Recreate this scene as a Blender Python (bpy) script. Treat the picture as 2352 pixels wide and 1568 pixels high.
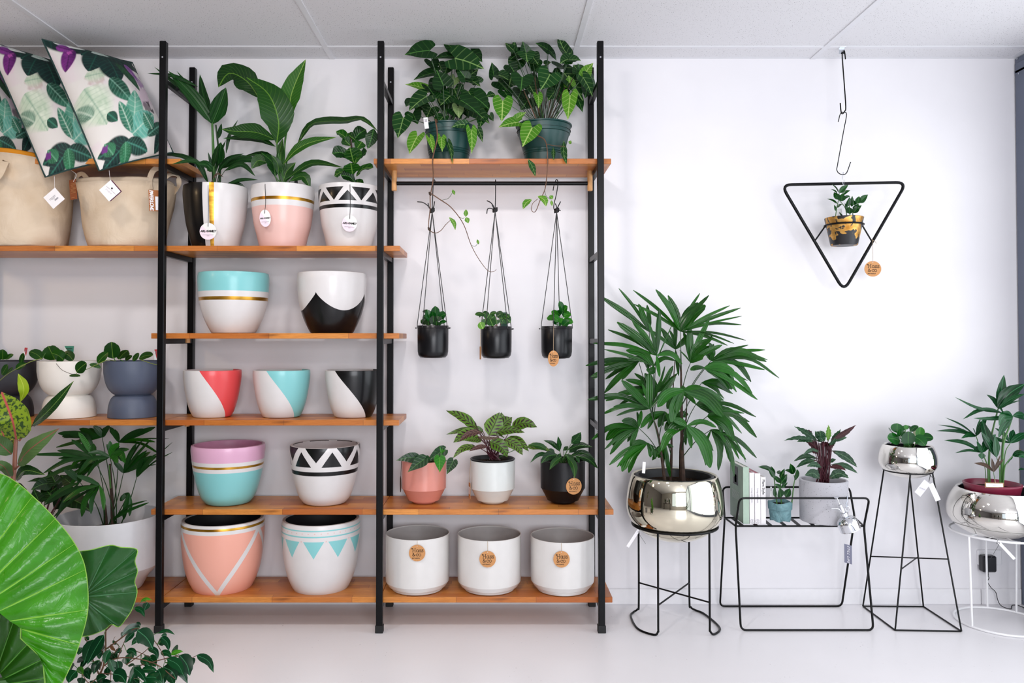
import bpy, bmesh, math, random
import numpy as np
from math import sin, cos, tan, pi, radians, sqrt, atan2, hypot
from mathutils import Vector as V, Matrix

# ------------------------------------------------------------------ camera, world, lights, exposure
SC = bpy.context.scene
COL = SC.collection
for _o in list(bpy.data.objects):
    bpy.data.objects.remove(_o)
random.seed(11)
W, H = 2352, 1568
FPX = 1800.0                 # focal length in pixels
DW = 3.9                     # camera to display wall
TH = radians(1.1)            # camera pitched slightly up
VX, VY = 1134.0, 776.0       # vanishing point of the depth lines
PX, PY = VX, VY - FPX * tan(TH)
FW, UP = V((0, cos(TH), sin(TH))), V((0, -sin(TH), cos(TH)))


def ray(px, py):
    return FW * FPX + V((1, 0, 0)) * (px - PX) + UP * (PY - py)


_d = ray(1134, 1386)
CZ = -DW * _d.z / _d.y       # camera height
_d = ray(1134, 134)
CEIL = CZ + DW * _d.z / _d.y
CAM = V((0, -DW, CZ))


def P(px, py, y=0.0):
    """point seen at a pixel of the photo, at depth plane Y = y"""
    d = ray(px, py)
    return CAM + d * ((y + DW) / d.y)


def PZ(px, py, z):
    d = ray(px, py)
    return CAM + d * ((z - CZ) / d.z)


def ppm(y):
    return FPX / (DW + y)


cam = bpy.data.cameras.new('camera')
camo = bpy.data.objects.new('camera', cam)
COL.objects.link(camo)
camo.location = CAM
camo.rotation_euler = (pi / 2 + TH, 0, 0)
cam.sensor_width = 36.0
cam.sensor_fit = 'HORIZONTAL'
cam.lens = FPX / W * 36.0
cam.shift_x = (W / 2 - PX) / W
cam.shift_y = (PY - H / 2) / W
cam.clip_start = 0.05
SC.camera = camo

SC.view_settings.view_transform = 'Standard'
SC.view_settings.look = 'None'
SC.view_settings.exposure = EXPOSURE = 0.34
SC.view_settings.gamma = 1.0
SC.view_settings.use_curve_mapping = False
SC.cycles.max_bounces = 10
SC.cycles.diffuse_bounces = 5
SC.cycles.glossy_bounces = 5
SC.cycles.transmission_bounces = 6
SC.cycles.caustics_reflective = False
SC.cycles.caustics_refractive = False
SC.cycles.sample_clamp_indirect = 4.0

wd = bpy.data.worlds.new('world')
SC.world = wd
wd.use_nodes = True
wd.node_tree.nodes['Background'].inputs[0].default_value = (0.80, 0.90, 1.0, 1)
wd.node_tree.nodes['Background'].inputs[1].default_value = 1.0

XR = P(2336, 776, 0).x       # right hand shopfront plane
XL = -5.6
YF = -7.2                    # wall behind the camera


def light(name, kind, loc, rot, power, color, **kw):
    l = bpy.data.lights.new(name, kind)
    l.energy = power
    l.color = color
    for k, v in kw.items():
        setattr(l, k, v)
    o = bpy.data.objects.new(name, l)
    o.location = loc
    o.rotation_euler = rot
    COL.objects.link(o)
    return o


# daylight through the glazed shopfront at the right, through the front window behind the camera,
# and the warm ceiling lamps deeper in the shop (left)
light('shopfront_daylight', 'AREA', (XR - 0.03, -1.95, 1.32), (0, radians(90), 0), 39, (0.94, 0.96, 1.0), shape='RECTANGLE', size=2.3, size_y=3.2)
light('front_window_daylight', 'AREA', (1.1, YF + 0.12, 1.55), (radians(90), 0, 0), 138, (0.945, 0.955, 1.0), shape='RECTANGLE', size=2.8, size_y=2.0)
for _x, _y, _p in ((-1.5, -1.75, 8), (-0.2, -1.75, 11), (-1.2, -4.2, 10), (1.2, -4.2, 8)):
    light('ceiling_lamp', 'AREA', (_x, _y, CEIL - 0.03), (radians(12), 0, 0), _p, (1.0, 0.935, 0.91), shape='DISK', size=0.22)
light('warm_shop_lamp', 'AREA', (-3.3, -1.9, 2.2), (radians(35), radians(-28), 0), 5.5, (1.0, 0.70, 0.40), shape='DISK', size=0.3)

# ------------------------------------------------------------------ helpers: objects
WL = {}


def wloc(o):
    if o is None:
        return V((0, 0, 0))
    return WL.get(o.name, V((0, 0, 0)))


def tag(o, label=None, cat=None, group=None, kind=None):
    if label:
        o['label'] = label
    if cat:
        o['category'] = cat
    if group:
        o['group'] = group
    if kind:
        o['kind'] = kind
    return o


def thing(name, label, cat, loc, group=None):
    o = bpy.data.objects.new(name, None)
    o.empty_display_size = 0.05
    COL.objects.link(o)
    o.location = loc
    WL[o.name] = V(loc)
    return tag(o, label, cat, group)


def mob(name, vs, fs, mat, parent=None, origin=None, smooth=True, uv=None, sharp=None, label=None):
    """one mesh object; vs are world coordinates"""
    org = V(origin) if origin is not None else wloc(parent)
    me = bpy.data.meshes.new(name)
    me.from_pydata([tuple(V(v) - org) for v in vs], [], fs)
    if uv is not None:
        ul = me.uv_layers.new(name='UVMap')
        for l in me.loops:
            ul.data[l.index].uv = uv[l.vertex_index]
    if mat is not None:
        for m in (mat if isinstance(mat, (list, tuple)) else [mat]):
            me.materials.append(m)
    if smooth:
        me.polygons.foreach_set('use_smooth', [True] * len(me.polygons))
        if sharp:
            me.set_sharp_from_angle(angle=radians(sharp))
    o = bpy.data.objects.new(name, me)
    COL.objects.link(o)
    if parent is not None:
        o.parent = parent
        o.location = org - wloc(parent)
    else:
        o.location = org
    WL[o.name] = org
    if label:
        o['label'] = label
    return o


class MB:
    """collects shapes for one mesh"""

    def __init__(s):
        s.v, s.f = [], []

    def add(s, vs, fs):
        n = len(s.v)
        s.v += [V(v) for v in vs]
        s.f += [[i + n for i in f] for f in fs]
        return s

    def box(s, x0, x1, y0, y1, z0, z1, bev=0.0):
        bm = bmesh.new()
        bmesh.ops.create_cube(bm, size=1.0)
        for v in bm.verts:
            v.co = V(((x0 + x1) / 2 + v.co.x * (x1 - x0), (y0 + y1) / 2 + v.co.y * (y1 - y0), (z0 + z1) / 2 + v.co.z * (z1 - z0)))
        if bev:
            bmesh.ops.bevel(bm, geom=bm.edges[:], offset=bev, segments=1, affect='EDGES', profile=0.5)
        bm.verts.index_update()
        s.add([v.co.copy() for v in bm.verts], [[v.index for v in f.verts] for f in bm.faces])
        bm.free()
        return s

    def tube(s, pts, r, n=8, closed=False, cap=True):
        pts = [V(p) for p in pts]
        m = len(pts)
        rr = r if isinstance(r, (list, tuple)) else [r] * m
        if not isinstance(r, (list, tuple)):
            rr = [r] * m
        elif len(rr) == 2 and m != 2:
            rr = [r[0] + (r[1] - r[0]) * i / (m - 1) for i in range(m)]
        vs, fs = [], []
        prev = None
        for i, p in enumerate(pts):
            if closed:
                t = pts[(i + 1) % m] - pts[i - 1]
            else:
                t = pts[min(i + 1, m - 1)] - pts[max(i - 1, 0)]
            if t.length < 1e-9:
                t = V((0, 0, 1))
            t.normalize()
            if prev is None:
                a = V((0, 0, 1)) if abs(t.z) < 0.9 else V((0, 1, 0))
                a = (a - t * a.dot(t)).normalized()
            else:
                a = (prev - t * prev.dot(t))
                a = a.normalized() if a.length > 1e-6 else prev
            prev = a
            b = t.cross(a)
            for k in range(n):
                an = 2 * pi * k / n
                vs.append(p + (a * cos(an) + b * sin(an)) * rr[i])
        for i in range(m if closed else m - 1):
            j = (i + 1) % m
            for k in range(n):
                k2 = (k + 1) % n
                fs.append([i * n + k, i * n + k2, j * n + k2, j * n + k])
        if cap and not closed:
            fs.append(list(range(n))[::-1])
            fs.append([(m - 1) * n + k for k in range(n)])
        return s.add(vs, fs)

    def build(s, name, mat, parent=None, origin=None, smooth=True, sharp=40, label=None):
        return mob(name, s.v, s.f, mat, parent, origin, smooth, None, sharp, label)


def smooth_path(pts, n=6, closed=False):
    pts = [V(p) for p in pts]
    if len(pts) < 3 and not closed:
        return [pts[0].lerp(pts[1], i / n) for i in range(n + 1)]
    out = []
    m = len(pts)
    for i in range(m if closed else m - 1):
        if closed:
            p0, p1, p2, p3 = pts[i - 1], pts[i], pts[(i + 1) % m], pts[(i + 2) % m]
        else:
            p1, p2 = pts[i], pts[i + 1]
            p0 = pts[i - 1] if i else p1 * 2 - p2
            p3 = pts[i + 2] if i + 2 < m else p2 * 2 - p1
        for k in range(n):
            t = k / n
            out.append(0.5 * ((2 * p1) + (p2 - p0) * t + (2 * p0 - 5 * p1 + 4 * p2 - p3) * t * t + (3 * p1 - p0 - 3 * p2 + p3) * t ** 3))
    if not closed:
        out.append(pts[-1])
    return out


def rounded(pts, r, closed=False, n=5):
    """polyline with rounded corners"""
    pts = [V(p) for p in pts]
    m = len(pts)
    out = []
    for i, p in enumerate(pts):
        if not closed and i in (0, m - 1):
            out.append(p)
            continue
        a, b = pts[i - 1], pts[(i + 1) % m]
        da, db = (a - p), (b - p)
        ra = min(r, da.length * 0.48, db.length * 0.48)
        s, e = p + da.normalized() * ra, p + db.normalized() * ra
        for k in range(n + 1):
            t = k / n
            out.append(s * (1 - t) ** 2 + p * 2 * t * (1 - t) + e * t * t)
    return out


def lathe(prof, c, n=48, wob=None):
    """surface of revolution round the vertical axis at c; prof = [(r, z)]"""
    vs, fs, rows = [], [], []
    for j, (r, z) in enumerate(prof):
        if r < 1e-6:
            rows.append([len(vs)])
            vs.append(V((c[0], c[1], c[2] + z)))
        else:
            row = []
            for k in range(n):
                a = 2 * pi * k / n
                rr, zz = (r, z) if wob is None else wob(r, z, a)
                row.append(len(vs))
                vs.append(V((c[0] + rr * sin(a), c[1] - rr * cos(a), c[2] + zz)))
            rows.append(row)
    for a, b in zip(rows, rows[1:]):
        for k in range(n):
            k2 = (k + 1) % n
            if len(a) == 1 and len(b) == 1:
                break
            if len(a) == 1:
                fs.append([a[0], b[k2], b[k]])
            elif len(b) == 1:
                fs.append([a[k], a[k2], b[0]])
            else:
                fs.append([a[k], a[k2], b[k2], b[k]])
    return vs, fs


def curve_prof(pr, n=5):
    q = smooth_path([V((r, 0, z)) for r, z in pr], n)
    return [(max(0, p.x), p.z) for p in q]


# ------------------------------------------------------------------ helpers: materials
def lin(c):
    if isinstance(c, str):
        c = [int(c[i:i + 2], 16) / 255 for i in (1, 3, 5)]
    return tuple((x / 12.92 if x <= 0.04045 else ((x + 0.055) / 1.055) ** 2.4) for x in c) + (1.0,)


class X:
    """tiny expression builder on shader math nodes"""

    def __init__(s, nt, v):
        s.nt, s.v = nt, v

    def op(s, o, *a):
        n = s.nt.nodes.new('ShaderNodeMath')
        n.operation = o
        for i, q in enumerate((s,) + a):
            q = q.v if isinstance(q, X) else q
            if isinstance(q, (int, float)):
                n.inputs[i].default_value = q
            else:
                s.nt.links.new(q, n.inputs[i])
        return X(s.nt, n.outputs[0])

    def __add__(s, b): return s.op('ADD', b)
    def __radd__(s, b): return s.op('ADD', b)
    def __sub__(s, b): return s.op('SUBTRACT', b)
    def __rsub__(s, b): return X(s.nt, b).op('SUBTRACT', s)
    def __mul__(s, b): return s.op('MULTIPLY', b)
    def __rmul__(s, b): return s.op('MULTIPLY', b)
    def __truediv__(s, b): return s.op('DIVIDE', b)
    def __gt__(s, b): return s.op('GREATER_THAN', b)
    def __lt__(s, b): return s.op('LESS_THAN', b)
    def abs(s): return s.op('ABSOLUTE')
    def sin(s): return s.op('SINE')
    def frac(s): return s.op('FRACT')
    def floor(s): return s.op('FLOOR')
    def pow(s, b): return s.op('POWER', b)
    def clamp(s): return s.op('MINIMUM', 1.0).op('MAXIMUM', 0.0)
    def ping(s, b): return s.op('PINGPONG', b)
    def max(s, b): return s.op('MAXIMUM', b)
    def min(s, b): return s.op('MINIMUM', b)

    def step(s, a, b):
        return ((s - a) / (b - a)).clamp()


class MT:
    """material under construction"""

    def __init__(s, name, rough=0.5, metal=0.0, spec=0.5, coat=0.0):
        s.m = bpy.data.materials.new(name)
        s.m.use_nodes = True
        s.nt = s.m.node_tree
        s.b = s.nt.nodes['Principled BSDF']
        s.b.inputs['Roughness'].default_value = rough
        s.b.inputs['Metallic'].default_value = metal
        s.b.inputs['Specular IOR Level'].default_value = spec
        if coat:
            s.b.inputs['Coat Weight'].default_value = coat
            s.b.inputs['Coat Roughness'].default_value = 0.12

    def node(s, t, **kw):
        n = s.nt.nodes.new(t)
        for k, v in kw.items():
            setattr(n, k, v)
        return n

    def x(s, v):
        return X(s.nt, v)

    def put(s, val, sock):
        if isinstance(val, X):
            val = val.v
        if isinstance(val, str):
            val = lin(val)
        if isinstance(val, (tuple, list, int, float)):
            sock.default_value = val
        else:
            s.nt.links.new(val, sock)

    def coords(s, kind='Object'):
        tc = s.node('ShaderNodeTexCoord')
        sp = s.node('ShaderNodeSeparateXYZ')
        s.nt.links.new(tc.outputs[kind], sp.inputs[0])
        return tc.outputs[kind], X(s.nt, sp.outputs[0]), X(s.nt, sp.outputs[1]), X(s.nt, sp.outputs[2])

    def mix(s, f, a, b):
        n = s.node('ShaderNodeMix', data_type='RGBA')
        s.put(f, n.inputs[0])
        s.put(a, n.inputs[6])
        s.put(b, n.inputs[7])
        return n.outputs[2]

    def noise(s, scale, detail=3, vec=None, rough=0.5, dist=0.0):
        n = s.node('ShaderNodeTexNoise')
        n.inputs['Scale'].default_value = scale
        n.inputs['Detail'].default_value = detail
        n.inputs['Roughness'].default_value = rough
        n.inputs['Distortion'].default_value = dist
        if vec is None:
            vec = s.node('ShaderNodeTexCoord').outputs['Object']
        s.nt.links.new(vec, n.inputs['Vector'])
        return X(s.nt, n.outputs[0])

    def mapping(s, vec, scale=(1, 1, 1), rot=(0, 0, 0), loc=(0, 0, 0)):
        n = s.node('ShaderNodeMapping')
        n.inputs['Scale'].default_value = scale
        n.inputs['Rotation'].default_value = rot
        n.inputs['Location'].default_value = loc
        s.nt.links.new(vec, n.inputs[0])
        return n.outputs[0]

    def rnd(s):
        return X(s.nt, s.node('ShaderNodeObjectInfo').outputs['Random'])

    def color(s, c):
        s.put(c, s.b.inputs['Base Color'])
        return s

    def bump(s, h, strength=0.3, dist=0.01):
        n = s.node('ShaderNodeBump')
        n.inputs['Strength'].default_value = strength
        n.inputs['Distance'].default_value = dist
        s.put(h, n.inputs['Height'])
        s.nt.links.new(n.outputs[0], s.b.inputs['Normal'])
        return s


def plain(name, c, rough=0.5, metal=0.0, spec=0.5, coat=0.0, vary=0.04, scale=30.0):
    m = MT(name, rough, metal, spec, coat)
    if vary:
        n = m.noise(scale, 3)
        c0 = lin(c)
        a = tuple(x * (1 - vary) for x in c0[:3]) + (1,)
        b = tuple(min(1, x * (1 + vary)) for x in c0[:3]) + (1,)
        m.color(m.mix(n.step(0.3, 0.7), a, b))
    else:
        m.color(lin(c))
    return m.m


def leafmat(name, c1, c2, vein, rough=0.35, nv=0, mid=0.035, vs=0.6, slant=0.55, par=0, blot=None, trans=0.18, midc=None, back=None, spec=0.3, edge=None):
    """leaf: u runs across (0.5 is the midrib), v from base to tip"""
    m = MT(name, rough, 0, spec)
    c1, c2 = [tuple(q * k for q, k in zip(lin(c)[:3], (.50, .62, .40))) + (1.0,) for c in (c1, c2)]
    vein = tuple(q * k for q, k in zip(lin(vein)[:3], (.62, .72, .5))) + (1.0,)
    uvv, u, v, _ = m.coords('UV')
    a = (u - 0.5).abs() * 2.0
    r = m.rnd()
    nz = m.noise(14, 2)
    base = m.mix((r * 0.75 + nz.step(0.35, 0.7) * 0.35).clamp(), c1, c2)
    hgt = None
    if blot:
        bl = blot(m, uvv, u, v, a)
        base = m.mix(bl[0], base, bl[1])
    if par:                                   # parallel veins of a palm leaflet
        st = (u * par).frac().ping(0.5) * 2.0
        base = m.mix(st.step(0.25, 0.0) * vs, base, vein)
        hgt = st
    if nv:                                    # pinnate side veins
        ph = (v * nv - a * slant * nv * 0.35).frac()
        st = (ph - 0.5).abs() * 2.0
        ln = st.step(0.80, 0.97) * vs
        base = m.mix(ln * (1.0 - a * 0.45), base, vein)
        hgt = st.step(1.0, 0.55)
    if mid:
        base = m.mix(a.step(mid * 1.4, mid * 0.5), base, midc or vein)
    if edge:
        base = m.mix(a.step(0.9, 0.97), base, edge)
    m.color(base)
    if hgt is not None:
        m.bump(hgt, 0.25, 0.002)
    if trans:
        tr = m.node('ShaderNodeBsdfTranslucent')
        hs = m.node('ShaderNodeHueSaturation')
        hs.inputs['Value'].default_value = 1.6
        hs.inputs['Hue'].default_value = 0.48
        m.nt.links.new(base, hs.inputs['Color'])
        m.nt.links.new(hs.outputs[0], tr.inputs[0])
        ms = m.node('ShaderNodeMixShader')
        ms.inputs[0].default_value = trans
        out = m.nt.nodes['Material Output']
        m.nt.links.new(m.b.outputs[0], ms.inputs[1])
        m.nt.links.new(tr.outputs[0], ms.inputs[2])
        m.nt.links.new(ms.outputs[0], out.inputs[0])
    return m.m


# ------------------------------------------------------------------ helpers: leaves
def _lerp_tab(tab, t):
    for (t0, a), (t1, b) in zip(tab, tab[1:]):
        if t <= t1:
            f = (t - t0) / (t1 - t0)
            f = f * f * (3 - 2 * f) * 0.5 + f * 0.5
            return a + (b - a) * f
    return tab[-1][1]


SHAPES = {   # (outer half width, inner half width) along the leaf, width 1 = full
    'ovate': ([(0, .03), (.1, .62), (.28, 1), (.5, .95), (.75, .6), (.92, .2), (1, 0)], None),
    'lance': ([(0, .04), (.15, .5), (.38, 1), (.62, .86), (.84, .42), (1, 0)], None),
    'round': ([(0, .08), (.1, .6), (.3, .94), (.5, 1), (.75, .86), (.92, .48), (1, 0.05)], None),
    'obov': ([(0, .06), (.2, .4), (.45, .78), (.68, 1), (.86, .82), (.96, .4), (1, .05)], None),
    'strap': ([(0, .12), (.12, .55), (.35, .95), (.6, 1), (.82, .8), (.95, .5), (1, .16)], None),
    'blade': ([(0, .1), (.15, .6), (.4, 1), (.65, .8), (.85, .42), (1, 0)], None),
    'heart': ([(0, .40), (.07, .8), (.2, 1), (.38, .97), (.6, .68), (.84, .24), (1, 0)], [(0, .26), (.07, .08), (.14, 0), (1, 0)]),
    'arrow': ([(0, .60), (.08, .95), (.2, 1.04), (.34, 1.0), (.5, .9), (.7, .6), (.88, .2), (1, 0)], [(0, .46), (.1, .22), (.2, 0), (1, 0)]),
}
FACE = V((0.12, -0.88, 0.46)).normalized()


def leaf(parent, pts, w, shape, mat, roll=0.0, fold=0.16, wave=0.0, nw=5, nrm=None, name='leaf', nseg=8, curl=0.0, twist=0.0, label=None):
    out, inn = SHAPES[shape]
    path = smooth_path(pts, 4) if len(pts) > 2 else [pts[0].lerp(pts[1], i / 8) for i in range(9)]
    cum = [0]
    for a, b in zip(path, path[1:]):
        cum.append(cum[-1] + (b - a).length)
    L = cum[-1] or 1e-6

    def at(t):
        s = t * L
        for i in range(len(path) - 1):
            if s <= cum[i + 1] or i == len(path) - 2:
                f = (s - cum[i]) / max(1e-9, cum[i + 1] - cum[i])
                return path[i].lerp(path[i + 1], f)
    vs, fs, uv = [], [], []
    nh = V(nrm) if nrm is not None else FACE
    ts = [i / nseg for i in range(nseg + 1)]
    if inn:
        ts = [0, .06, .13, .2, .3, .42, .56, .7, .84, .93, 1.0]
    frames = []
    for t in ts:
        p = at(t)
        T = (at(min(1, t + .03)) - at(max(0, t - .03))).normalized()
        S = T.cross(nh)
        if S.length < 0.15:
            S = T.cross(V((0.7, 0.2, 0.7)))
        S.normalize()
        Nn = S.cross(T).normalized()
        an = roll + twist * (t - 0.3)
        S2 = S * cos(an) + Nn * sin(an)
        N2 = S2.cross(T).normalized()
        frames.append((p, S2, N2))
    hw = w * 0.5
    for sd in (-1, 1):
        base = len(vs)
        for t, (p, S, Nn) in zip(ts, frames):
            o = _lerp_tab(out, t)
            i0 = _lerp_tab(inn, t) if inn else 0.0
            for k in (0, .55, 1):
                x = (i0 + (o - i0) * k)
                d = fold * x * hw - curl * (x * x) * hw
                if wave:
                    d += wave * hw * k * sin(t * nw * 2 * pi + (0.9 if sd > 0 else 0))
                vs.append(p + S * (sd * x * hw) + Nn * d)
                uv.append((0.5 + sd * min(1, x) * 0.5 if not inn else 0.5 + sd * x * 0.5, t))
        n = len(ts)
        for i in range(n - 1):
            for k in range(2):
                a = base + i * 3 + k
                q = [a, a + 1, a + 4, a + 3]
                fs.append(q if sd < 0 else q[::-1])
    return mob(name, vs, fs, mat, parent, uv=uv, label=label)


class Fr:
    """a crop of the photo: crop coordinates -> photo pixels -> points in the scene"""

    def __init__(s, ox, oy, sc):
        s.ox, s.oy, s.s = ox, oy, sc

    def px(s, x, y):
        return s.ox + x / s.s, s.oy + y / s.s

    def p(s, x, y, Y):
        return P(*s.px(x, y), Y)

    def m(s, w, Y):
        return w / s.s / ppm(Y)


def lvs(parent, fr, Y, rows, mat, shape, fold=0.16, wave=0.0, nw=5, crown=None, pet_r=0.0, pet_mat=None, rr=0.35, dr=0.03, curl=0.0, nseg=8, pet_dir=0.5, ymax=None, wk=1.0):
    """rows: (x0,y0,x1,y1,width[,arch[,dy0,dy1[,mat]]]) in crop pixels; arch lifts the middle"""
    outl = []
    for row in rows:
        x0, y0, x1, y1, w = row[:5]
        arch = row[5] if len(row) > 5 else 0
        dy0 = row[6] if len(row) > 6 else random.uniform(-dr, dr)
        dy1 = row[7] if len(row) > 7 else dy0 + random.uniform(-dr, dr) * 1.5
        mt = row[8] if len(row) > 8 else (random.choice(mat) if isinstance(mat, (list, tuple)) else mat)
        if ymax is not None:
            dy0, dy1 = min(dy0, ymax - Y), min(dy1, ymax - Y)
        dx, dy = x1 - x0, y1 - y0
        ln = hypot(dx, dy) or 1
        nx, ny = dy / ln, -dx / ln
        if dx < 0:
            nx, ny = -nx, -ny
        if shape in ('heart', 'arrow'):
            x0, y0 = x0 - dx * 0.28, y0 - dy * 0.28
        a = fr.p(x0, y0, Y + dy0)
        b = fr.p(x1, y1, Y + dy1)
        mp = fr.p((x0 + x1) / 2 + nx * arch, (y0 + y1) / 2 + ny * arch, Y + (dy0 + dy1) / 2)
        lf = leaf(parent, [a, mp, b], fr.m(w, Y) * wk, shape, mt, roll=random.uniform(-rr, rr), fold=fold, wave=wave, nw=nw, curl=curl, nseg=nseg)
        if crown is not None and pet_r:
            c = V(crown) + V((random.uniform(-1, 1), random.uniform(-1, 1), 0)) * 0.018
            st = a if shape not in ('heart', 'arrow') else a.lerp(mp, 0.44)
            mid = c.lerp(st, 0.55) + V((0, 0, (st - c).length * 0.10 * pet_dir))
            pts = smooth_path([c, mid, st], 4)
            if shape not in ('heart', 'arrow') and (mp - a).length > 0:
                pts.append(a.lerp(mp, 0.25))
            mbt = MB().tube(pts, [pet_r, pet_r * 0.7], 5, cap=False)
            mbt.build('petiole', pet_mat, lf)
        outl.append(lf)
    return outl


# ------------------------------------------------------------------ helpers: lettering
GLY = {
    'H': ([[(0, 1.5), (0, 0)], [(.9, 1.5), (.9, 0)], [(0, .78), (.9, .78)], [(-.2, 0), (.2, 0)], [(.7, 0), (1.1, 0)], [(.7, 1.5), (1.1, 1.5)],
           [(0, 1.5), (-.3, 1.5), (-.48, 1.35), (-.4, 1.15), (-.22, 1.2), (-.25, 1.33)]], 1.35),
    'a': ([[(.8, .5), (.74, .78), (.55, .97), (.3, .97), (.08, .75), (.02, .5), (.08, .22), (.3, .02), (.55, .02), (.74, .22), (.8, .5)], [(.82, 1), (.82, 0), (1.0, 0)]], 1.18),
    's': ([[(.62, 1), (.62, .76), (.5, .93), (.3, .99), (.1, .9), (.08, .7), (.3, .55), (.55, .45), (.68, .25), (.55, .05), (.3, 0), (.1, .08), (.02, .25), (.02, 0)]], .88),
    '&': ([[(1.0, 0), (.3, .8), (.22, 1.05), (.35, 1.22), (.55, 1.15), (.6, .95), (.45, .78), (.12, .5), (.05, .22), (.2, .02), (.5, 0), (.75, .2), (.88, .5), (1.05, .62), (1.2, .52), (1.12, .4)]], 1.5),
    'c': ([[(.8, .95), (.8, .7), (.62, .93), (.38, .98), (.12, .8), (.02, .5), (.12, .2), (.38, .02), (.62, .07), (.8, .25)]], 1.0),
    'o': ([[(.86, .5), (.78, .8), (.56, .98), (.3, .98), (.08, .8), (0, .5), (.08, .2), (.3, .02), (.56, .02), (.78, .2), (.86, .5)]], 1.0),
}


def stroke_text(mb, s, org, ux, uz, size, wd, nrm):
    """slab letters drawn as flat ribbons"""
    x = 0.0
    for ch in s:
        if ch == ' ':
            x += 0.35
            continue
        st, adv = GLY[ch]
        for line in st:
            pts = [org + (ux * (q[0] + x) + uz * q[1]) * size for q in line]
            for a, b in zip(pts, pts[1:]):
                d = (b - a)
                if d.length < 1e-9:
                    continue
                d.normalize()
                p = nrm.cross(d).normalized() * wd * 0.5
                a2, b2 = a - d * wd * .3, b + d * wd * .3
                mb.add([a2 - p, b2 - p, b2 + p, a2 + p], [[0, 1, 2, 3]])
        x += adv
    return x * size


def text_mesh(body, size, fat=0.0, shear=0.0, spacing=1.0, align='CENTER'):
    cu = bpy.data.curves.new('lettering', 'FONT')
    cu.body = body
    cu.size = size
    cu.offset = fat
    cu.shear = shear
    cu.space_character = spacing
    cu.align_x = align
    cu.align_y = 'CENTER'
    cu.resolution_u = 2
    tmp = bpy.data.objects.new('tmp_text', cu)
    COL.objects.link(tmp)
    bpy.context.view_layer.update()
    me = bpy.data.meshes.new_from_object(tmp.evaluated_get(bpy.context.evaluated_depsgraph_get()))
    vs = [v.co.copy() for v in me.vertices]
    fs = [list(p.vertices) for p in me.polygons]
    bpy.data.objects.remove(tmp)
    bpy.data.curves.remove(cu)
    bpy.data.meshes.remove(me)
    return vs, fs


def lettering(body, size, org, ux, uz, mat, parent, fat=0.0, shear=0.0, spacing=1.0, align='CENTER', name='lettering'):
    vs, fs = text_mesh(body, size, fat, shear, spacing, align)
    return mob(name, [org + ux * v.x + uz * v.y for v in vs], fs, mat, parent, smooth=False)


def disc(mb, c, ux, uz, rx, rz, th, n=28):
    nn = ux.cross(uz).normalized() * th
    f = [c + ux * (rx * cos(2 * pi * k / n)) + uz * (rz * sin(2 * pi * k / n)) for k in range(n)]
    b = [q - nn for q in f]
    fs = [list(range(n)), list(range(2 * n - 1, n - 1, -1))] + [[k, n + k, n + (k + 1) % n, (k + 1) % n] for k in range(n)]
    mb.add(f + b, fs)
    return mb


def plate(mb, c, ux, uz, w, h, th):
    nn = ux.cross(uz).normalized() * th
    f = [c + ux * (sx * w / 2) + uz * (sz * h / 2) for sx, sz in ((-1, -1), (1, -1), (1, 1), (-1, 1))]
    b = [q - nn for q in f]
    mb.add(f + b, [[0, 1, 2, 3], [7, 6, 5, 4], [0, 4, 5, 1], [1, 5, 6, 2], [2, 6, 7, 3], [3, 7, 4, 0]])
    return mb

# ------------------------------------------------------------------ materials
def mat_wall():
    m = MT('white_wall_paint', 0.5)
    n = m.noise(1.3, 4)
    m.color(m.mix(n.step(0.35, 0.7), '#e5e4e8', '#edecef'))
    m.bump(m.noise(90, 3), 0.06, 0.002)
    return m.m


def mat_floor():
    m = MT('pale_painted_floor', 0.32)
    vec, x, y, z = m.coords('Object')
    n = m.noise(0.9, 4, vec)
    base = m.mix(n.step(0.3, 0.7), '#e3e2e5', '#ecebee')
    sp = m.noise(120, 1, vec)
    sp2 = m.noise(5, 2, vec)
    base = m.mix(sp.step(0.765, 0.78) * sp2.step(0.5, 0.62), base, '#6b6468')
    m.color(base)
    m.bump(m.noise(35, 4, vec), 0.08, 0.002)
    return m.m


def mat_tile():
    m = MT('pinholed_ceiling_tile', 0.85, spec=0.2)
    tc = m.node('ShaderNodeNewGeometry').outputs['Position']
    vec = m.mapping(tc, (1.0, 0.62, 1.0))
    n = m.noise(240, 1.0, vec)
    big = m.noise(5, 2, vec)
    hole = n.step(0.67, 0.71) * big.step(0.2, 0.5)
    m.color(m.mix(hole, '#e2e2e5', '#8a8a8e'))
    m.bump(n.step(0.66, 0.74) * -1.0, 0.5, 0.003)
    return m.m


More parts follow.
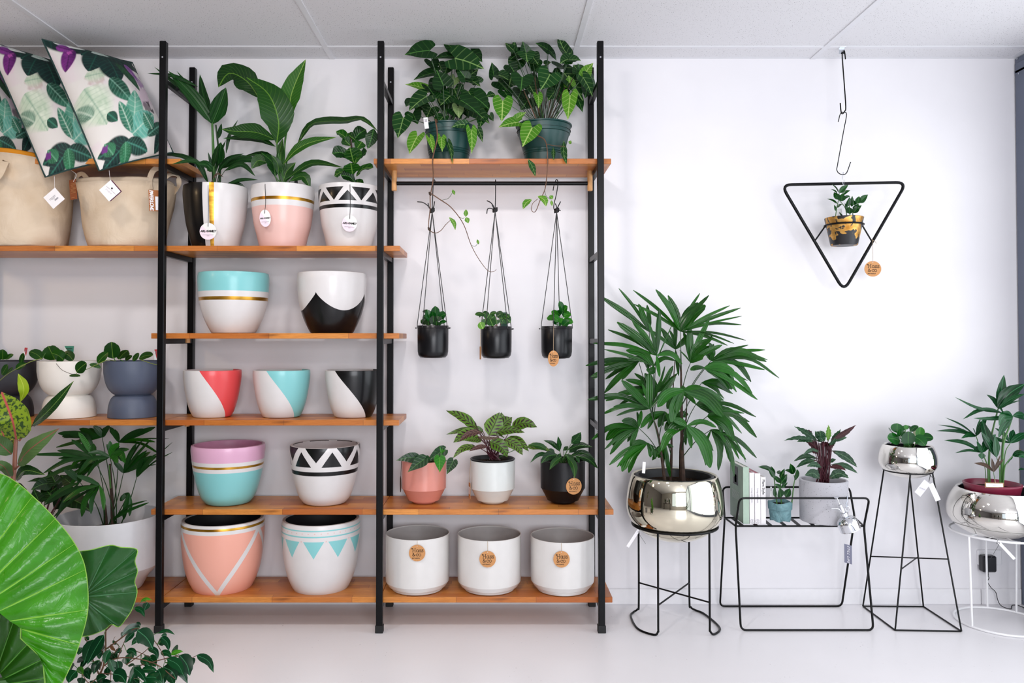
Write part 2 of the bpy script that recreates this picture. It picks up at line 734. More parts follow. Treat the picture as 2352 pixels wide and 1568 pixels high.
def mat_wood():
    """laminated beech: staves along x with offset ends, grain inside every stave"""
    m = MT('laminated_beech', 0.34, spec=0.45)
    vec, x, y, z = m.coords('Object')
    r = m.rnd()
    row = ((y + 0.011) / 0.046 + r * 13.0).floor()
    off = (row * 0.618 + r * 7.0).frac() * 0.36
    cell = ((x + off) / 0.36).floor()
    wn = m.node('ShaderNodeTexWhiteNoise', noise_dimensions='2D')
    cb = m.node('ShaderNodeCombineXYZ')
    m.put(row, cb.inputs[0])
    m.put(cell, cb.inputs[1])
    m.nt.links.new(cb.outputs[0], wn.inputs[0])
    h = X(m.nt, wn.outputs[0])
    g = m.noise(16, 4, m.mapping(vec, (1.0, 16, 16)), dist=1.2)
    base = m.mix(h, '#ad5f26', '#dc9446')
    base = m.mix(g.step(0.35, 0.72) * 0.55, base, '#8f4a18')
    kn = m.noise(3.0, 2, m.mapping(vec, (1.0, 6, 6)))
    base = m.mix(kn.step(0.70, 0.78) * 0.6, base, '#5d2c12')
    ed = (((x + off) / 0.36).frac() - 0.5).abs().step(0.494, 0.499)
    base = m.mix(ed * 0.5, base, '#5b3013')
    m.color(base)
    m.bump(g, 0.05, 0.002)
    return m.m


M_WALL, M_FLOOR, M_TILE, M_WOOD = mat_wall(), mat_floor(), mat_tile(), mat_wood()
M_TRIM = plain('white_gloss_trim', '#ececef', 0.3, vary=0.015)
M_TBAR = plain('ceiling_grid_enamel', '#dfe0e4', 0.4, vary=0.01)
M_BLACK = plain('black_powder_coat', '#0b0b0d', 0.32, spec=0.16, vary=0.1, scale=120)
M_WIRE = plain('black_wire_enamel', '#060607', 0.35, spec=.2, vary=0)
M_RUBBER = plain('black_rubber', '#0c0c0d', 0.7, vary=0)
M_GREY = plain('grey_window_enamel', '#5e6678', 0.42, vary=0.05, scale=6)
M_STEEL = plain('zinc_steel', '#c9ccd2', 0.25, 1.0, vary=0.03)
M_WHITEW = plain('white_wire_enamel', '#f0f1f3', 0.3, vary=0)
M_DOWEL = plain('pale_dowel_wood', '#cf9b63', 0.45, vary=0.12, scale=40)
M_INK = plain('black_ink', '#17120f', 0.7, vary=0)
M_GREYINK = plain('grey_ink', '#8b8790', 0.7, vary=0)
M_KRAFT = plain('kraft_card', '#c48d58', 0.75, vary=0.07, scale=200)
M_CARD = plain('white_card', '#f0eff2', 0.55, vary=0.015)
M_TWINE = plain('jute_twine', '#b7a184', 0.85, vary=0.2, scale=400)
M_CORD = plain('black_leather_cord', '#121113', 0.55, vary=0.1, scale=200)


def mat_soil():
    m = MT('potting_soil', 0.95, spec=0.1)
    n = m.noise(160, 4)
    m.color(m.mix(n.step(0.4, 0.68), '#120d0a', '#42301f'))
    m.bump(n, 0.9, 0.01)
    return m.m


M_SOIL = mat_soil()

# ------------------------------------------------------------------ setting: floor, walls, ceiling
FLO = MB().box(XL, XR + .1, YF, 0, -0.1, 0).build('floor', M_FLOOR, smooth=False)
tag(FLO, 'pale grey painted floor with scattered specks', kind='structure')
wb = MB().box(XL, XR + .1, 0, 0.12, -0.1, CEIL + .1).build('wall_back', M_WALL, smooth=False)
tag(wb, 'white painted display wall behind the shelves', kind='structure')
tag(MB().box(XL - .12, XL, YF, 0.12, -0.1, CEIL + .1).build('wall_left', plain('low_bounce_taupe_paint', '#6f6a68', .6), smooth=False), 'unseen side wall, darkened to cut bounced light', kind='structure')  # out of view; coloured dark to deepen the shade under the shelves
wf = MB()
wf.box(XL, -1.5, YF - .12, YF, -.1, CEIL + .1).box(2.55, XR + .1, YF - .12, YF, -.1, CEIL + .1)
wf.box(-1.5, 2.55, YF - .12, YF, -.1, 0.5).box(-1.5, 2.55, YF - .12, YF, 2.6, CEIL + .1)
tag(wf.build('wall_front', plain('low_bounce_grey_paint', '#b5b0a8', .6), smooth=False), 'wall opposite the shelves with a wide window, darkened to cut bounced light', kind='structure')  # wall behind the camera, greyed to weaken its bounced light

# right wall: glazed shopfront in grey metal framing
def glass():
    m = MT('window_glass', 0.0)
    m.b.inputs['Transmission Weight'].default_value = 1.0
    m.b.inputs['IOR'].default_value = 1.02
    m.b.inputs['Base Color'].default_value = (0.96, 0.98, 1, 1)
    return m.m


M_GLASS = glass()
win = thing('window_1', 'grey metal shopfront window framing at the right end of the wall', None, (XR, -2.5, 0))
tag(win, kind='structure')
zt = P(2330, 170, 0).z
MB().box(XR, XR + .12, -0.34, -0.008, 0, zt + .05, .004).build('jamb', M_GREY, win, smooth=False)
MB().box(XR + .0, XR + .12, -7.2, -0.004, zt - .005, CEIL - .065, .004).build('header_lower', M_GREY, win, smooth=False)
MB().box(XR + .004, XR + .12, -7.2, -0.004, CEIL - .062, CEIL - .004, .003).build('header_upper', M_GREY, win, smooth=False)
MB().box(XR + .02, XR + .12, -7.2, -0.34, 0, .12, .004).build('sill', M_GREY, win, smooth=False)
for yy in (-1.75, -3.2, -4.7, -7.15):
    MB().box(XR + .02, XR + .12, yy - .05, yy + .05, .12, zt, .004).build('mullion', M_GREY, win, smooth=False)
for a, b in ((-0.34, -1.7), (-1.8, -3.15), (-3.25, -4.65), (-4.75, -7.1)):
    MB().box(XR + .07, XR + .076, b, a, .12, zt).build('pane', M_GLASS, win, smooth=False)
for py_, yy in ((140, -.03), (160, -.09), (175, -.04)):
    z = P(2336, py_, 0).z
    MB().tube([(XR - .003, yy, z), (XR + .004, yy, z)], .004, 8).build('screw', M_STEEL, win)
win2 = thing('window_2', 'wide window in the wall opposite the shelves', None, (0.5, YF, 0.5))
tag(win2, kind='structure')
for x0, x1 in ((-1.5, -1.44), (.5, .56), (2.49, 2.55)):
    MB().box(x0, x1, YF - .1, YF - .02, .5, 2.6).build('mullion', M_GREY, win2, smooth=False)
for z0, z1 in ((.5, .56), (2.54, 2.6)):
    MB().box(-1.5, 2.55, YF - .1, YF - .02, z0, z1).build('rail', M_GREY, win2, smooth=False)
for x0, x1 in ((-1.44, .5), (.56, 2.49)):
    MB().box(x0, x1, YF - .07, YF - .064, .56, 2.54).build('pane', M_GLASS, win2, smooth=False)

# suspended ceiling
ceil = MB().box(XL, XR + .1, YF, .1, CEIL + .03, CEIL + .1).build('ceiling', M_TRIM, smooth=False)
tag(ceil, 'suspended ceiling of pinholed white tiles in a metal grid', kind='structure')
gx = [P(215, 131, 0).x, P(763, 136, 0).x, P(1317, 136, 0).x, P(1866, 136, 0).x]
gx = [gx[0] + 1.2 * k for k in range(-5, 0)] + gx + [XR - .012]
gx = [g for g in gx if g > XL]
gx = [XL] + gx
gy = [0.0, PZ(1134, 107, CEIL).y]
while gy[-1] - .6 > YF:
    gy.append(gy[-1] - .6)
gy.append(YF)
tile_me = {}
for i in range(len(gx) - 1):
    for j in range(len(gy) - 1):
        x0, x1, y1, y0 = gx[i] + .003, gx[i + 1] - .003, gy[j] - .003, gy[j + 1] + .003
        if x1 - x0 < .05:
            continue
        key = (round(x1 - x0, 3), round(y1 - y0, 3))
        if key not in tile_me:
            t = MB().box(0, x1 - x0, 0, y1 - y0, 0, .015, .002).build('tile', M_TILE, ceil, origin=(0, 0, 0), smooth=False)
            tile_me[key] = t.data
        else:
            t = bpy.data.objects.new('tile', tile_me[key])
            COL.objects.link(t)
            t.parent = ceil
        t.location = V((x0, y0, CEIL)) - wloc(ceil)
for g in gx[1:-1]:
    MB().box(g - .0125, g + .0125, YF, 0, CEIL - .005, CEIL + .0015).build('grid_bar', M_TBAR, ceil, smooth=False)
for g in gy[1:-1]:
    MB().box(XL, XR, g - .0125, g + .0125, CEIL - .0045, CEIL + .001).build('grid_bar', M_TBAR, ceil, smooth=False)
MB().box(XR - .03, XR + .002, YF, 0, CEIL - .002, CEIL + .001).build('edge_angle', M_TBAR, ceil, smooth=False)
MB().box(XL, XR, -.02, 0, CEIL - .0012, CEIL + .0015).build('edge_angle', M_TBAR, ceil, smooth=False)

# baseboard along the display wall, butt joint near the socket
bz = P(1600, 1352, -.01).z
xj = P(2251, 1360, 0).x
for a, b in ((XL, xj - .0015), (xj + .0015, XR)):
    bb = MB().box(a, b, -.012, 0, 0, bz, .003).build('baseboard_back', M_TRIM, smooth=False)
    tag(bb, 'white baseboard under the display wall', kind='structure')

# ------------------------------------------------------------------ shelving
YB, YP = -0.03, -0.375          # rear post, front post (centres)
YS0, YS1 = -0.348, -0.045       # shelf front edge, shelf rear edge
shelf_root = thing('shelving_unit', 'tall black steel ladder shelving with laminated wooden boards along the white wall', 'shelving', (P(873, 1445, YP).x, -.2, 0))
XP = [P(371, 770, YP).x, P(873.5, 770, YP).x, P(1380, 770, YP).x]
XP = [2 * XP[0] - XP[1]] + XP    # one more ladder out of the picture on the left
PT = .0145
ztf = P(873, 96, YP).z
for x in XP:
    for yy, zz in ((YP, ztf), (YB, ztf)):
        pb = MB().box(x - PT, x + PT, yy - PT, yy + PT, .0, zz, .0025).build('post', M_BLACK, shelf_root, smooth=False)
        MB().box(x - PT - .003, x + PT + .003, yy - PT - .003, yy + PT + .003, 0, .033, .002).build('foot_cap', M_RUBBER, pb, smooth=False)
        MB().tube([(x, yy - PT - .001, zz - .075), (x, yy - PT + .002, zz - .075)], .004, 8).build('screw', M_STEEL, pb)
# shelves: (front edge top pixel y, x0 px, x1 px) ; rungs below every level
LV = {'a': 364.0, 'b': 564.0, 'c': 765.0, 'd': 964.5, 'e': 1169.5, 'f': 1371.0}
ZS = {k: P(873, v, YS0).z for k, v in LV.items()}      # top surface of each level
STH = .0245
for k, z in ZS.items():
    for x in XP:
        MB().box(x - .011, x + .011, YP + PT, YB - PT, z - STH - .024, z - STH - .0005, .0015).build('rung', M_BLACK, shelf_root, smooth=False)
zr = P(371, 180, YP).z
for x in XP:
    MB().box(x - .011, x + .011, YP + PT, YB - PT, zr - .022, zr, .0015).build('rung', M_BLACK, shelf_root, smooth=False)


def px_x(px):
    return P(px, 770, YS0).x


XLL = XP[0] - .06
boards = [('a', XLL, px_x(411)), ('a', px_x(857), px_x(1405)),
          ('b', XLL, XP[1] - .001), ('b', XP[1] + .001, px_x(918)),
          ('c', px_x(347), px_x(917)),
          ('d', XLL, XP[1] - .001), ('d', XP[1] + .001, px_x(917)),
          ('e', px_x(350), XP[2] - .001), ('e', XP[2] + .001, px_x(1408)),
          ('f', XLL, XP[1] - .001), ('f', XP[1] + .001, XP[2] - .001), ('f', XP[2] + .001, px_x(1405))]
for k, a, b in boards:
    z = ZS[k]
    MB().box(a, b, YS0, YS1, z - STH, z, .0015).build('shelf', M_WOOD, shelf_root, origin=(a, YS0, z - STH), smooth=False)
# wooden pegs locating the boards on the rungs
for k, xs in (('c', (XP[1] + .05, XP[2] - .03)), ('d', (XP[1] + .05, XP[2] - .03)), ('e', (XP[1] + .05, XP[2] - .04))):
    for x in xs:
        MB().tube([(x, -.2, ZS[k] - STH - .02), (x, -.2, ZS[k] - STH + .002)], .011, 12).build('peg', M_DOWEL, shelf_root)
# hanging rail on two dowels under the top right board
YRAIL = -.2
z0 = ZS['a'] - STH
xa, xb = P(905.5, 420, YRAIL).x, P(1355, 420, YRAIL).x
zb = P(905, 438, YRAIL).z
ZRAIL = P(1134, 421, YRAIL).z
for x in (xa, xb):
    MB().tube([(x, YRAIL, zb), (x, YRAIL, zb + .002), (x, YRAIL, z0 + .002)], [.0105, .0125, .0125], 16).build('dowel', M_DOWEL, shelf_root)
MB().tube([(xa + .012, YRAIL, ZRAIL), (xb - .012, YRAIL, ZRAIL)], .0095, 16).build('hanging_rail', M_BLACK, shelf_root)

# ------------------------------------------------------------------ pots
def pot_frame(cx, cy, Y, z):
    """base point of a pot centred on a pixel column, and metres per pixel there"""
    c = P(cx, cy, Y)
    return V((c.x, Y, z)), 1.0 / ppm(Y)


def pot_prof(prof, base, k, Y, wall=.007, soil=None, smooth=True, lip=.0015):
    """prof: [(half width px, pixel y)] from base to rim -> closed profile in metres"""
    pr = [(hw * k, P(1134, y, Y).z - base.z) for hw, y in prof]
    pr[0] = (pr[0][0], 0.0)
    outer = curve_prof(pr, 5) if smooth else pr
    rt, zt = outer[-1]
    prof_ = [(0, 0.0), (outer[0][0] * .93, 0.0), (outer[0][0], .002)] + outer[1:-1]
    prof_ += [(rt, zt - lip), (rt - wall * .3, zt), (rt - wall * .75, zt), (rt - wall, zt - lip)]
    zin = .012 if soil is None else zt - soil - .012
    inner = [(max(r - wall, .004), z) for r, z in outer[:-1][::-1] if z > zin + .004]
    last = inner[-1][0] if inner else rt - wall
    prof_ += inner + [(last * .97, zin), (0, zin)]
    return prof_, rt, zt


def soil_disc(parent, c, r, z, mat=None, n=28):
    vs, fs = [V((c[0], c[1], c[2] + z + .006))], []
    for j, rr in enumerate((.4, .75, 1.0)):
        for k in range(n):
            a = 2 * pi * k / n
            vs.append(V((c[0] + r * rr * sin(a), c[1] - r * rr * cos(a), c[2] + z + (.004 * random.uniform(-1, 1) if j < 2 else 0))))
    for k in range(n):
        fs.append([0, 1 + k, 1 + (k + 1) % n])
        for j in range(2):
            a, b = 1 + j * n, 1 + (j + 1) * n
            fs.append([a + k, b + k, b + (k + 1) % n, a + (k + 1) % n])
    return mob('soil', vs, fs, mat or M_SOIL, parent)


def make_pot(name, label, cat, cx, Y, z, prof, mat, wall=.007, soil=None, smooth=True, group=None, planted=False, sharp=35, n=64):
    base, k = pot_frame(cx, (prof[0][1] + prof[-1][1]) / 2, Y, z)
    base.z += .0008
    pr, rt, zt = pot_prof(prof, base, k, Y, wall, soil, smooth)
    vs, fs = lathe(pr, base, n)
    if planted:
        root = thing(name, label, cat, base, group)
        p = mob('pot', vs, fs, mat, root, sharp=sharp)
        if soil is not None:
            soil_disc(root, base, rt - wall - .001, zt - soil)
    else:
        root = mob(name, vs, fs, mat, None, origin=base, sharp=sharp)
        tag(root, label, cat, group)
        p = root
    root['r'] = rt
    root['zt'] = zt
    return root, base, rt, zt, p


def facing(base):
    return atan2(-base.x, DW + base.y)     # azimuth of the camera seen from the pot


class Print:
    """painted pattern on a pot in its own cylinder coordinates"""

    def __init__(s, name, base, cx, Y, r, white='#d9d7d7', rough=0.3, coat=0.12):
        s.m = MT(name, rough, spec=.35, coat=coat)
        s.vec, x, y, z = s.m.coords('Object')
        a = X(s.m.nt, x.v).op('ARCTAN2', y * -1.0)
        s.ang = a * (180 / pi) - math.degrees(facing(base))
        s.z = z
        s.base, s.cx, s.Yf = base, cx, Y - r * .98
        n = s.m.noise(22, 3)
        w0 = lin(white)
        s.c = s.m.mix(n.step(.3, .7), tuple(q * .97 for q in w0[:3]) + (1,), w0)
        s.met = 0.0

    def h(s, py):
        return P(s.cx, py, s.Yf).z - s.base.z

    def over(s, f, c):
        s.c = s.m.mix(f, s.c, c)

    def band(s, y0, y1, c):
        s.over((s.z > s.h(max(y0, y1))) * (s.z < s.h(min(y0, y1))), c)

    def gold(s, f):
        n = s.m.noise(9, 3, s.m.mapping(s.vec, (1, 1, 6)))
        s.c = s.m.mix(f, s.c, s.m.mix(n.step(.35, .7), '#9a6a1c', '#d8a83c'))
        s.met = (f * 0.75) if isinstance(s.met, float) else s.met.max(f * .75)

    def gband(s, y0, y1):
        s.gold((s.z > s.h(max(y0, y1))) * (s.z < s.h(min(y0, y1))))

    def done(s):
        s.m.color(s.c)
        if not isinstance(s.met, float):
            s.m.put(s.met, s.m.b.inputs['Metallic'])
        s.m.bump(s.m.noise(60, 3, s.m.mapping(s.vec, (1, 1, 3))), 0.05, .002)
        return s.m.m


AQUA, PINK, CORAL, PEACH, LILAC, BLK = '#82c6c8', '#e2bab2', '#de4d50', '#eaa997', '#d8a8c4', '#0a0a0c'
K, L2 = Fr(380, 580, 3.733), Fr(380, 980, 3.563)
YM = -.195


def paint(name, cx, Y, z, hw, cy, fn, white='#d9d7d7', **kw):
    base, k = pot_frame(cx, cy, Y, z)
    p = Print(name, base, cx, Y, hw * k, white, **kw)
    fn(p)
    return p.done()


def zigzag(p, y_top, y_apex, y_up, y_base, y_b0, y_b1, ph, per):
    """hanging and standing black triangles with a white zigzag between"""
    hi = lambda y: p.h(y)
    u = (p.ang - ph) / per
    d = ((u + 0.5).frac() - 0.5).abs()            # 0 at a hanging apex
    e = 0.5 - d                                   # 0 at a standing apex
    za, zt_ = hi(y_apex), hi(y_top)
    hang = (p.z > (d * ((zt_ - za) / .36) + za)) * (p.z < zt_)
    zu, zb_ = hi(y_up), hi(y_base)
    stand = (p.z < (e * (-(zu - zb_) / .33) + zu)) * (p.z > zb_)
    p.over(hang.max(stand).clamp(), BLK)
    p.band(y_b0, y_b1, BLK)


# -- second shelf row: two wide painted bowls
def f(p):
    p.band(300, 580 + 322 / 3.733 + .5, AQUA)
    p.gband(580 + 374 / 3.733, 580 + 404 / 3.733)


BOWL = [(48, 765), (59, 744), (68, 721), (75.5, 690), (78.5, 658), (79, 640), (77.5, 628)]
m = paint('aqua_rim_paint', 536.7, YM, ZS['c'], 79, 700, f)
make_pot('painted_pot', 'wide white pot with broad aqua rim and thin gold stripe', 'pot', 536.7, YM, ZS['c'], BOWL, m, .009, group='wide painted bowls')


def f(p):
    u = (p.ang + 27) / 98.0
    zz = p.h(670) - ((u.frac() * pi).sin().max(0.0)).pow(.75) * (p.h(670) - p.h(712))
    p.over(p.z < zz, BLK)


m = paint('black_scallop_paint', 762.5, YM, ZS['c'], 78.5, 700, f)
make_pot('painted_pot', 'wide white pot with a scalloped black lower half', 'pot', 762.5, YM, ZS['c'], [(a * .994, b) for a, b in BOWL], m, .009, group='wide painted bowls')

# -- third row: three smaller half-dipped pots
CUP = [(41, 961), (49, 940), (56, 915), (61.5, 884), (63.8, 862), (63.5, 849)]
for cx, colr, a_top, lab, nm in ((488, CORAL, -28, 'small white pot with diagonal coral red side and bronze rim', 'coral_diagonal_paint'),
                                 (647, AQUA, -33.6, 'small white pot with diagonal aqua side and bronze rim', 'aqua_diagonal_paint'),
                                 (811.5, BLK, -42, 'small white pot with diagonal black side and bronze rim', 'black_diagonal_paint')):
    def f(p, colr=colr, a_top=a_top):
        zt_ = p.h(849)
        an = (p.z / zt_) * (a_top - 42.0) + 42.0
        p.over((p.ang > an) * (p.ang < 130), colr)
        p.over(p.z > zt_ - .0035, '#5b4022')
    m = paint(nm, cx, YM, ZS['d'], 63.5, 905, f)
    make_pot('painted_pot', lab, 'pot', cx, YM, ZS['d'], CUP, m, .008, group='small diagonal dipped pots')

# -- fourth row
DEEP = [(48, 1160), (60, 1136), (69, 1108), (76, 1076), (80, 1045), (81.3, 1030), (80.6, 1019)]


def f(p):
    p.band(900, 1065.5, LILAC)
    p.gband(1074.5, 1080)
    p.over(p.z < p.h(1089), AQUA)


m = paint('lilac_aqua_paint', 524.5, YM, ZS['e'], 81, 1090, f)
m2 = plain('lilac_inside_paint', '#cf94b4', .45)


def inner_lining(root, base, rt, zt, wall, depth, mat, parent):
    vs, fs = lathe([(rt - wall - .0006, zt - .004), (rt - wall - .0012, zt - depth), (0, zt - depth)][::1], base, 48)
    return mob('lining', vs, [f_[::-1] for f_ in fs], mat, parent)


r_ = make_pot('painted_pot', 'pot with lilac rim, white and gold bands and aqua base', 'pot', 524.5, YM, ZS['e'], DEEP, m, .012, group='deep painted pots')
inner_lining(*r_[:4], .012, .06, m2, r_[0])
DZ = Fr(380, 980, 3.563)


def f(p):
    q = lambda y: 980 + y / 3.563
    zigzag(p, q(181), q(300), q(212), q(338), q(376), q(410), -14.6, 51.43)


m = paint('black_zigzag_paint', 746.7, YM, ZS['e'], 79, 1090, f)
r_ = make_pot('painted_pot', 'white pot with black zigzag triangles, standing empty beside the lilac rimmed pot', 'pot', 746.7, YM, ZS['e'], [(a * .975, b) for a, b in DEEP], m, .012, group='deep painted pots')
inner_lining(*r_[:4], .012, .07, plain('off_white_inside_paint', '#cfc8c8', .5), r_[0])

# -- fifth row: two big pots on the bottom board
BIG = [(40, 1362), (58, 1352), (72, 1330), (82, 1300), (88, 1262), (91, 1225), (91, 1200), (89, 1188)]


def f(p):
    q = lambda y: 980 + y / 3.563
    p.over(p.z < p.h(q(893)), PEACH)
    p.gband(q(842), q(862))
    zt_ = p.h(q(880))
    s_ = p.z / zt_
    line = ((p.ang + 10.0).abs().ping(65.0) - s_ * 65.0).abs()
    p.over((line < 4.2) * (p.z < p.h(q(885))), '#d9d7d7')


m = paint('peach_chevron_paint', 512.5, YM, ZS['f'], 91, 1280, f)
m3 = plain('dark_inside_paint', '#1b1a1e', .6)
r_ = make_pot('painted_pot', 'big peach pot with white chevron lines and a gold band below the rim', 'pot', 512.5, YM, ZS['f'], BIG, m, .013, group='big painted pots on the bottom board')
inner_lining(*r_[:4], .013, .08, m3, r_[0])


def f(p):
    q = lambda y: 980 + y / 3.563
    p.band(q(852), q(862), AQUA)
    p.band(q(900), q(911), AQUA)
    u = (p.ang + 11.0) / 36.0
    d = ((u + .5).frac() - .5).abs()
    za, zt_ = p.h(q(1088)), p.h(q(945))
    p.over((p.z > (d * ((zt_ - za) / .42) + za)) * (p.z < zt_), AQUA)
    R = .165

    def dots(per, ph, y, rad):
        v = (((p.ang - ph) / per + .5).frac() - .5) * (per * pi / 180 * R)
        w = p.z - p.h(q(y))
        p.over((v * v + w * w) < rad * rad, '#d9b9b4')
    dots(9.2, 0, 880, .0026)
    dots(36, 7, 944, .0030)


m = paint('aqua_bunting_paint', 737.7, YM, ZS['f'], 88, 1280, f)
r_ = make_pot('painted_pot', 'big white pot with aqua bunting triangles and dotted stripes', 'pot', 737.7, YM, ZS['f'], [(a * .965, b) for a, b in BIG], m, .013, group='big painted pots on the bottom board')
inner_lining(*r_[:4], .013, .08, m3, r_[0])


# ------------------------------------------------------------------ tags
def hass_tag(parent, hang, c, r, ux=V((1, 0, 0)), uz=V((0, 0, 1)), rx=None):
    """round kraft swing tag on twine; hang = where the twine is tied"""
    rx = rx or r
    nn = ux.cross(uz).normalized()
    t = disc(MB(), c, ux, uz, rx, r, .0012).build('swing_tag', M_KRAFT, parent, smooth=False, label='round kraft card swing tag')
    MB().tube([hang, c + uz * r * .86 + nn * .001], .0009, 5).build('string', M_TWINE, t)
    disc(MB(), c + uz * r * .86 + nn * .0006, ux, uz, rx * .05, r * .05, .0008, 10).build('eyelet', M_CARD, t, smooth=False)
    k = rx / r
    mb = MB()
    o = c + nn * .0009
    stroke_text(mb, 'Hass', o + ux * (-rx * .52) + uz * r * .12, ux * k, uz, r * .31, r * .045, nn)
    stroke_text(mb, '&co', o + ux * (-rx * .58) + uz * (-r * .38), ux * k, uz, r * .31, r * .045, nn)
    vs, fs = text_mesh('BOTANICS', r * .16, r * .006, spacing=1.25, align='LEFT')
    mb.add([o + ux * (v.x * k - rx * .6) + uz * (v.y - r * .62) for v in vs], fs)
    mb.build('lettering', M_INK, t, smooth=False)
    return t


def two_tone(name, ca, cb):
    m = MT(name, .6)
    _, x, y, z = m.coords('Generated')
    m.color(m.mix((x * .9 + z).step(.93, .97), ca, cb))
    return m.m


M_ARL = two_tone('pink_and_grey_card', '#e9d6e2', '#e6e6e4')


def arl_tag(parent, top, c, r, rx=None, tilt=0.0):
    rx = rx or r
    ux = V((cos(tilt), 0, sin(tilt)))
    uz = V((-sin(tilt), 0, cos(tilt)))
    t = disc(MB(), c, ux, uz, rx, r, .0012).build('swing_tag', M_ARL, parent, origin=c, smooth=False, label='round pink and white swing tag')
    MB().tube(smooth_path([top + V((0, .012, -.004)), top + V((0, -.001, .002)), top.lerp(c, .5) + V((.002, 0, 0)), c + uz * r * .55 + V((0, -.002, 0))], 5), .0012, 5).build('string', M_CORD, t)
    o = c + V((0, -.0009, 0))
    lettering('ARL+FAMILY', rx * .36, o + uz * r * .0, ux, uz, M_INK, t, fat=rx * .014, shear=.22, spacing=.88)
    pb = MB()
    for q, ww in ((-.42, 1.3), (-.54, .3)):
        plate(pb, o + uz * r * q, ux, uz, rx * ww, r * .035, .0003)
    pb.build('print', M_GREYINK, t, smooth=False)
    return t


# ------------------------------------------------------------------ three white cylinders on the bottom right board
N_ = Fr(860, 1180, 4.2)
M_GLOSSW = plain('glossy_white_enamel', '#d8d7d5', .22, coat=.4, vary=.012)
M_INGREY = plain('grey_inside_enamel', '#b4b1b0', .45)
for cx, lab, tx, ty, YY in ((959.3, 'white cylinder planter beside the middle post, leftmost of three on the bottom board', 412, 377, -.215),
                        (1124, 'white cylinder planter in the middle of three on the bottom board', 1092, 436, -.215),
                        (1291.8, 'white cylinder planter nearest the plant stand, rightmost of three on the bottom board', 1805, 437, -.225)):
    zz = 1222 if cx < 1000 else (1224 if cx < 1200 else 1228)
    prof = [(58, 1350), (59, 1344), (66, 1340), (72.0, 1330), (72.4, 1322), (72.5, zz + 3), (72.5, zz)]
    r_ = make_pot('cylinder_planter', lab, 'planter', cx, YY, ZS['f'], prof, M_GLOSSW, .0045, smooth=False, group='white cylinder planters', sharp=25)
    root, base, rt, zt, _ = r_
    inner_lining(root, base, rt, zt, .0045, .19, M_INGREY, root)
    a = facing(base)
    c = N_.p(tx, ty, base.y - rt - .004)
    top = V((c.x, base.y - sqrt(max(1e-6, rt * rt - (c.x - base.x) ** 2)) - .001, base.z + zt))
    hass_tag(root, top, c, N_.m(79, base.y - rt))

# ------------------------------------------------------------------ leaf materials
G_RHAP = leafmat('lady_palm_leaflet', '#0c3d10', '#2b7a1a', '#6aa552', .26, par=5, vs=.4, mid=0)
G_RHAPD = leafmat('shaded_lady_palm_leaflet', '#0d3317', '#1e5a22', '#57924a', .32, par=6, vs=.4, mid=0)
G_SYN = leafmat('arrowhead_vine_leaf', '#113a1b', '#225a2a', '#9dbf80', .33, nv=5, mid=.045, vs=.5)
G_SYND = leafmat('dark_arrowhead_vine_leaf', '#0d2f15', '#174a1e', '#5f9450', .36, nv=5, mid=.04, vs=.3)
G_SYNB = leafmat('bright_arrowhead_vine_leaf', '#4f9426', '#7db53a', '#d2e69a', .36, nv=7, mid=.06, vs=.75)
G_SYNP = leafmat('pale_arrowhead_leaf_underside', '#a8bf8f', '#c0cfa6', '#dfe8c8', .5, nv=6, mid=.05, vs=.4)
G_DARK = leafmat('dark_glossy_leaf', '#0c2c13', '#174a1d', '#4f8a3e', .28, nv=9, mid=.05, vs=.3)
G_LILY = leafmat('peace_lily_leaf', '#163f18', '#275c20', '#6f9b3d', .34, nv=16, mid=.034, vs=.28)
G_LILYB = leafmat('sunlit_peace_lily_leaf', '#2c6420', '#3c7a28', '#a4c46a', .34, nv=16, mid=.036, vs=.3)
G_FIDD = leafmat('fiddle_leaf', '#15441a', '#2b6a26', '#8fb863', .28, nv=5, mid=.05, vs=.5)
G_PALM = leafmat('young_palm_leaflet', '#10351a', '#1f5427', '#4f8750', .3, par=5, vs=.35, mid=.03)
G_KENT = leafmat('kentia_leaflet', '#0f3d2a', '#1d6038', '#4e9070', .28, par=4, vs=.35, mid=.035)
G_PHIL = leafmat('heartleaf_philodendron_leaf', '#123c1e', '#1d5227', '#5f9a52', .3, nv=6, mid=.03, vs=.3)
G_PHILB = leafmat('young_philodendron_leaf', '#2f8a1e', '#43a028', '#8cc85a', .32, nv=6, mid=.03, vs=.3)
G_PEP = leafmat('round_peperomia_leaf', '#0f4524', '#1f6d2c', '#5fa04f', .2, nv=0, mid=.03)
G_PEPB = leafmat('bright_peperomia_leaf', '#2c7d22', '#3f9630', '#7cc05a', .22, nv=0, mid=.03)
G_RIPP = leafmat('rippled_peperomia_leaf', '#123f1c', '#2a6b2a', '#93b96f', .3, nv=7, mid=.05, vs=.5)
G_ZZ = leafmat('zz_plant_leaflet', '#0f3d1c', '#235f2b', '#4f8f4a', .2, nv=0, mid=.05)
G_HOYA = leafmat('hoya_leaf', '#17401a', '#2f6424', '#86a94e', .26, nv=0, mid=.03)
G_FICUS = leafmat('weeping_fig_leaf', '#0d332b', '#1c5a3c', '#4f9277', .24, nv=0, mid=.04)
G_FICUSB = leafmat('young_weeping_fig_leaf', '#3f8f24', '#5aa832', '#9fd070', .3, nv=0, mid=.04)
G_BROWN = leafmat('withered_leaf', '#4a3238', '#6a4a48', '#8a6a60', .6, nv=0, mid=.04, trans=.1)


def calathea_blot(m, uvv, u, v, a):
    side = (u > .5) * .5
    ph = (v * 7.0 - a * 1.5 + side).frac()
    lens = (a - .42).abs() * 1.5 + ((ph - .5).abs() * 2.0)
    bl = lens.step(.66, .50) * a.step(.04, .10)
    st = ((v * 24.0 - a * 4.4).frac() - .5).abs() * 2.0
    return (bl.max(st.step(.82, .96) * .45).max(a.step(.9, .96))), '#2d161d'


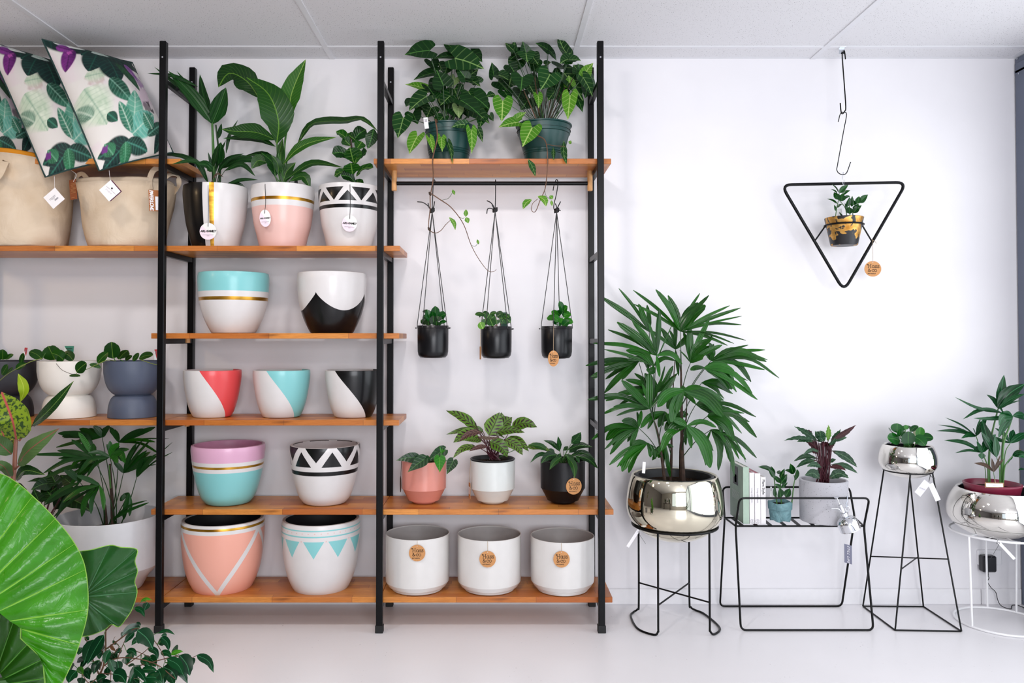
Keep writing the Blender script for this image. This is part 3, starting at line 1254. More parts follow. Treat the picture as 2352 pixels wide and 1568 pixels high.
G_CAL = leafmat('peacock_calathea_leaf', '#5f8a2c', '#87a84a', '#3a2a22', .33, mid=.05, blot=calathea_blot)
G_CALP = leafmat('calathea_leaf_underside', '#8a5a66', '#9c7a74', '#4a2029', .4, mid=.05, blot=calathea_blot)


def rub_blot(m, uvv, u, v, a):
    n = m.noise(1.0, 5, m.mapping(uvv, (9, 16, 1), (0, 0, .5)), dist=.6)
    return n.step(.5, .56) * a.step(1.0, .8), '#2f4a22'


G_RUB = leafmat('variegated_rubber_leaf', '#a3b838', '#b4c04a', '#b25a5a', .28, mid=.06, blot=rub_blot, midc='#b4524e')
G_RUBY = leafmat('young_rubber_leaf', '#b5c82e', '#c2d23a', '#d8e06a', .35, mid=.05)
G_RUBD = leafmat('glossy_dark_rubber_leaf', '#123c1f', '#1c4a24', '#86a85e', .16, nv=22, mid=.04, vs=.4)
G_RUBU = leafmat('pale_rubber_leaf_underside', '#5f7f57', '#6d8a60', '#8f4a48', .5, nv=14, mid=.045, vs=.12, midc='#8f4a48')
G_RUFT = leafmat('wavy_calathea_leaf', '#1f4436', '#2f5a45', '#6f8f7a', .35, nv=9, mid=.05, vs=.4)
G_RUFM = leafmat('maroon_calathea_underside', '#3d1524', '#55202f', '#7a3a4a', .42, nv=9, mid=.05, vs=.3)
G_RUFG = leafmat('new_calathea_leaf', '#5f8f2c', '#74a33a', '#9fc062', .35, nv=9, mid=.05, vs=.3)

M_STEMG = plain('green_stem', '#3d6b2c', .45, vary=.15, scale=30)
M_STEMD = plain('dark_green_stem', '#20401d', .45, vary=.2, scale=30)
M_STEMB = plain('brown_fibrous_cane', '#3b2a20', .85, vary=.4, scale=60)
M_STEMR = plain('maroon_stem', '#4a1a26', .45, vary=.25, scale=30)
M_STEMO = plain('reddish_brown_vine', '#5f3f2a', .6, vary=.3, scale=60)
M_STEMP = plain('pinkish_brown_stem', '#8a5a4a', .5, vary=.2, scale=20)
M_NURS = plain('black_nursery_plastic', '#141416', .45, vary=.05)


def stem(parent, pts, r, mat, name='stem', n=7, sm=5, lab=None):
    return MB().tube(smooth_path(pts, sm), r, n).build(name, mat, parent, label=lab)


def plant_label(parent, c, w, h, mat, tilt=0.1, lean=.15, print_mat=None, name='plant_label'):
    ux = V((cos(tilt), 0, sin(tilt)))
    uz = V((-sin(tilt), lean, cos(tilt))).normalized()
    t = plate(MB(), c, ux, uz, w, h, .0008).build(name, mat, parent, smooth=False)
    if print_mat:
        b = MB()
        for q, ww in ((.3, .7), (.2, .5), (.12, .6)):
            plate(b, c + uz * h * q + V((0, -.0009, 0)), ux, uz, w * ww, h * .04, .0004)
        b.build('print', print_mat, t, smooth=False)
    return t

# ------------------------------------------------------------------ planted pots on the second board
B = Fr(340, 80, 2.903)
YT = -.2
TOPB = [(51, 566), (57, 545), (63.5, 520), (67.5, 492), (70.5, 465), (71.5, 448), (70.5, 431)]


def f(p):
    p.over(p.ang < -23.5, BLK)
    p.gold((p.ang > -11.8) * (p.ang < -3.2))


m = paint('black_gold_stripe_paint', 495.3, YT, ZS['b'], 71, 500, f)
pa, ba, ra, za, _ = make_pot('potted_palm', 'young palm in a pot painted half black half white with an upright gold stripe', 'plant', 495.3, YT, ZS['b'], TOPB, m, .008, soil=.025, planted=True)
crown = ba + V((-.01, 0, za - .02))
stem(pa, [crown, B.p(436, 800, YT), B.p(428, 590, YT)], [.009, .005], M_STEMG)
stem(pa, [crown + V((.02, .02, 0)), B.p(478, 850, YT + .03), B.p(452, 600, YT + .02)], [.007, .004], M_STEMD)
r1 = [(425, 585, 40, 212, 52, 20, 0, -.03), (428, 590, 135, 240, 95, 18, 0, -.05), (426, 570, 190, 240, 40, 10), (425, 560, 345, 262, 62, -12),
      (428, 592, 520, 350, 120, -4, 0, -.05), (330, 345, -6, 256, 44, 26, -.03, -.05), (470, 860, 487, 715, 92, 0), (520, 790, 600, 566, 26, 18),
      (470, 690, 490, 590, 30, 0)]
lvs(pa, B, YT, r1, G_PALM, 'blade', dr=.03, fold=.1)
r2 = [(400, 985, 158, 862, 42, 88, -.05, -.175), (425, 900, -8, 800, 46, 45, -.03, -.07), (430, 910, 330, 860, 70, 20, -.1, -.175), (462, 920, 640, 792, 58, 30), (482, 890, 784, 856, 64, 45),
      (512, 905, 716, 943, 40, 62), (515, 1000, 734, 966, 34, 16), (528, 1003, 662, 1042, 46, 22), (440, 930, 400, 780, 26, 0), (450, 920, 520, 700, 34, 10), (430, 880, 470, 740, 60, 0)]
lvs(pa, B, YT, r2, G_PALM, 'blade', crown=crown, pet_r=.0022, pet_mat=M_STEMD, fold=.12)
lvs(pa, B, YT - .08, [(432, 960, 505, 950, 16, 30), (432, 965, 420, 1060, 18, 10)], G_BROWN, 'blade')
arl_tag(pa, P(478, 427, ba.y - ra + .001), P(478, 531, ba.y - ra - .004), 19.5 / ppm(ba.y - ra))


def f(p):
    p.over(p.z < p.h(470), PINK)
    p.gband(450, 457)


m = paint('blush_gold_paint', 649.5, YT, ZS['b'], 70, 500, f)
pa, ba, ra, za, _ = make_pot('potted_peace_lily', 'large leaved peace lily in a blush pink pot with a gold band', 'plant', 649.5, YT, ZS['b'], TOPB, m, .008, soil=.025, planted=True)
crown = ba + V((.005, 0, za - .02))
for a in ([(905, 850), (915, 700), (945, 540)], [(880, 900), (862, 760), (860, 690)]):
    stem(pa, [crown] + [B.p(x, y, YT) for x, y in a], [.007, .004], M_STEMG)
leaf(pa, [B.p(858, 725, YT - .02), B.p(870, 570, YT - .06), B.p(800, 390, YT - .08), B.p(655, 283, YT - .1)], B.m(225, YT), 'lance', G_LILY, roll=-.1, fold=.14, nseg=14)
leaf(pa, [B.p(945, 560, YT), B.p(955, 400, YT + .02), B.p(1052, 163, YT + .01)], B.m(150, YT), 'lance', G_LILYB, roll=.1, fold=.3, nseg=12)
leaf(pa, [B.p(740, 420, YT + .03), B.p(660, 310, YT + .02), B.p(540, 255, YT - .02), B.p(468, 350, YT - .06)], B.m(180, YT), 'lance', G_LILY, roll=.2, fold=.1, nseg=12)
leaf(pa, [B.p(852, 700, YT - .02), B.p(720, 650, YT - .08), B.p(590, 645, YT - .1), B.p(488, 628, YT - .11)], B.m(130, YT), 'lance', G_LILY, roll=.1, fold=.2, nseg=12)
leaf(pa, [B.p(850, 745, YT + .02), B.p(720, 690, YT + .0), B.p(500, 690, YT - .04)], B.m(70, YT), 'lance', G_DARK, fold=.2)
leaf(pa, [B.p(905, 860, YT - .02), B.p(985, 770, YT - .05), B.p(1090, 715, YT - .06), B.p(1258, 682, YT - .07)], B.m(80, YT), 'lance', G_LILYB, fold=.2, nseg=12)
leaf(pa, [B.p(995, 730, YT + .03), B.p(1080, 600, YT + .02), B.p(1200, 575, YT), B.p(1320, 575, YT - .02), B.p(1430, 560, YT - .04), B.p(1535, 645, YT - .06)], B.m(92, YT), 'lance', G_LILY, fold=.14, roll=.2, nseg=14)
leaf(pa, [B.p(1505, 625, YT - .06), B.p(1490, 690, YT - .07), B.p(1464, 760, YT - .07)], B.m(88, YT), 'lance', G_DARK, fold=.14)
stem(pa, [crown, B.p(930, 820, YT + .03), B.p(995, 730, YT + .03)], [.005, .003], M_STEMG)
r1 = [(858, 910, 640, 808, 72, 62), (850, 945, 755, 785, 95, 30), (800, 850, 690, 892, 88, 34), (898, 995, 985, 850, 95, 20), (915, 965, 1302, 884, 66, 70),
      (945, 975, 1082, 1026, 82, 62), (870, 930, 820, 800, 60, 20), (880, 900, 890, 700, 60, 0), (870, 800, 900, 690, 45, 0)]
lvs(pa, B, YT - .03, r1, [G_LILY, G_LILY, G_DARK], 'lance', crown=crown, pet_r=.003, pet_mat=M_STEMG, nseg=10)
plant_label(pa, B.p(988, 1000, YT - .03), .016, .05, plain('dark_label_card', '#3a3a3e', .6, vary=0))
arl_tag(pa, P(609, 426, ba.y - ra + .004), P(609, 501, ba.y - ra - .004), 20 / ppm(ba.y - ra), 13 / ppm(ba.y - ra), .08)


def f(p):
    q = lambda y: 80 + y / 2.903
    zigzag(p, q(1012), q(1100), q(1035), q(1102), q(1126), q(1150), 22, 51.43)


m = paint('black_zigzag_rim_paint', 802.6, YT, ZS['b'], 69, 500, f)
pa, ba, ra, za, _ = make_pot('potted_fiddle_leaf_fig', 'small fiddle leaf fig in a white pot with black zigzag rim and hanging tag', 'plant', 802.6, YT, ZS['b'], [(a * .985, b) for a, b in TOPB], m, .008, soil=.025, planted=True)
crown = ba + V((.01, 0, za - .02))
stem(pa, [crown, B.p(1370, 880, YT), B.p(1350, 690, YT)], [.006, .004], M_STEMB)
r1 = [(1340, 735, 1254, 645, 88, 18), (1362, 720, 1452, 630, 100, 10), (1350, 740, 1300, 690, 70), (1385, 770, 1425, 712, 85), (1345, 830, 1228, 790, 95, 25, -.03, -.07), (1370, 850, 1345, 750, 118, 0, -.04, -.09),
      (1375, 870, 1408, 760, 80), (1365, 930, 1352, 852, 118, 0, -.05, -.1), (1388, 945, 1502, 886, 82, 26, -.03, -.08), (1345, 940, 1244, 942, 66, 28), (1385, 990, 1285, 935, 78, 18, -.04, -.08),
      (1400, 830, 1460, 775, 90), (1380, 700, 1330, 660, 60), (1372, 1000, 1440, 1000, 60, 20)]
lvs(pa, B, YT, r1, [G_FIDD, G_FIDD, G_DARK], 'obov', fold=.25, wave=.08, nw=3, crown=None)
arl_tag(pa, P(804, 427, ba.y - ra + .001), P(803, 513, ba.y - ra - .004), 19 / ppm(ba.y - ra), 17.5 / ppm(ba.y - ra), -.06)

# ------------------------------------------------------------------ arrowhead vines on the top right board
C_ = Fr(840, 60, 3.733)
D_ = Fr(880, 400, 3.267)
M_TEALP = plain('dark_teal_plastic', '#073a37', .38, vary=.05, scale=12)


def teal_pot(label, cx, w_rim, w_base, yr):
    k = 1.0
    prof = [(w_base * .97, 366), (w_base, 358), (w_base + 1.2, 357), (w_base + .8, 354), (w_base + 2, 352.5), (w_base + 1.8, 349), (w_base + 3, 347.5),
            (w_rim * .90, yr + 22), (w_rim * .93, yr + 21), (w_rim * .945, yr + 8), (w_rim * .95, yr + 4), (w_rim, yr + 3), (w_rim * 1.0, yr)]
    return make_pot('potted_arrowhead_vine', label, 'plant', cx, YM, ZS['a'], prof, M_TEALP, .004, soil=.03, smooth=False, planted=True, sharp=30)


pa, ba, ra, za, _ = teal_pot('arrowhead vine in a dark teal plastic pot nearest the middle post on the top board', 1031.5, 58, 46, 291)
crown = ba + V((-.005, 0, za - .03))
# x,y = where the petiole joins, then the tip
big = [(545, 215, 333, 246, 165, 10, -.05, -.08), (770, 285, 1016, 366, 190, 14, -.02, -.06), (760, 205, 655, 112, 110, 0), (745, 265, 578, 280, 100, 14), (905, 225, 1000, 310, 110, 10, .06, .05),
       (665, 505, 607, 376, 150, 0, -.06, -.05), (600, 405, 408, 462, 120, 14, .04, .02), (860, 452, 985, 520, 130, 10, .02, -.01), (850, 440, 778, 345, 95), (865, 440, 968, 368, 90),
       (535, 520, 592, 600, 110, 0, -.04, -.07), (520, 610, 368, 728, 165, 10, -.08, -.13), (815, 645, 988, 772, 185, 14, -.08, -.13), (930, 610, 1058, 712, 150, 8, 0, -.04),
       (395, 640, 343, 692, 90), (405, 750, 447, 842, 120, 0, .03, 0), (322, 790, 274, 962, 145, 0, -.05, -.09), (925, 740, 1062, 836, 120, 10)]
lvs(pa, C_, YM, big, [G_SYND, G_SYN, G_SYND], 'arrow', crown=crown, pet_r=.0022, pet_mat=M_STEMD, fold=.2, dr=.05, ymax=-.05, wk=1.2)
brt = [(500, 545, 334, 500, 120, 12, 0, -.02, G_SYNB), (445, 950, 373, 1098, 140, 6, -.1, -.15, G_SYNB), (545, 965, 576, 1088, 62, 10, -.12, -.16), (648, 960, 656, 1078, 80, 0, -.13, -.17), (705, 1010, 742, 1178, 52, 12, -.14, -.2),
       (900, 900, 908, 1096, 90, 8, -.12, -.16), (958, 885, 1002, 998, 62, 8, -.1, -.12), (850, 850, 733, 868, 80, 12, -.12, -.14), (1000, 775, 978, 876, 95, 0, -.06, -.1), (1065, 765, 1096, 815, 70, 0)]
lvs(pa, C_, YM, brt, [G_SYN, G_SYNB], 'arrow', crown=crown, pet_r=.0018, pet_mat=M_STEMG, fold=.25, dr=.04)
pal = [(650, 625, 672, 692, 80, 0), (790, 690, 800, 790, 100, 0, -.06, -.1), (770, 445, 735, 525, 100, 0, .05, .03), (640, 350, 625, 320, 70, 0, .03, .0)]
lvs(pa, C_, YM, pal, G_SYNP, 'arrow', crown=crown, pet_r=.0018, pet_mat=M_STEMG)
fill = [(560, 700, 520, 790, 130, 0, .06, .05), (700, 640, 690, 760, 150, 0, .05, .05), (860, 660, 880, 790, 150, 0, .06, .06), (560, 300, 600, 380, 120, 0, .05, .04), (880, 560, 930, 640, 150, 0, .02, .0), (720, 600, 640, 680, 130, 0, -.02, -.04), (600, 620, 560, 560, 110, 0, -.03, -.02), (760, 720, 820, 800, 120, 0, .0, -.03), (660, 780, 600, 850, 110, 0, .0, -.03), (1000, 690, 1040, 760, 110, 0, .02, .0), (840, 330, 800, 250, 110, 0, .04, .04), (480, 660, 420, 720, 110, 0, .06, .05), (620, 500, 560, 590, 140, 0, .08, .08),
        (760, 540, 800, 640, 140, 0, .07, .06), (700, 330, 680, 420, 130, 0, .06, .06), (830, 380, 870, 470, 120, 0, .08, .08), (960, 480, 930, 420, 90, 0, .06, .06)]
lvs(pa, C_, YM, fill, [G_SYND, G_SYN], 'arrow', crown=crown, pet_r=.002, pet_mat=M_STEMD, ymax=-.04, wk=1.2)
plant_label(pa, C_.p(518, 830, YM - .1), .02, .055, M_CARD, .12, print_mat=M_GREYINK)
YV = YS0 - .022
stem(pa, [crown + V((-.03, -.02, 0)), C_.p(600, 800, YM - .14), C_.p(615, 950, YM - .155), C_.p(575, 1135, YV), C_.p(580, 1290, YV), C_.p(560, 1420, YV), D_.p(352, 140, YV)], [.0035, .0024], M_STEMO, 'trailing_vine')
vine = [D_.p(352, 140, YV), D_.p(430, 192, YV), D_.p(500, 240, YV), D_.p(565, 315, YV), D_.p(612, 395, YV), D_.p(660, 530, YV), D_.p(720, 640, YV), D_.p(785, 722, YV), D_.p(828, 730, YV), D_.p(850, 714, YV)]
stem(pa, vine, [.0026, .0009], M_STEMO, 'trailing_vine')
stem(pa, [D_.p(352, 150, YV), D_.p(352, 260, YV), D_.p(342, 400, YV), D_.p(385, 440, YV), D_.p(430, 425, YV), D_.p(468, 380, YV), D_.p(510, 340, YV)], [.0024, .0012], M_STEMO, 'trailing_vine')
for q in ((352, 148), (345, 412)):
    c = D_.p(*q, YV)
    MB().tube([c + V((-.004, 0, .009)), c, c + V((.004, 0, -.008))], [.003, .006, .003], 7).build('vine_node', M_STEMB, pa)
for a, b, c in (((440, 196), (490, 180), (518, 142)), ((568, 318), (595, 332), (610, 326)), ((665, 535), (690, 540), (708, 522))):
    stem(pa, [D_.p(*a, YV), D_.p(*b, YV), D_.p(*c, YV)], .001, M_STEMD, 'petiole')
lvs(pa, D_, YV, [(520, 115, 536, 156, 30, 0, 0, 0), (620, 320, 622, 262, 36, 0, 0, 0), (622, 322, 640, 368, 40, 0, 0, 0), (495, 322, 542, 420, 34, 14, 0, -.01), (722, 505, 700, 512, 40, 0, 0, 0)], G_SYNB, 'lance')

pa, ba, ra, za, _ = teal_pot('arrowhead vine with bright yellow green lower leaves in a dark teal plastic pot', 1249, 65, 45.5, 289)
crown = ba + V((.0, 0, za - .03))
big = [(1098, 425, 1080, 308, 100, 0), (1140, 425, 1222, 462, 130, 8), (1135, 480, 1216, 562, 140, 8, .03, .02), (1265, 205, 1195, 142, 70), (1272, 215, 1274, 110, 48), (1335, 235, 1238, 285, 130, 8),
       (1374, 235, 1386, 312, 130, 0, -.05, -.06), (1375, 232, 1345, 128, 85), (1385, 235, 1466, 220, 70, 8), (1555, 205, 1452, 144, 80, 8), (1565, 205, 1636, 296, 66, 8),
       (1725, 225, 1648, 68, 125, -14, -.04, -.05), (1745, 288, 1848, 296, 105, 6, -.08, -.1), (1735, 288, 1664, 322, 95, 6, -.08, -.1), (1740, 285, 1752, 228, 110, 0, -.07, -.06),
       (1342, 440, 1330, 556, 160, 0, -.09, -.12), (1575, 415, 1498, 548, 165, -6, -.1, -.13), (1440, 390, 1490, 350, 90, 6), (1700, 415, 1862, 640, 170, 14, .02, -.02), (1540, 330, 1590, 310, 90, 0),
       (1860, 445, 1945, 605, 95, 10, -.06, -.09), (1845, 430, 1818, 318, 90), (1640, 350, 1730, 370, 110, 6), (1800, 600, 1860, 740, 80, 8), (1700, 560, 1690, 470, 80), (1915, 430, 1975, 620, 60, 6)]
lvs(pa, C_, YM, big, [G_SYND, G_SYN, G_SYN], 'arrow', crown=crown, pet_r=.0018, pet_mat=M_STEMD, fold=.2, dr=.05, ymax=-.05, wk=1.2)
brt = [(1880, 425, 1952, 314, 105, 10, -.03, -.03), (1752, 505, 1740, 420, 100, 0), (1752, 600, 1732, 805, 130, 0, -.11, -.16), (1175, 645, 1166, 820, 165, 0, -.1, -.14), (1305, 830, 1136, 868, 130, 10, -.12, -.16),
       (1425, 875, 1344, 1036, 170, 0, -.15, -.19), (1472, 595, 1482, 705, 75, 8, -.09, -.12), (1340, 862, 1352, 905, 50, 0, -.13, -.15), (1300, 790, 1378, 738, 70, 4, -.12, -.14)]
lvs(pa, C_, YM, brt, G_SYNB, 'arrow', crown=crown, pet_r=.0018, pet_mat=M_STEMG, fold=.2)
hang = [(1700, 985, 1722, 1186, 60, -14, -.15, -.19), (1746, 1010, 1762, 980, 30, 0, -.15, -.16), (1608, 1040, 1612, 1150, 36, 0, -.16, -.19), (1392, 1140, 1456, 1290, 52, 8, -.19, -.2), (1110, 585, 1036, 606, 66, 6, -.02, -.05)]
lvs(pa, C_, YM, hang, [G_SYN, G_SYNB], 'lance', fold=.3)
fill = [(1400, 620, 1330, 720, 190, 0, .05, .05), (1250, 430, 1220, 540, 150, 0, .07, .07), (1430, 260, 1480, 330, 110, 0, .02, .01), (1510, 400, 1560, 330, 110, 0, .0, -.01), (1400, 500, 1450, 590, 120, 0, -.02, -.04), (1620, 560, 1560, 640, 110, 0, -.01, -.03), (1820, 380, 1780, 330, 110, 0, .0, .0), (1240, 340, 1290, 420, 110, 0, -.02, -.03), (1190, 560, 1240, 640, 120, 0, .03, .01), (1680, 640, 1640, 560, 100, 0, .03, .03), (1900, 520, 1880, 620, 100, 0, .0, -.01), (1640, 470, 1680, 600, 160, 0, .06, .06), (1800, 480, 1830, 600, 140, 0, .07, .06), (1480, 450, 1440, 560, 150, 0, .07, .07),
        (1300, 300, 1260, 400, 140, 0, .06, .06), (1450, 300, 1420, 390, 120, 0, .07, .07), (1600, 400, 1640, 480, 120, 0, .05, .05), (1330, 560, 1300, 640, 130, 0, .05, .05)]
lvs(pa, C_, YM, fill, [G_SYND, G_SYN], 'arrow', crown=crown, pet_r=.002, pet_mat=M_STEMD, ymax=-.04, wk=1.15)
for i in range(9):
    x = 1420 + i * 30
    stem(pa, [C_.p(x * .5 + 760, 820, YM + random.uniform(-.05, .05)), C_.p(x, 700, YM + random.uniform(-.06, .04)), C_.p(1340 + i * 55, 520 - (i % 3) * 40, YM + random.uniform(-.06, .05))], [.0032, .0018], random.choice((M_STEMO, M_STEMB)))
MB().tube(smooth_path([C_.p(1600, 820, YM - .1), C_.p(1605, 640, YM - .06), C_.p(1560, 300, YM)], 4), .0012, 5).build('hanger_wire', M_STEMD, pa)
stem(pa, [crown + V((.02, -.04, 0)), C_.p(1460, 925, YM - .15), C_.p(1530, 970, YM - .16), C_.p(1555, 1050, YV), C_.p(1558, 1190, YV), C_.p(1550, 1310, YV), D_.p(1212, 120, YV), D_.p(1180, 190, YV), D_.p(1150, 268, YV),
          D_.p(1130, 284, YV), D_.p(1112, 265, YV), D_.p(1122, 220, YV), D_.p(1160, 185, YV)], [.003, .0012], M_STEMO, 'trailing_vine')
stem(pa, [C_.p(1545, 1010, YV), C_.p(1620, 1025, YM - .17), C_.p(1710, 1030, YM - .17)], .0014, M_STEMO, 'trailing_vine')
stem(pa, [D_.p(1212, 125, YV), D_.p(1225, 165, YV), D_.p(1255, 188, YV)], .001, M_STEMD, 'trailing_vine')
lvs(pa, D_, YV, [(1160, 165, 1222, 242, 62, 20, 0, -.02), (1115, 190, 1050, 262, 52, 14, 0, -.02), (1250, 160, 1272, 188, 40, 0, 0, 0), (1262, 195, 1268, 240, 22, 0, 0, 0)], G_SYNB, 'lance', fold=.25)

# ------------------------------------------------------------------ three hanging pots
M_HPOT = plain('satin_black_ceramic', '#0d0d10', .3, spec=.35, vary=.05, scale=20)


def hanging(label, cx, y_top, yb, hook, knot, cords, ends, tie, hook_style):
    prof = [(22, yb), (29, yb - 1.5), (33.5, yb - 7), (35.2, yb - 16), (35.6, yb - 40), (35.8, y_top)]
    base, k = pot_frame(cx, (y_top + yb) / 2, YRAIL, P(cx, yb, YRAIL).z)
    r_ = make_pot('hanging_pot', label, 'plant', cx, YRAIL, base.z, [(a, b) for a, b in prof], M_HPOT, .004, soil=.012, planted=True, smooth=False, sharp=50)
    root, ba, ra, za, _ = r_
    kn = D_.p(*knot, YRAIL)
    hp = [D_.p(x, y, YRAIL + dy) for x, y, dy in hook]
    MB().tube(smooth_path(hp, 5), .0022, 6).build('hook', M_WIRE, root)
    # knot: small tangle of cord
    kb = MB()
    for a in range(3):
        kb.tube([kn + V((.009 * cos(t + a * 1.1), .009 * sin(t + a), (.009 * sin(t * 1.0 + a * 2)))) for t in [i * 2 * pi / 10 for i in range(10)]], .0042, 6, closed=True)
    kb.build('knot', M_CORD, root)
    for (x, y, dy) in cords:
        e = D_.p(x, y, YRAIL + dy)
        rim = V((e.x, e.y, ba.z + za - .004))
        d = V((rim.x - ba.x, rim.y - ba.y, 0))
        rim = V((ba.x, ba.y, rim.z)) + d.normalized() * (ra + .0015)
        MB().tube([kn + V((0, 0, -.006)), rim.lerp(kn, .02) + V((0, 0, .002)), rim + V((0, 0, -.006))], .0019, 5).build('cord', M_CORD, root)
    for e in ends:
        MB().tube(smooth_path([kn] + [D_.p(x, y, YRAIL - .01) for x, y in e], 4), .0026, 5).build('cord_end', M_CORD, root)
    for sx in tie:
        c = V((ba.x + sx * ra, ba.y - .004, ba.z + za - .012))
        MB().tube([c + V((-.004, 0, 0)), c + V((sx * .006, 0, 0)), c + V((sx * .009, -.002, .001))], [.003, .0035, .002], 6).build('cord_knot', M_CORD, root)
    MB().tube([V((ba.x + (ra + .001) * sin(t), ba.y - (ra + .001) * cos(t), ba.z + za - .012)) for t in [i * 2 * pi / 24 for i in range(24)]], .0012, 4, closed=True).build('cord_band', M_CORD, root)
    return root, ba, ra, za


pa, ba, ra, za = hanging('black pot hung on cords nearest the middle post, with a glossy round leaved plant', 994.5, 747.4, 822,
                         [(392, 62, .015), (385, 42, .0), (377, 60, -.015), (372, 160, -.006), (368, 270, 0)], (368, 272),
                         [(280, 1135, .0), (298, 1135, -.06), (450, 1100, .05), (478, 1135, -.03)], [[(340, 240), (300, 212), (256, 206)], [(345, 250), (338, 216)], [(380, 240), (386, 204)]], (-1, 1), 0)
cr = ba + V((0, 0, za - .02))
r1 = [(390, 1090, 390, 988, 72, 0, -.02), (375, 1085, 372, 1030, 50, 0, -.03), (360, 1110, 330, 1015, 62, 0, -.03), (340, 1110, 300, 1060, 66, 8, -.03), (330, 1125, 282, 1095, 50, 4), (395, 1105, 425, 1045, 66, 0, -.04), (420, 1085, 474, 1050, 64, 10, -.02),
      (380, 1130, 375, 1060, 60, 0, -.06), (415, 1130, 475, 1108, 44, 8, -.02), (345, 1135, 330, 1080, 60, 0, -.05), (400, 1135, 400, 1100, 50, 0, -.06), (320, 1040, 316, 1015, 44, 0)]
lvs(pa, D_, YRAIL, r1, [G_PEP, G_DARK, G_PEP], 'round', crown=cr, pet_r=.0012, pet_mat=M_STEMG, fold=.12, dr=.02)
plant_label(pa, D_.p(270, 1085, YRAIL), .006, .036, M_CARD, .1)

pa, ba, ra, za = hanging('black pot hung on cords at the middle of the rail, with crinkled round leaves', 1139.6, 749.5, 823,
                         [(846, 62, .015), (843, 42, 0), (843, 62, -.015), (843, 160, -.006), (840, 265, 0)], (840, 268),
                         [(744, 1140, .02), (768, 1140, -.06), (930, 1140, -.05), (944, 1140, .02)], [[(825, 235), (806, 212), (778, 198)], [(822, 238), (818, 222)], [(805, 256), (784, 262), (778, 296)]], (1,), 0)
cr = ba + V((0, 0, za - .02))
r1 = [(760, 1060, 690, 1055, 44, 12), (790, 1070, 745, 1040, 56, 6), (800, 1050, 850, 1040, 52, 4), (770, 1090, 800, 1050, 60, 0, -.03), (850, 1070, 905, 1045, 58, 6), (800, 1080, 825, 1140, 76, 0, -.06), (870, 1080, 958, 1110, 82, 14, -.05), (890, 1060, 945, 1075, 66, 8, -.03),
      (770, 1085, 760, 1130, 60, 0, -.05), (850, 1090, 850, 1125, 50, 0, -.04), (840, 1060, 800, 1090, 60, 0, -.02), (900, 1090, 890, 1120, 60, 0, -.05), (720, 1060, 740, 1045, 50, 0)]
lvs(pa, D_, YRAIL, r1, G_RIPP, 'round', crown=cr, pet_r=.0011, pet_mat=M_STEMP, fold=.1, curl=.25, dr=.02)
lvs(pa, D_, YRAIL - .07, [(725, 1110, 750, 1160, 58, 0, 0, 0)], G_SYNB, 'round')
plant_label(pa, D_.p(905, 1090, YRAIL + .02), .034, .07, plain('dark_green_card', '#1e4a3c', .5, vary=0), .02)
t = plate(MB(), D_.p(729, 1340, YRAIL - .05), V((.18, -1, .02)).normalized(), V((0, .05, 1)).normalized(), .04, D_.m(190, YRAIL) * .5, .001).build('swing_tag', M_KRAFT, pa, smooth=False, label='kraft swing tag seen edge on')
MB().tube([D_.p(732, 1150, YRAIL - .05), D_.p(730, 1290, YRAIL - .05)], .001, 5).build('string', M_TWINE, t)

pa, ba, ra, za = hanging('black pot hung on cords nearest the outer post, with an oval kraft tag', 1278.4, 749, 823.5,
                         [(1275, 122, .012), (1283, 80, .016), (1300, 40, 0), (1312, 66, -.016), (1300, 150, -.008), (1282, 225, -.004), (1282, 262, 0), (1298, 278, 0)], (1302, 272),
                         [(1195, 1135, .02), (1278, 1140, -.07), (1322, 1060, .06), (1408, 1140, .0)], [[(1302, 245), (1292, 220)], [(1312, 245), (1332, 205)], [(1325, 270), (1330, 276)]], (-1,), 0)
cr = ba + V((.01, 0, za - .02))
r1 = [(1350, 1030, 1320, 953, 60, 0), (1350, 1035, 1384, 990, 56, 4), (1310, 1070, 1262, 1030, 62, 4), (1330, 1060, 1300, 1025, 60, 0), (1350, 1070, 1410, 1050, 66, 8), (1300, 1090, 1228, 1080, 60, 8), (1320, 1100, 1275, 1065, 72, 0, -.04), (1345, 1110, 1426, 1112, 60, 10, -.02),
      (1310, 1130, 1290, 1090, 60, 0, -.05), (1330, 1120, 1345, 1080, 56, 0, -.05), (1345, 1140, 1400, 1100, 60, 4, -.05), (1320, 1140, 1320, 1110, 40, 0, -.05), (1360, 1060, 1330, 1010, 46, 0)]
lvs(pa, D_, YRAIL, r1, [G_PEPB, G_PEP, G_PEP], 'round', crown=cr, pet_r=.0012, pet_mat=M_STEMG, fold=.12, dr=.02)
c = D_.p(1278, 1382, YRAIL - ra - .004)
hass_tag(pa, D_.p(1280, 1135, YRAIL - ra + .002), c, D_.m(60, YRAIL - ra), rx=D_.m(41, YRAIL - ra))

# ------------------------------------------------------------------ three planters with stepped feet on the fourth right board
M2 = Fr(860, 920, 4.2)


def stepped(name, label, cx, mat, soil, wall=.005):
    prof = [(26, 1158), (29, 1149), (29.2, 1147), (36, 1146), (37, 1143.5), (48.6, 1121), (50.8, 1119), (51.2, 1060), (51.2, 1055)]
    return make_pot(name, label, 'plant', cx, YM, ZS['e'], prof, mat, wall, soil=soil, smooth=False, planted=True, sharp=22)


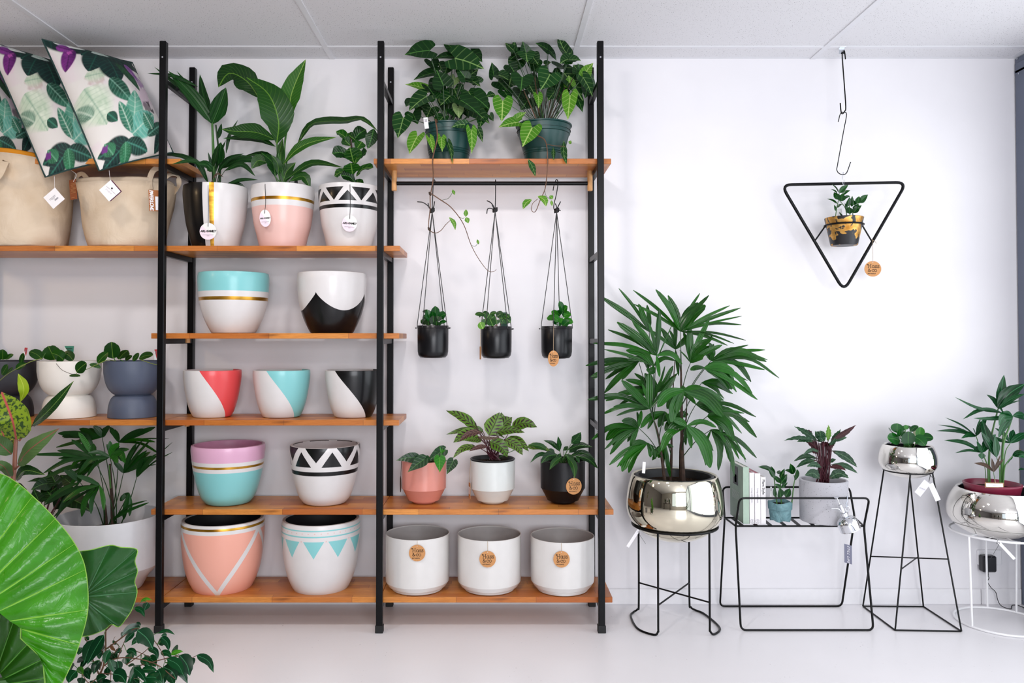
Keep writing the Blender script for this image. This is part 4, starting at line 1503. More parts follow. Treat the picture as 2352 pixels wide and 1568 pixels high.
pa, ba, ra, za, _ = stepped('potted_philodendron', 'heartleaf philodendron in a dusty pink planter with stepped foot', 973.8, plain('dusty_pink_enamel', '#d4897b', .24, coat=.3, vary=.02), .02)
cr = ba + V((.01, 0, za - .02))
r1 = [(520, 560, 470, 590, 60, 10, -.06, -.09), (385, 560, 208, 577, 100, 16, -.075, -.10), (468, 578, 320, 690, 120, 6, -.125, -.155), (655, 490, 500, 592, 112, 6, -.02, -.06), (630, 560, 631, 694, 108, 0, -.12, -.16, G_PHILB), (755, 590, 696, 712, 104, 0, -.1, -.13)]
lvs(pa, M2, YM, r1, G_PHIL, 'heart', crown=cr, pet_r=.0016, pet_mat=M_STEMG, fold=.2, rr=.15)
stem(pa, [cr, M2.p(620, 545, YM - .09), M2.p(640, 500, YM - .09), M2.p(650, 520, YM - .1), M2.p(690, 575, YM - .1), M2.p(750, 585, YM - .1)], .0017, M_STEMG)
lvs(pa, M2, YM - .09, [(648, 530, 630, 430, 16, 0, 0, 0), (650, 520, 658, 450, 12, 0, 0, 0), (655, 500, 690, 464, 14, 0, 0, 0)], G_PHILB, 'lance')
t = disc(MB(), V((ba.x - ra - .004, ba.y - .012, M2.p(0, 800, YM).z)), V((.28, -.96, 0)), V((0, 0, 1)), .018, M2.m(78, YM), .001).build('swing_tag', plain('dark_brown_card', '#3a2418', .7), pa, smooth=False, label='dark brown round tag seen edge on')
MB().tube([V((ba.x - ra - .001, ba.y, ba.z + za)), V((ba.x - ra - .003, ba.y - .012, M2.p(0, 735, YM).z))], .001, 5).build('string', M_CORD, t)

pa, ba, ra, za, _ = stepped('potted_calathea', 'peacock calathea with dark blotched leaves in a pale grey planter with stepped foot', 1131.4, plain('pale_grey_enamel', '#d3d8d6', .24, coat=.3, vary=.015), .012)
cr = ba + V((.01, 0, za))
lm, lt = lathe([(ra - .006, za - .004), (ra - .004, za + .0035), (ra + .001, za + .0045), (ra - .002, za + .008), (ra - .006, za + .008), (ra - .009, za + .004), (ra - .012, za - .012)], ba, 48)
mob('nursery_pot', lm, lt, M_NURS, pa, sharp=40)
r1 = [(990, 268, 690, 95, 118, 22, 0, -.04), (1105, 335, 1205, 112, 190, -6, -.04, -.02), (1190, 300, 1330, 158, 170, 10, .02, .03), (1215, 290, 1225, 112, 150, 0, .04, .04), (1325, 262, 1572, 256, 130, 44, .0, -.05), (1180, 305, 1452, 306, 95, 22, -.04, -.09),
      (1020, 295, 690, 326, 62, 26, .03, 0), (1005, 305, 760, 404, 120, 30, -.05, -.1), (980, 440, 755, 556, 66, 40, -.05, -.1), (1110, 395, 1285, 548, 140, 36, -.1, -.15), (1260, 380, 1430, 526, 110, 30, -.07, -.12),
      (1280, 360, 1490, 490, 100, 30, -.03, -.08), (1040, 380, 870, 385, 80, 14, .02, 0), (1050, 300, 900, 270, 70, 12, .05, .05), (1200, 330, 1250, 300, 120, 10, .0, -.02)]
lvs(pa, M2, YM, r1, G_CAL, 'ovate', crown=cr, pet_r=.0022, pet_mat=M_STEMR, fold=.14, wave=.06, nw=3, nseg=10, ymax=-.06)
r1 = [(1030, 300, 812, 395, 70, 26, -.09, -.13), (1090, 440, 912, 488, 52, 12, -.09, -.12), (1000, 350, 1210, 355, 34, -10, -.09, -.1)]
lvs(pa, M2, YM, r1, G_CALP, 'ovate', crown=cr, pet_r=.002, pet_mat=M_STEMR, fold=.3)
lvs(pa, M2, YM, [(1470, 445, 1705, 490, 72, 28, -.02, -.05)], G_CAL, 'ovate', crown=cr, pet_r=.0018, pet_mat=M_STEMG)
for i in range(10):
    stem(pa, [cr + V((random.uniform(-.03, .03), random.uniform(-.03, .03), 0)), M2.p(1110 + random.uniform(-40, 70), 470, YM + random.uniform(-.04, .02)), M2.p(1060 + i * 25, 370, YM + random.uniform(-.05, .02))], [.0032, .002], M_STEMR)
t = plate(MB(), V((ba.x - ra - .003, ba.y - .02, M2.p(0, 858, YM).z)), V((.25, -.97, 0)), V((0, 0, 1)), .034, M2.m(150, YM), .001).build('swing_tag', M_KRAFT, pa, smooth=False, label='kraft tag seen edge on')
plate(MB(), V((ba.x - ra - .0046, ba.y - .022, M2.p(0, 855, YM).z)), V((.25, -.97, 0)), V((0, 0, 1)), .022, M2.m(70, YM), .0006).build('sticker', M_CARD, t, smooth=False)
MB().tube([V((ba.x - ra + .002, ba.y - .02, ba.z + za)), V((ba.x - ra - .003, ba.y - .02, M2.p(0, 785, YM).z))], .001, 5).build('string', M_TWINE, t)

pa, ba, ra, za, _ = stepped('potted_spathiphyllum', 'narrow leaved peace lily in a matt black planter with stepped foot and round kraft tag', 1292.7, plain('matt_black_enamel', '#0c0b0e', .4, spec=.3, vary=.04), .02)
cr = ba + V((.005, 0, za - .02))
r1 = [(1790, 490, 1630, 380, 50, 24), (1790, 480, 1770, 342, 52, 0), (1900, 412, 1992, 302, 92, -8, -.03, -.05), (1865, 475, 2102, 446, 80, 28, -.03, -.06), (1690, 490, 1480, 425, 66, 22, -.04, -.06), (1765, 520, 1608, 604, 90, 30, -.09, -.13), (1700, 515, 1503, 598, 40, 40, -.06, -.1),
      (1800, 545, 1690, 664, 62, 14, -.12, -.16), (1885, 535, 2132, 574, 66, 52, -.02, -.05), (1930, 530, 2158, 656, 82, 34, -.06, -.1), (1850, 525, 1932, 748, 78, 30, -.12, -.17), (1845, 515, 1925, 606, 66, 10, -.1, -.14), (1940, 545, 1975, 604, 40, 6, -.1, -.12), (1785, 510, 1778, 565, 44, 0, -.1), (1820, 480, 1870, 440, 40),
      (1740, 520, 1660, 470, 56, 10), (1880, 500, 1960, 470, 60, 10), (1720, 540, 1640, 560, 60, 12, -.08, -.1)]
lvs(pa, M2, YM, r1, [G_LILY, G_DARK, G_PHIL], 'lance', crown=cr, pet_r=.0017, pet_mat=M_STEMG, fold=.2, ymax=-.06)
c = M2.p(1926, 828, YM - ra - .006)
c.y = YM - sqrt(max(0, ra * ra - (c.x - ba.x) ** 2)) - .006
an = math.atan2(c.x - ba.x, ra)
hass_tag(pa, V((c.x, c.y + .004, ba.z + za - .03)), c, M2.m(79, c.y), ux=V((cos(an * .6), sin(an * .6), 0)))

# ------------------------------------------------------------------ hourglass planters with hoya on the third left board
I_ = Fr(0, 760, 3.408)
YH = -.2


def hourglass(label, cx, w, mat):
    prof = [(54, 961), (54, 953), (53, 935), (49, 918), (43, 909), (38.5, 906.5), (38.2, 905), (43, 903), (52, 893), (59, 877), (63, 855), (63.5, 838), (63.5, 828)]
    prof = [(a * w, b) for a, b in prof]
    return make_pot('potted_hoya', label, 'plant', cx, YH, ZS['d'], prof, mat, .006, soil=.02, planted=True, smooth=True, group='hourglass planters with hoya')


def vine_c(parent, pts, r=.0016):
    stem(parent, [I_.p(*q) for q in pts], [r, r * .7], plain('hoya_vine', '#7a8a3a', .5, vary=.1) if 'hoya_vine' not in bpy.data.materials else bpy.data.materials['hoya_vine'], 'trailing_vine')


M_LBL = two_tone('red_blue_label_card', '#f2f2f4', '#b0303a')
pa, ba, ra, za, _ = hourglass('hoya in a slate blue hourglass planter', 306, .985, plain('slate_blue_ceramic', '#4d566a', .5, vary=.05, scale=12))
cr = ba + V((0, 0, za - .015))
vine_c(pa, [(905, 235, YH - .05), (840, 228, YH - ra), (760, 262, YH - ra - .03), (690, 295, YH - ra - .03), (610, 325, YH - ra - .03), (595, 340, YH - ra - .03)])
vine_c(pa, [(1100, 225, YH - .1), (1160, 245, YH - ra - .01), (1220, 262, YH - ra - .02), (1242, 255, YH - ra - .02), (1244, 235, YH - ra - .02)])
r1 = [(885, 215, 872, 85, 122, 0, -.05, -.06), (765, 250, 846, 168, 72, 6, -.12, -.12), (930, 222, 1002, 150, 86, 6, -.06), (1040, 235, 1088, 172, 58, 0, -.04), (1088, 215, 1198, 188, 74, 10, -.08), (985, 232, 1035, 192, 44, 6, -.02),
      (960, 215, 985, 160, 84, 0, .0), (700, 262, 790, 288, 34, 6, -.16, -.15), (598, 320, 678, 250, 92, 4, -.16, -.17), (542, 350, 630, 352, 28, 4, -.16, -.16)]
lvs(pa, I_, YH, r1, G_HOYA, 'round', nseg=14, fold=.16, curl=.1, crown=None)
for a, b in (((905, 240), (890, 205)), ((985, 245), (940, 225))):
    stem(pa, [I_.p(*a, YH - .05), I_.p(*b, YH - .05)], .002, M_STEMG, 'petiole')
t = plant_label(pa, I_.p(1218, 185, YH - .05), .012, .05, M_LBL, .05, print_mat=M_GREYINK)

pa, ba, ra, za, _ = hourglass('hoya in a white hourglass planter', 159.5, 1.04, plain('matt_white_ceramic', '#e9e5de', .5, vary=.03, scale=12))
r1 = [(328, 218, 230, 160, 80, 10, -.08), (430, 225, 378, 118, 140, 0, -.05), (500, 228, 405, 172, 108, 10, -.09), (572, 230, 498, 170, 74, 10, -.08), (440, 160, 380, 130, 70, 0, -.02)]
lvs(pa, I_, YH, r1, G_HOYA, 'round', nseg=14, fold=.16, curl=.1)
stem(pa, [I_.p(310, 218, YH - .1), I_.p(330, 215, YH - .09), I_.p(370, 150, YH - .06)], .002, M_STEMG, 'stem')
stem(pa, [I_.p(440, 255, YH - ra - .005), I_.p(480, 300, YH - ra - .006), I_.p(520, 322, YH - ra - .006), I_.p(565, 338, YH - ra - .01)], .001, M_STEMB, 'twig')
plant_label(pa, I_.p(538, 170, YH + .02), .044, .065, two_tone('green_and_white_card', '#dfeae4', '#2d7a63'), 0, print_mat=M_INK)

pa, ba, ra, za, _ = hourglass('hoya in a black hourglass planter', 13, 1.06, plain('charcoal_ceramic', '#26252c', .5, vary=.05, scale=12))
vine_c(pa, [(330, 213, YH - ra - .02), (240, 240, YH - ra - .02), (140, 290, YH - ra - .03), (60, 335, YH - ra - .03), (0, 385, YH - ra - .03), (-40, 410, YH - ra - .03)])
r1 = [(20, 225, 22, 143, 74, 0, -.06), (42, 222, 106, 185, 40, 6, -.06), (160, 255, 186, 172, 56, 0, -.15, -.15), (125, 300, 206, 254, 48, 8, -.16), (15, 342, 62, 264, 58, 0, -.16), (55, 335, 98, 282, 34, 0, -.16), (-10, 230, -40, 170, 70, 0)]
lvs(pa, I_, YH, r1, G_HOYA, 'round', nseg=14, fold=.16, curl=.1)
plant_label(pa, I_.p(196, 175, YH - .0), .014, .055, M_LBL, -.1, print_mat=M_GREYINK)

# ------------------------------------------------------------------ large white planter with a lady palm on the bottom left board
M_SATW = plain('satin_white_fibreglass', '#d9dade', .3, coat=.2, vary=.015)
YL = -.215
prof = [(72, 1350), (73, 1346), (86, 1322), (108, 1300), (112, 1294), (113.5, 1200), (113.5, 1181)]
pa, ba, ra, za, _ = make_pot('potted_lady_palm', 'dark lady palm in a large satin white planter on the bottom board', 'plant', 250, YL, ZS['f'], prof, M_SATW, .006, soil=.09, planted=True, smooth=False, sharp=20)
cr = ba + V((.02, 0, za - .09))
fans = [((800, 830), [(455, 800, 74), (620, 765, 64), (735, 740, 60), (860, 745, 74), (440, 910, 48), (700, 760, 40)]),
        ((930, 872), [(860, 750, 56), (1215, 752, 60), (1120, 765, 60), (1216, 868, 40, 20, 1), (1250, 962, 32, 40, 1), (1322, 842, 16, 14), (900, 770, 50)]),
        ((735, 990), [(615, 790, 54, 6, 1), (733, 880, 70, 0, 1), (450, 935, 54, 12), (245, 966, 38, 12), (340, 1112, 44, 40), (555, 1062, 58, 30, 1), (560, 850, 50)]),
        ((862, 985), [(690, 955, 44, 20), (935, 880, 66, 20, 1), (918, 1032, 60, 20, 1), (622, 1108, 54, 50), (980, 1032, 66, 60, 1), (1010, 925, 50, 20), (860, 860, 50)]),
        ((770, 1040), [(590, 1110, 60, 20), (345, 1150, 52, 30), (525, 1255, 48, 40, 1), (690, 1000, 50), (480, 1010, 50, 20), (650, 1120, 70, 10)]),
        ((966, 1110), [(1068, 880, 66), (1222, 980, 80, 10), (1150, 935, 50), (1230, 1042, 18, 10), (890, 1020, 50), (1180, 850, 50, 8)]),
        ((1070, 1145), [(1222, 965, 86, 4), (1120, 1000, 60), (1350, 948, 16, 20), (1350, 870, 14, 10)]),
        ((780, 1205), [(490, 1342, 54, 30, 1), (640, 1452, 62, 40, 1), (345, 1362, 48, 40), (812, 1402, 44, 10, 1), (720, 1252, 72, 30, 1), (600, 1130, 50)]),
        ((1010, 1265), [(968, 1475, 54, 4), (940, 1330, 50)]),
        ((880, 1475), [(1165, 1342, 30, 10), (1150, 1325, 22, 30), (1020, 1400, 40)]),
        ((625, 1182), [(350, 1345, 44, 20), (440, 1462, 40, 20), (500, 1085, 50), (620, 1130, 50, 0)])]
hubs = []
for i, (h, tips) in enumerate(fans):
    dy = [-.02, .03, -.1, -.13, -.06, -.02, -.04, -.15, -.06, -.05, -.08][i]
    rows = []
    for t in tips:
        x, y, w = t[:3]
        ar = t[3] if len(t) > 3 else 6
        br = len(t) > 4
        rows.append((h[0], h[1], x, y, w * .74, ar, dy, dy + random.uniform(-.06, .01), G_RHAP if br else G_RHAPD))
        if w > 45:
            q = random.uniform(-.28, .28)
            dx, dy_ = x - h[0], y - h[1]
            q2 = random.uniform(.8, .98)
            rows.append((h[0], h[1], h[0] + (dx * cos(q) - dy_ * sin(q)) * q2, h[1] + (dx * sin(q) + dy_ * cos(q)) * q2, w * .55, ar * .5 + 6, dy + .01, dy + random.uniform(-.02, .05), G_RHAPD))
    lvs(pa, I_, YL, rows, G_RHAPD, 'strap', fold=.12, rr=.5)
    hubs.append((h, dy))
for i, (h, dy) in enumerate(hubs):
    a = cr + V((random.uniform(-.04, .05), random.uniform(-.03, .03), 0))
    b = I_.p(*h, YL + dy)
    stem(pa, [a, a.lerp(b, .5) + V((.012, .0, .02)), b], [.0028, .0016], M_STEMD)
stem(pa, [cr, I_.p(880, 1380, YL), I_.p(872, 1240, YL - .01), I_.p(860, 1040, YL - .02)], [.010, .005], M_STEMB, 'cane')
stem(pa, [cr + V((-.03, 0, 0)), I_.p(822, 1400, YL - .02), I_.p(815, 1350, YL - .02)], [.009, .006], M_STEMB, 'cane')
stem(pa, [I_.p(865, 1230, YL - .03), I_.p(855, 1050, YL - .05)], [.004, .003], M_STEMG)

# dark plant in a maroon pot, half hidden between the giant leaf and the white planter
prof = [(34, 1350), (36, 1340), (46, 1262), (47, 1250)]
pa, ba, ra, za, _ = make_pot('potted_foliage_plant', 'dark broad leaved plant in a maroon pot, half hidden beside the large white planter', 'plant', 82, -.16, ZS['f'], prof, plain('maroon_plastic', '#4a1f22', .5), .005, soil=.02, planted=True, smooth=False)
cr = ba + V((0, 0, za - .02))
r1 = [(370, 1200, 240, 1245, 110, 14), (400, 1290, 320, 1190, 130, 0), (430, 1240, 330, 1330, 120, 10), (460, 1190, 560, 1130, 110, 0), (430, 1180, 380, 1080, 100, 0), (500, 1280, 610, 1240, 110, 10), (560, 1330, 720, 1420, 130, 20),
      (300, 1320, 260, 1230, 110), (470, 1330, 420, 1400, 130, 0), (350, 1200, 210, 1180, 50, 30), (520, 1250, 560, 1350, 110), (540, 1180, 480, 1130, 90)]
lvs(pa, I_, -.16, r1, [G_DARK, G_SYND], 'heart', crown=cr, pet_r=.0024, pet_mat=M_STEMR, fold=.14, ymax=-.03)

# ------------------------------------------------------------------ canvas baskets on the second left board
def mat_canvas(name, c1, c2):
    m = MT(name, .85, spec=.15)
    n = m.noise(7, 5, dist=.5)
    m.color(m.mix(n.step(.3, .7), c1, c2))
    vec = m.node('ShaderNodeTexCoord').outputs['Object']
    w = m.noise(11, 5, m.mapping(vec, (1, 1, .8)), dist=1.0)
    m.bump(w, .4, .015)
    return m.m


M_CANV = mat_canvas('natural_canvas', '#cbb79d', '#dcccb6')
M_CANV2 = mat_canvas('canvas_lining', '#b5a48f', '#c6b7a4')
M_MUST = mat_canvas('mustard_canvas', '#c07a1c', '#d18c28')
A_ = Fr(0, 60, 2.8)
YBK = -.2


def basket(label, cx, hw_top, hw_bot, y_top, y_fold, lining, group, tilt=0.0):
    k = 1 / ppm(YBK)
    base = V((P(cx, 500, YBK).x, YBK, ZS['b'] + .001))
    zt = P(cx, y_top, YBK).z - base.z
    zf = P(cx, y_fold, YBK).z - base.z
    rb, rt = hw_bot * k, hw_top * k
    ph = random.uniform(0, 6)

    def wob(r, z, a):
        q = z / zt
        r = r * (1 - .17 * cos(a) ** 2)
        s = 1 + .018 * sin(3 * a + ph + 5 * q) * q + .012 * sin(7 * a - ph + 9 * q)
        return r * s, z + (.006 * sin(2 * a + ph) * q if z > .02 else 0) - tilt * q * (1 - cos(a)) / 2

    root = thing('canvas_basket', label, 'basket', base, group)
    pr = [(0, 0), (rb * .95, 0), (rb, .008)] + [(rb + (rt - rb) * t ** .85, .008 + (zf - .008) * t) for t in [i / 10 for i in range(1, 11)]]
    pr += [(rt + .004, zf + .001), (rt - .006, zf - .002)]
    vs, fs = lathe(pr, base, 56, wob)
    mob('body', vs, fs, M_CANV, root)
    ri = rt - .008
    pr = [(ri, zf - .03), (ri - .002, zf), (ri + .002, (zf + zt) / 2), (ri - .004, zt - .004), (ri - .008, zt), (ri - .012, zt - .006), (ri - .012, zf - .02), (rb - .01, .02), (0, .02)]
    vs, fs = lathe(pr, base, 56, wob)
    mob('rim', vs, fs, lining, root)
    return root, base, rt, zt


def strap(parent, pts, w, nrm, mat, name='handle'):
    path = smooth_path(pts, 5)
    vs, fs = [], []
    for i, p in enumerate(path):
        t = (path[min(i + 1, len(path) - 1)] - path[max(i - 1, 0)]).normalized()
        s = t.cross(V(nrm)).normalized() * w / 2
        n = s.cross(t).normalized() * .0015
        vs += [p - s + n, p + s + n, p + s - n, p - s - n]
    for i in range(len(path) - 1):
        for k in range(4):
            fs.append([i * 4 + k, i * 4 + (k + 1) % 4, i * 4 + 4 + (k + 1) % 4, i * 4 + 4 + k])
    fs += [[0, 1, 2, 3], [len(vs) - 1, len(vs) - 2, len(vs) - 3, len(vs) - 4]]
    return mob(name, vs, fs, mat, parent, smooth=True, sharp=40)


GB = 'canvas baskets on the second left board'
r1, b1, rt1, zt1 = basket('larger canvas basket with mustard lining under the tilted cushions', 52, 112, 96, 360, 372, M_MUST, GB, .05)
strap(r1, [A_.p(40, 905, YBK - rt1 * .93), A_.p(35, 872, YBK - rt1), A_.p(-10, 960, YBK - rt1 - .02), A_.p(-70, 980, YBK - rt1 - .02), A_.p(-120, 900, YBK - rt1 * .9)], A_.m(46, YBK), (0, -1, 0), M_CANV)
t = plate(MB(), A_.p(470, 1050, YBK - .1), V((cos(.1), -.35, sin(.1))).normalized(), V((-.08, 0, 1)).normalized(), A_.m(56, YBK), A_.m(125, YBK), .0015).build('swing_tag', plain('rust_brown_card', '#8a4a26', .7, vary=.06), r1, smooth=False, label='rust brown swing tag')
MB().tube(smooth_path([A_.p(455, 925, YBK - .1), A_.p(490, 955, YBK - .11), A_.p(472, 1000, YBK - .103)], 4), .0012, 5).build('string', M_CARD, t)
pb = MB()
for i in range(9):
    plate(pb, A_.p(470, 1012 + i * 8.5 + (22 if i == 8 else 0), YBK - .104), V((cos(.1), -.35, sin(.1))).normalized(), V((-.08, 0, 1)).normalized(), A_.m(40 - 12 * (i % 3 == 2), YBK), .0012, .0004)
pb.build('print', M_DOWEL, t, smooth=False)
r2, b2, rt2, zt2 = basket('smaller canvas basket with grey folded rim and strap handles beside the post', 291, 108, 82, 420, 431, M_CANV2, GB)
# handles: left pair peeping behind the rim, right pair by the post
strap(r2, [A_.p(500, 1000, YBK + .02), A_.p(495, 965, YBK), A_.p(530, 950, YBK - .02), A_.p(565, 985, YBK - .03)], A_.m(28, YBK), (.4, -.9, 0), M_CANV)
strap(r2, [A_.p(965, 1050, YBK - rt2 * .55), A_.p(962, 990, YBK - .12), A_.p(985, 930, YBK - .1), A_.p(1030, 905, YBK - .08)], A_.m(36, YBK), (0, -1, .1), M_CANV2)
strap(r2, [A_.p(1000, 1060, YBK - rt2 * .45), A_.p(1030, 1010, YBK - .09), A_.p(1090, 955, YBK - .06), A_.p(1140, 965, YBK - .02), A_.p(1150, 1020, YBK), A_.p(1120, 1075, YBK + .02), A_.p(1085, 1110, YBK + .03)], A_.m(30, YBK), (.2, -.6, .6), M_CANV)
c = A_.p(1000, 1122, YBK - rt2 * .78)
ux, uz = V((1, .35, 0)).normalized(), V((-.05, 0, 1)).normalized()
t = plate(MB(), c, ux, uz, A_.m(76, YBK), A_.m(130, YBK), .0015).build('swing_tag', plain('tan_brown_card', '#a0602e', .7, vary=.05), r2, smooth=False, label='tan swing tag with white brush lettering')
plate(MB(), c + ux * .012 - uz * .012 + V((0, -.0016, 0)), ux, uz, .024, .062, .0006).build('sticker', M_CARD, t, smooth=False)
lettering('PAPER LOVE.', .0215, c + V((0, -.0022, 0)) - ux * .016, -uz, ux, M_CARD, t, fat=.0006, shear=.1, spacing=.72)

# ------------------------------------------------------------------ botanical cushions
def seg_d(px, py, ax, ay, bx, by):
    dx, dy = bx - ax, by - ay
    L = np.hypot(dx, dy)
    t = ((px - ax) * dx + (py - ay) * dy) / (L * L)
    s = ((px - ax) * -dy + (py - ay) * dx) / L
    return t, s


BL, TL, BR, TR = np.array((630., 930.)), np.array((272., 85.)), np.array((1100., 800.)), np.array((850., 240.))


def cushion_print(nu, nv, flip):
    """printed leaves in the cloth's own coordinates, colours per vertex"""
    u = np.linspace(0, 1, nu)[None, :].repeat(nv, 0)
    v = np.linspace(0, 1, nv)[:, None].repeat(nu, 1)
    if flip:
        u = 1 - u
        v = (v + .37) % 1.0
    x, y = [BL[k] * (1 - u) * (1 - v) + BR[k] * u * (1 - v) + TL[k] * (1 - u) * v + TR[k] * u * v for k in (0, 1)]
    rs = np.random.RandomState(3)

    def nz(f):
        g = rs.rand(f + 2, f + 2)
        a, b = u * f * .999, v * f * .999
        i, j = np.clip(a.astype(int), 0, f), np.clip(b.astype(int), 0, f)
        fa, fb = a - i, b - j
        fa, fb = fa * fa * (3 - 2 * fa), fb * fb * (3 - 2 * fb)
        return (g[j, i] * (1 - fa) + g[j, i + 1] * fa) * (1 - fb) + (g[j + 1, i] * (1 - fa) + g[j + 1, i + 1] * fa) * fb
    n1, n2 = nz(14), nz(40)
    col = np.ones((nv, nu, 3)) * np.array(lin('#d6d3cf')[:3])
    m = np.clip((n1 - .6) * 4, 0, 1)[..., None] * .35
    col = col * (1 - m) + np.array(lin('#d2bccb')[:3]) * m

    def blob(ax, ay, r, c, amt):
        nonlocal col
        d = np.hypot(x - ax, y - ay) / r + (n2 - .5) * 1.1
        m = np.clip((1 - d) * 3, 0, 1)[..., None] * amt
        col = col * (1 - m) + np.array(lin(c)[:3]) * m

    def pl(ax, ay, bx, by, w, c1, c2, vein, soft=.08, nvn=9):
        nonlocal col
        t, s = seg_d(x, y, ax, ay, bx, by)
        tt = np.clip(t, 0, 1)
        w = w * 1.34
        hw = w * .5 * np.sin(np.pi * tt ** .8) ** .75 + 1e-6
        q = np.abs(s) / hw
        inside = np.clip((1 - q) / max(soft, .16), 0, 1) * ((t > 0) & (t < 1))
        st = np.abs((tt * nvn - q * .9) % 1 - .5) * 2
        mixc = np.clip(n1 * .7 + n2 * .5 - .1 + (s > 0) * .12, 0, 1)[..., None]
        c = np.array(lin(c1)[:3]) * (1 - mixc) + np.array(lin(c2)[:3]) * mixc
        ve = (np.clip((st - .7) * 3, 0, 1) * .4 * (q < .9) * (w > 45) + np.clip(1 - np.abs(s) / max(6., w * .03), 0, 1) * .7)[..., None]
        ve = np.clip(ve, 0, 1)
        c = c * (1 - ve) + np.array(lin(vein)[:3]) * ve
        m = inside[..., None]
        col = col * (1 - m) + c * m
    D1, D2, DV = '#08191b', '#0f2f2c', '#1f5a4a'
    T1, T2, TV = '#2f7a66', '#6fae98', '#c4dccb'
    Pp = '#5a1a68'
    blob(560, 420, 60, '#b9a6a0', .7), blob(700, 520, 40, '#cfc0c4', .6), blob(880, 520, 80, '#c9b2c4', .8), blob(900, 600, 40, '#3a2a3a', .7), blob(860, 420, 50, '#8a5f9a', .7)
    blob(1010, 700, 60, '#c9a6c0', .7), blob(420, 300, 30, '#d9c4cf', .8)
    pl(500, 470, 640, 700, 190, '#a9bfa6', '#d3dccb', '#7f9f8a', .5)
    pl(500, 400, 640, 400, 80, '#9fb59a', '#c9d2c0', '#7f9f8a', .6)
    pl(585, 225, 520, 372, 130, D1, D2, DV), pl(630, 235, 700, 470, 140, D1, D2, DV), pl(690, 270, 845, 500, 62, '#0d2a1c', '#1c4a2c', '#2f6a45')
    pl(270, 80, 640, 250, 110, D1, D2, DV), pl(600, 215, 900, 330, 90, D1, D2, DV), pl(330, 110, 520, 200, 30, '#d9dbd9', '#e4e5e3', '#b0c4b8'), pl(520, 190, 660, 250, 40, '#b5c9c0', '#d5dfda', '#7f9f92')
    pl(640, 440, 775, 585, 78, '#0d2a20', '#2f6a55', '#7fae9a')
    pl(800, 755, 800, 510, 100, T1, T2, TV), pl(800, 760, 940, 630, 120, T1, '#79bfb0', TV), pl(790, 745, 700, 580, 56, '#1c4a3a', '#3f8a70', TV)
    pl(795, 800, 612, 865, 95, D1, D2, '#2f7a66'), pl(775, 800, 650, 935, 78, D1, D2, '#2f7a66'), pl(770, 800, 920, 830, 70, D1, '#1c4a3c', '#4f9a86'), pl(765, 800, 790, 915, 62, '#14402a', '#2f7a52', '#6fae8a')
    pl(420, 175, 400, 330, 66, '#3a0f4a', '#7a2a80', '#2a0a3a'), pl(345, 150, 430, 200, 44, '#5a1a68', '#8a3a90', '#2a0a3a'), pl(760, 300, 850, 420, 34, '#7a3a8a', '#a87ab8', '#3a2a4a')
    pl(1020, 700, 970, 830, 66, D1, D2, DV), pl(1010, 520, 1030, 640, 50, '#2f6a62', '#7fae9f', '#cfe0d6'), pl(900, 300, 990, 440, 40, '#3f7a6a', '#8fb8a4', '#cfe0d6')
    pl(830, 280, 760, 160, 70, D1, D2, DV), pl(900, 760, 1040, 640, 50, '#102a24', '#2f5a4a', '#6fae9a')
    pl(640, 640, 700, 690, 50, '#0d2a20', '#1c4a3c', '#3f8a70')
    pl(560, 640, 470, 560, 70, '#2f5a4a', '#8fae98', '#c4d4c4', .4), pl(480, 250, 560, 180, 40, D1, D2, DV), pl(930, 720, 860, 640, 60, '#14402a', '#3f8a70', TV), pl(700, 860, 640, 800, 60, '#0f3a28', '#2f7a52', '#6fae8a')
    pl(430, 95, 720, 50, 105, D1, D2, DV), pl(580, 150, 900, 190, 110, D1, D2, DV), pl(740, 20, 880, 240, 80, D1, D2, DV), pl(830, 90, 990, 400, 70, '#2f6a62', '#7fae9f', '#cfe0d6'), pl(690, 110, 800, 20, 50, '#b5c9c0', '#d5dfda', '#7f9f92'), pl(900, 240, 960, 330, 44, '#7a3a8a', '#a87ab8', '#3a2a4a'), pl(300, 60, 420, -20, 60, D1, D2, DV)
    blob(645, 830, 22, '#6a1f7a', .9), blob(420, 215, 16, '#c05ab0', .7), blob(905, 570, 18, '#2a1a2a', .8), blob(940, 610, 16, '#241a26', .8), blob(380, 130, 30, '#6a2a80', .6)
    return col


M_CUSH = MT('printed_botanical_cloth', .62, spec=.3)
_vc = M_CUSH.node('ShaderNodeVertexColor', layer_name='print')
M_CUSH.color(_vc.outputs[0])
M_CUSH.bump(M_CUSH.noise(9, 3), .25, .02)
M_CUSH = M_CUSH.m
M_PIPE = plain('dark_teal_piping', '#0c3330', .6, vary=.05)
CN = 190


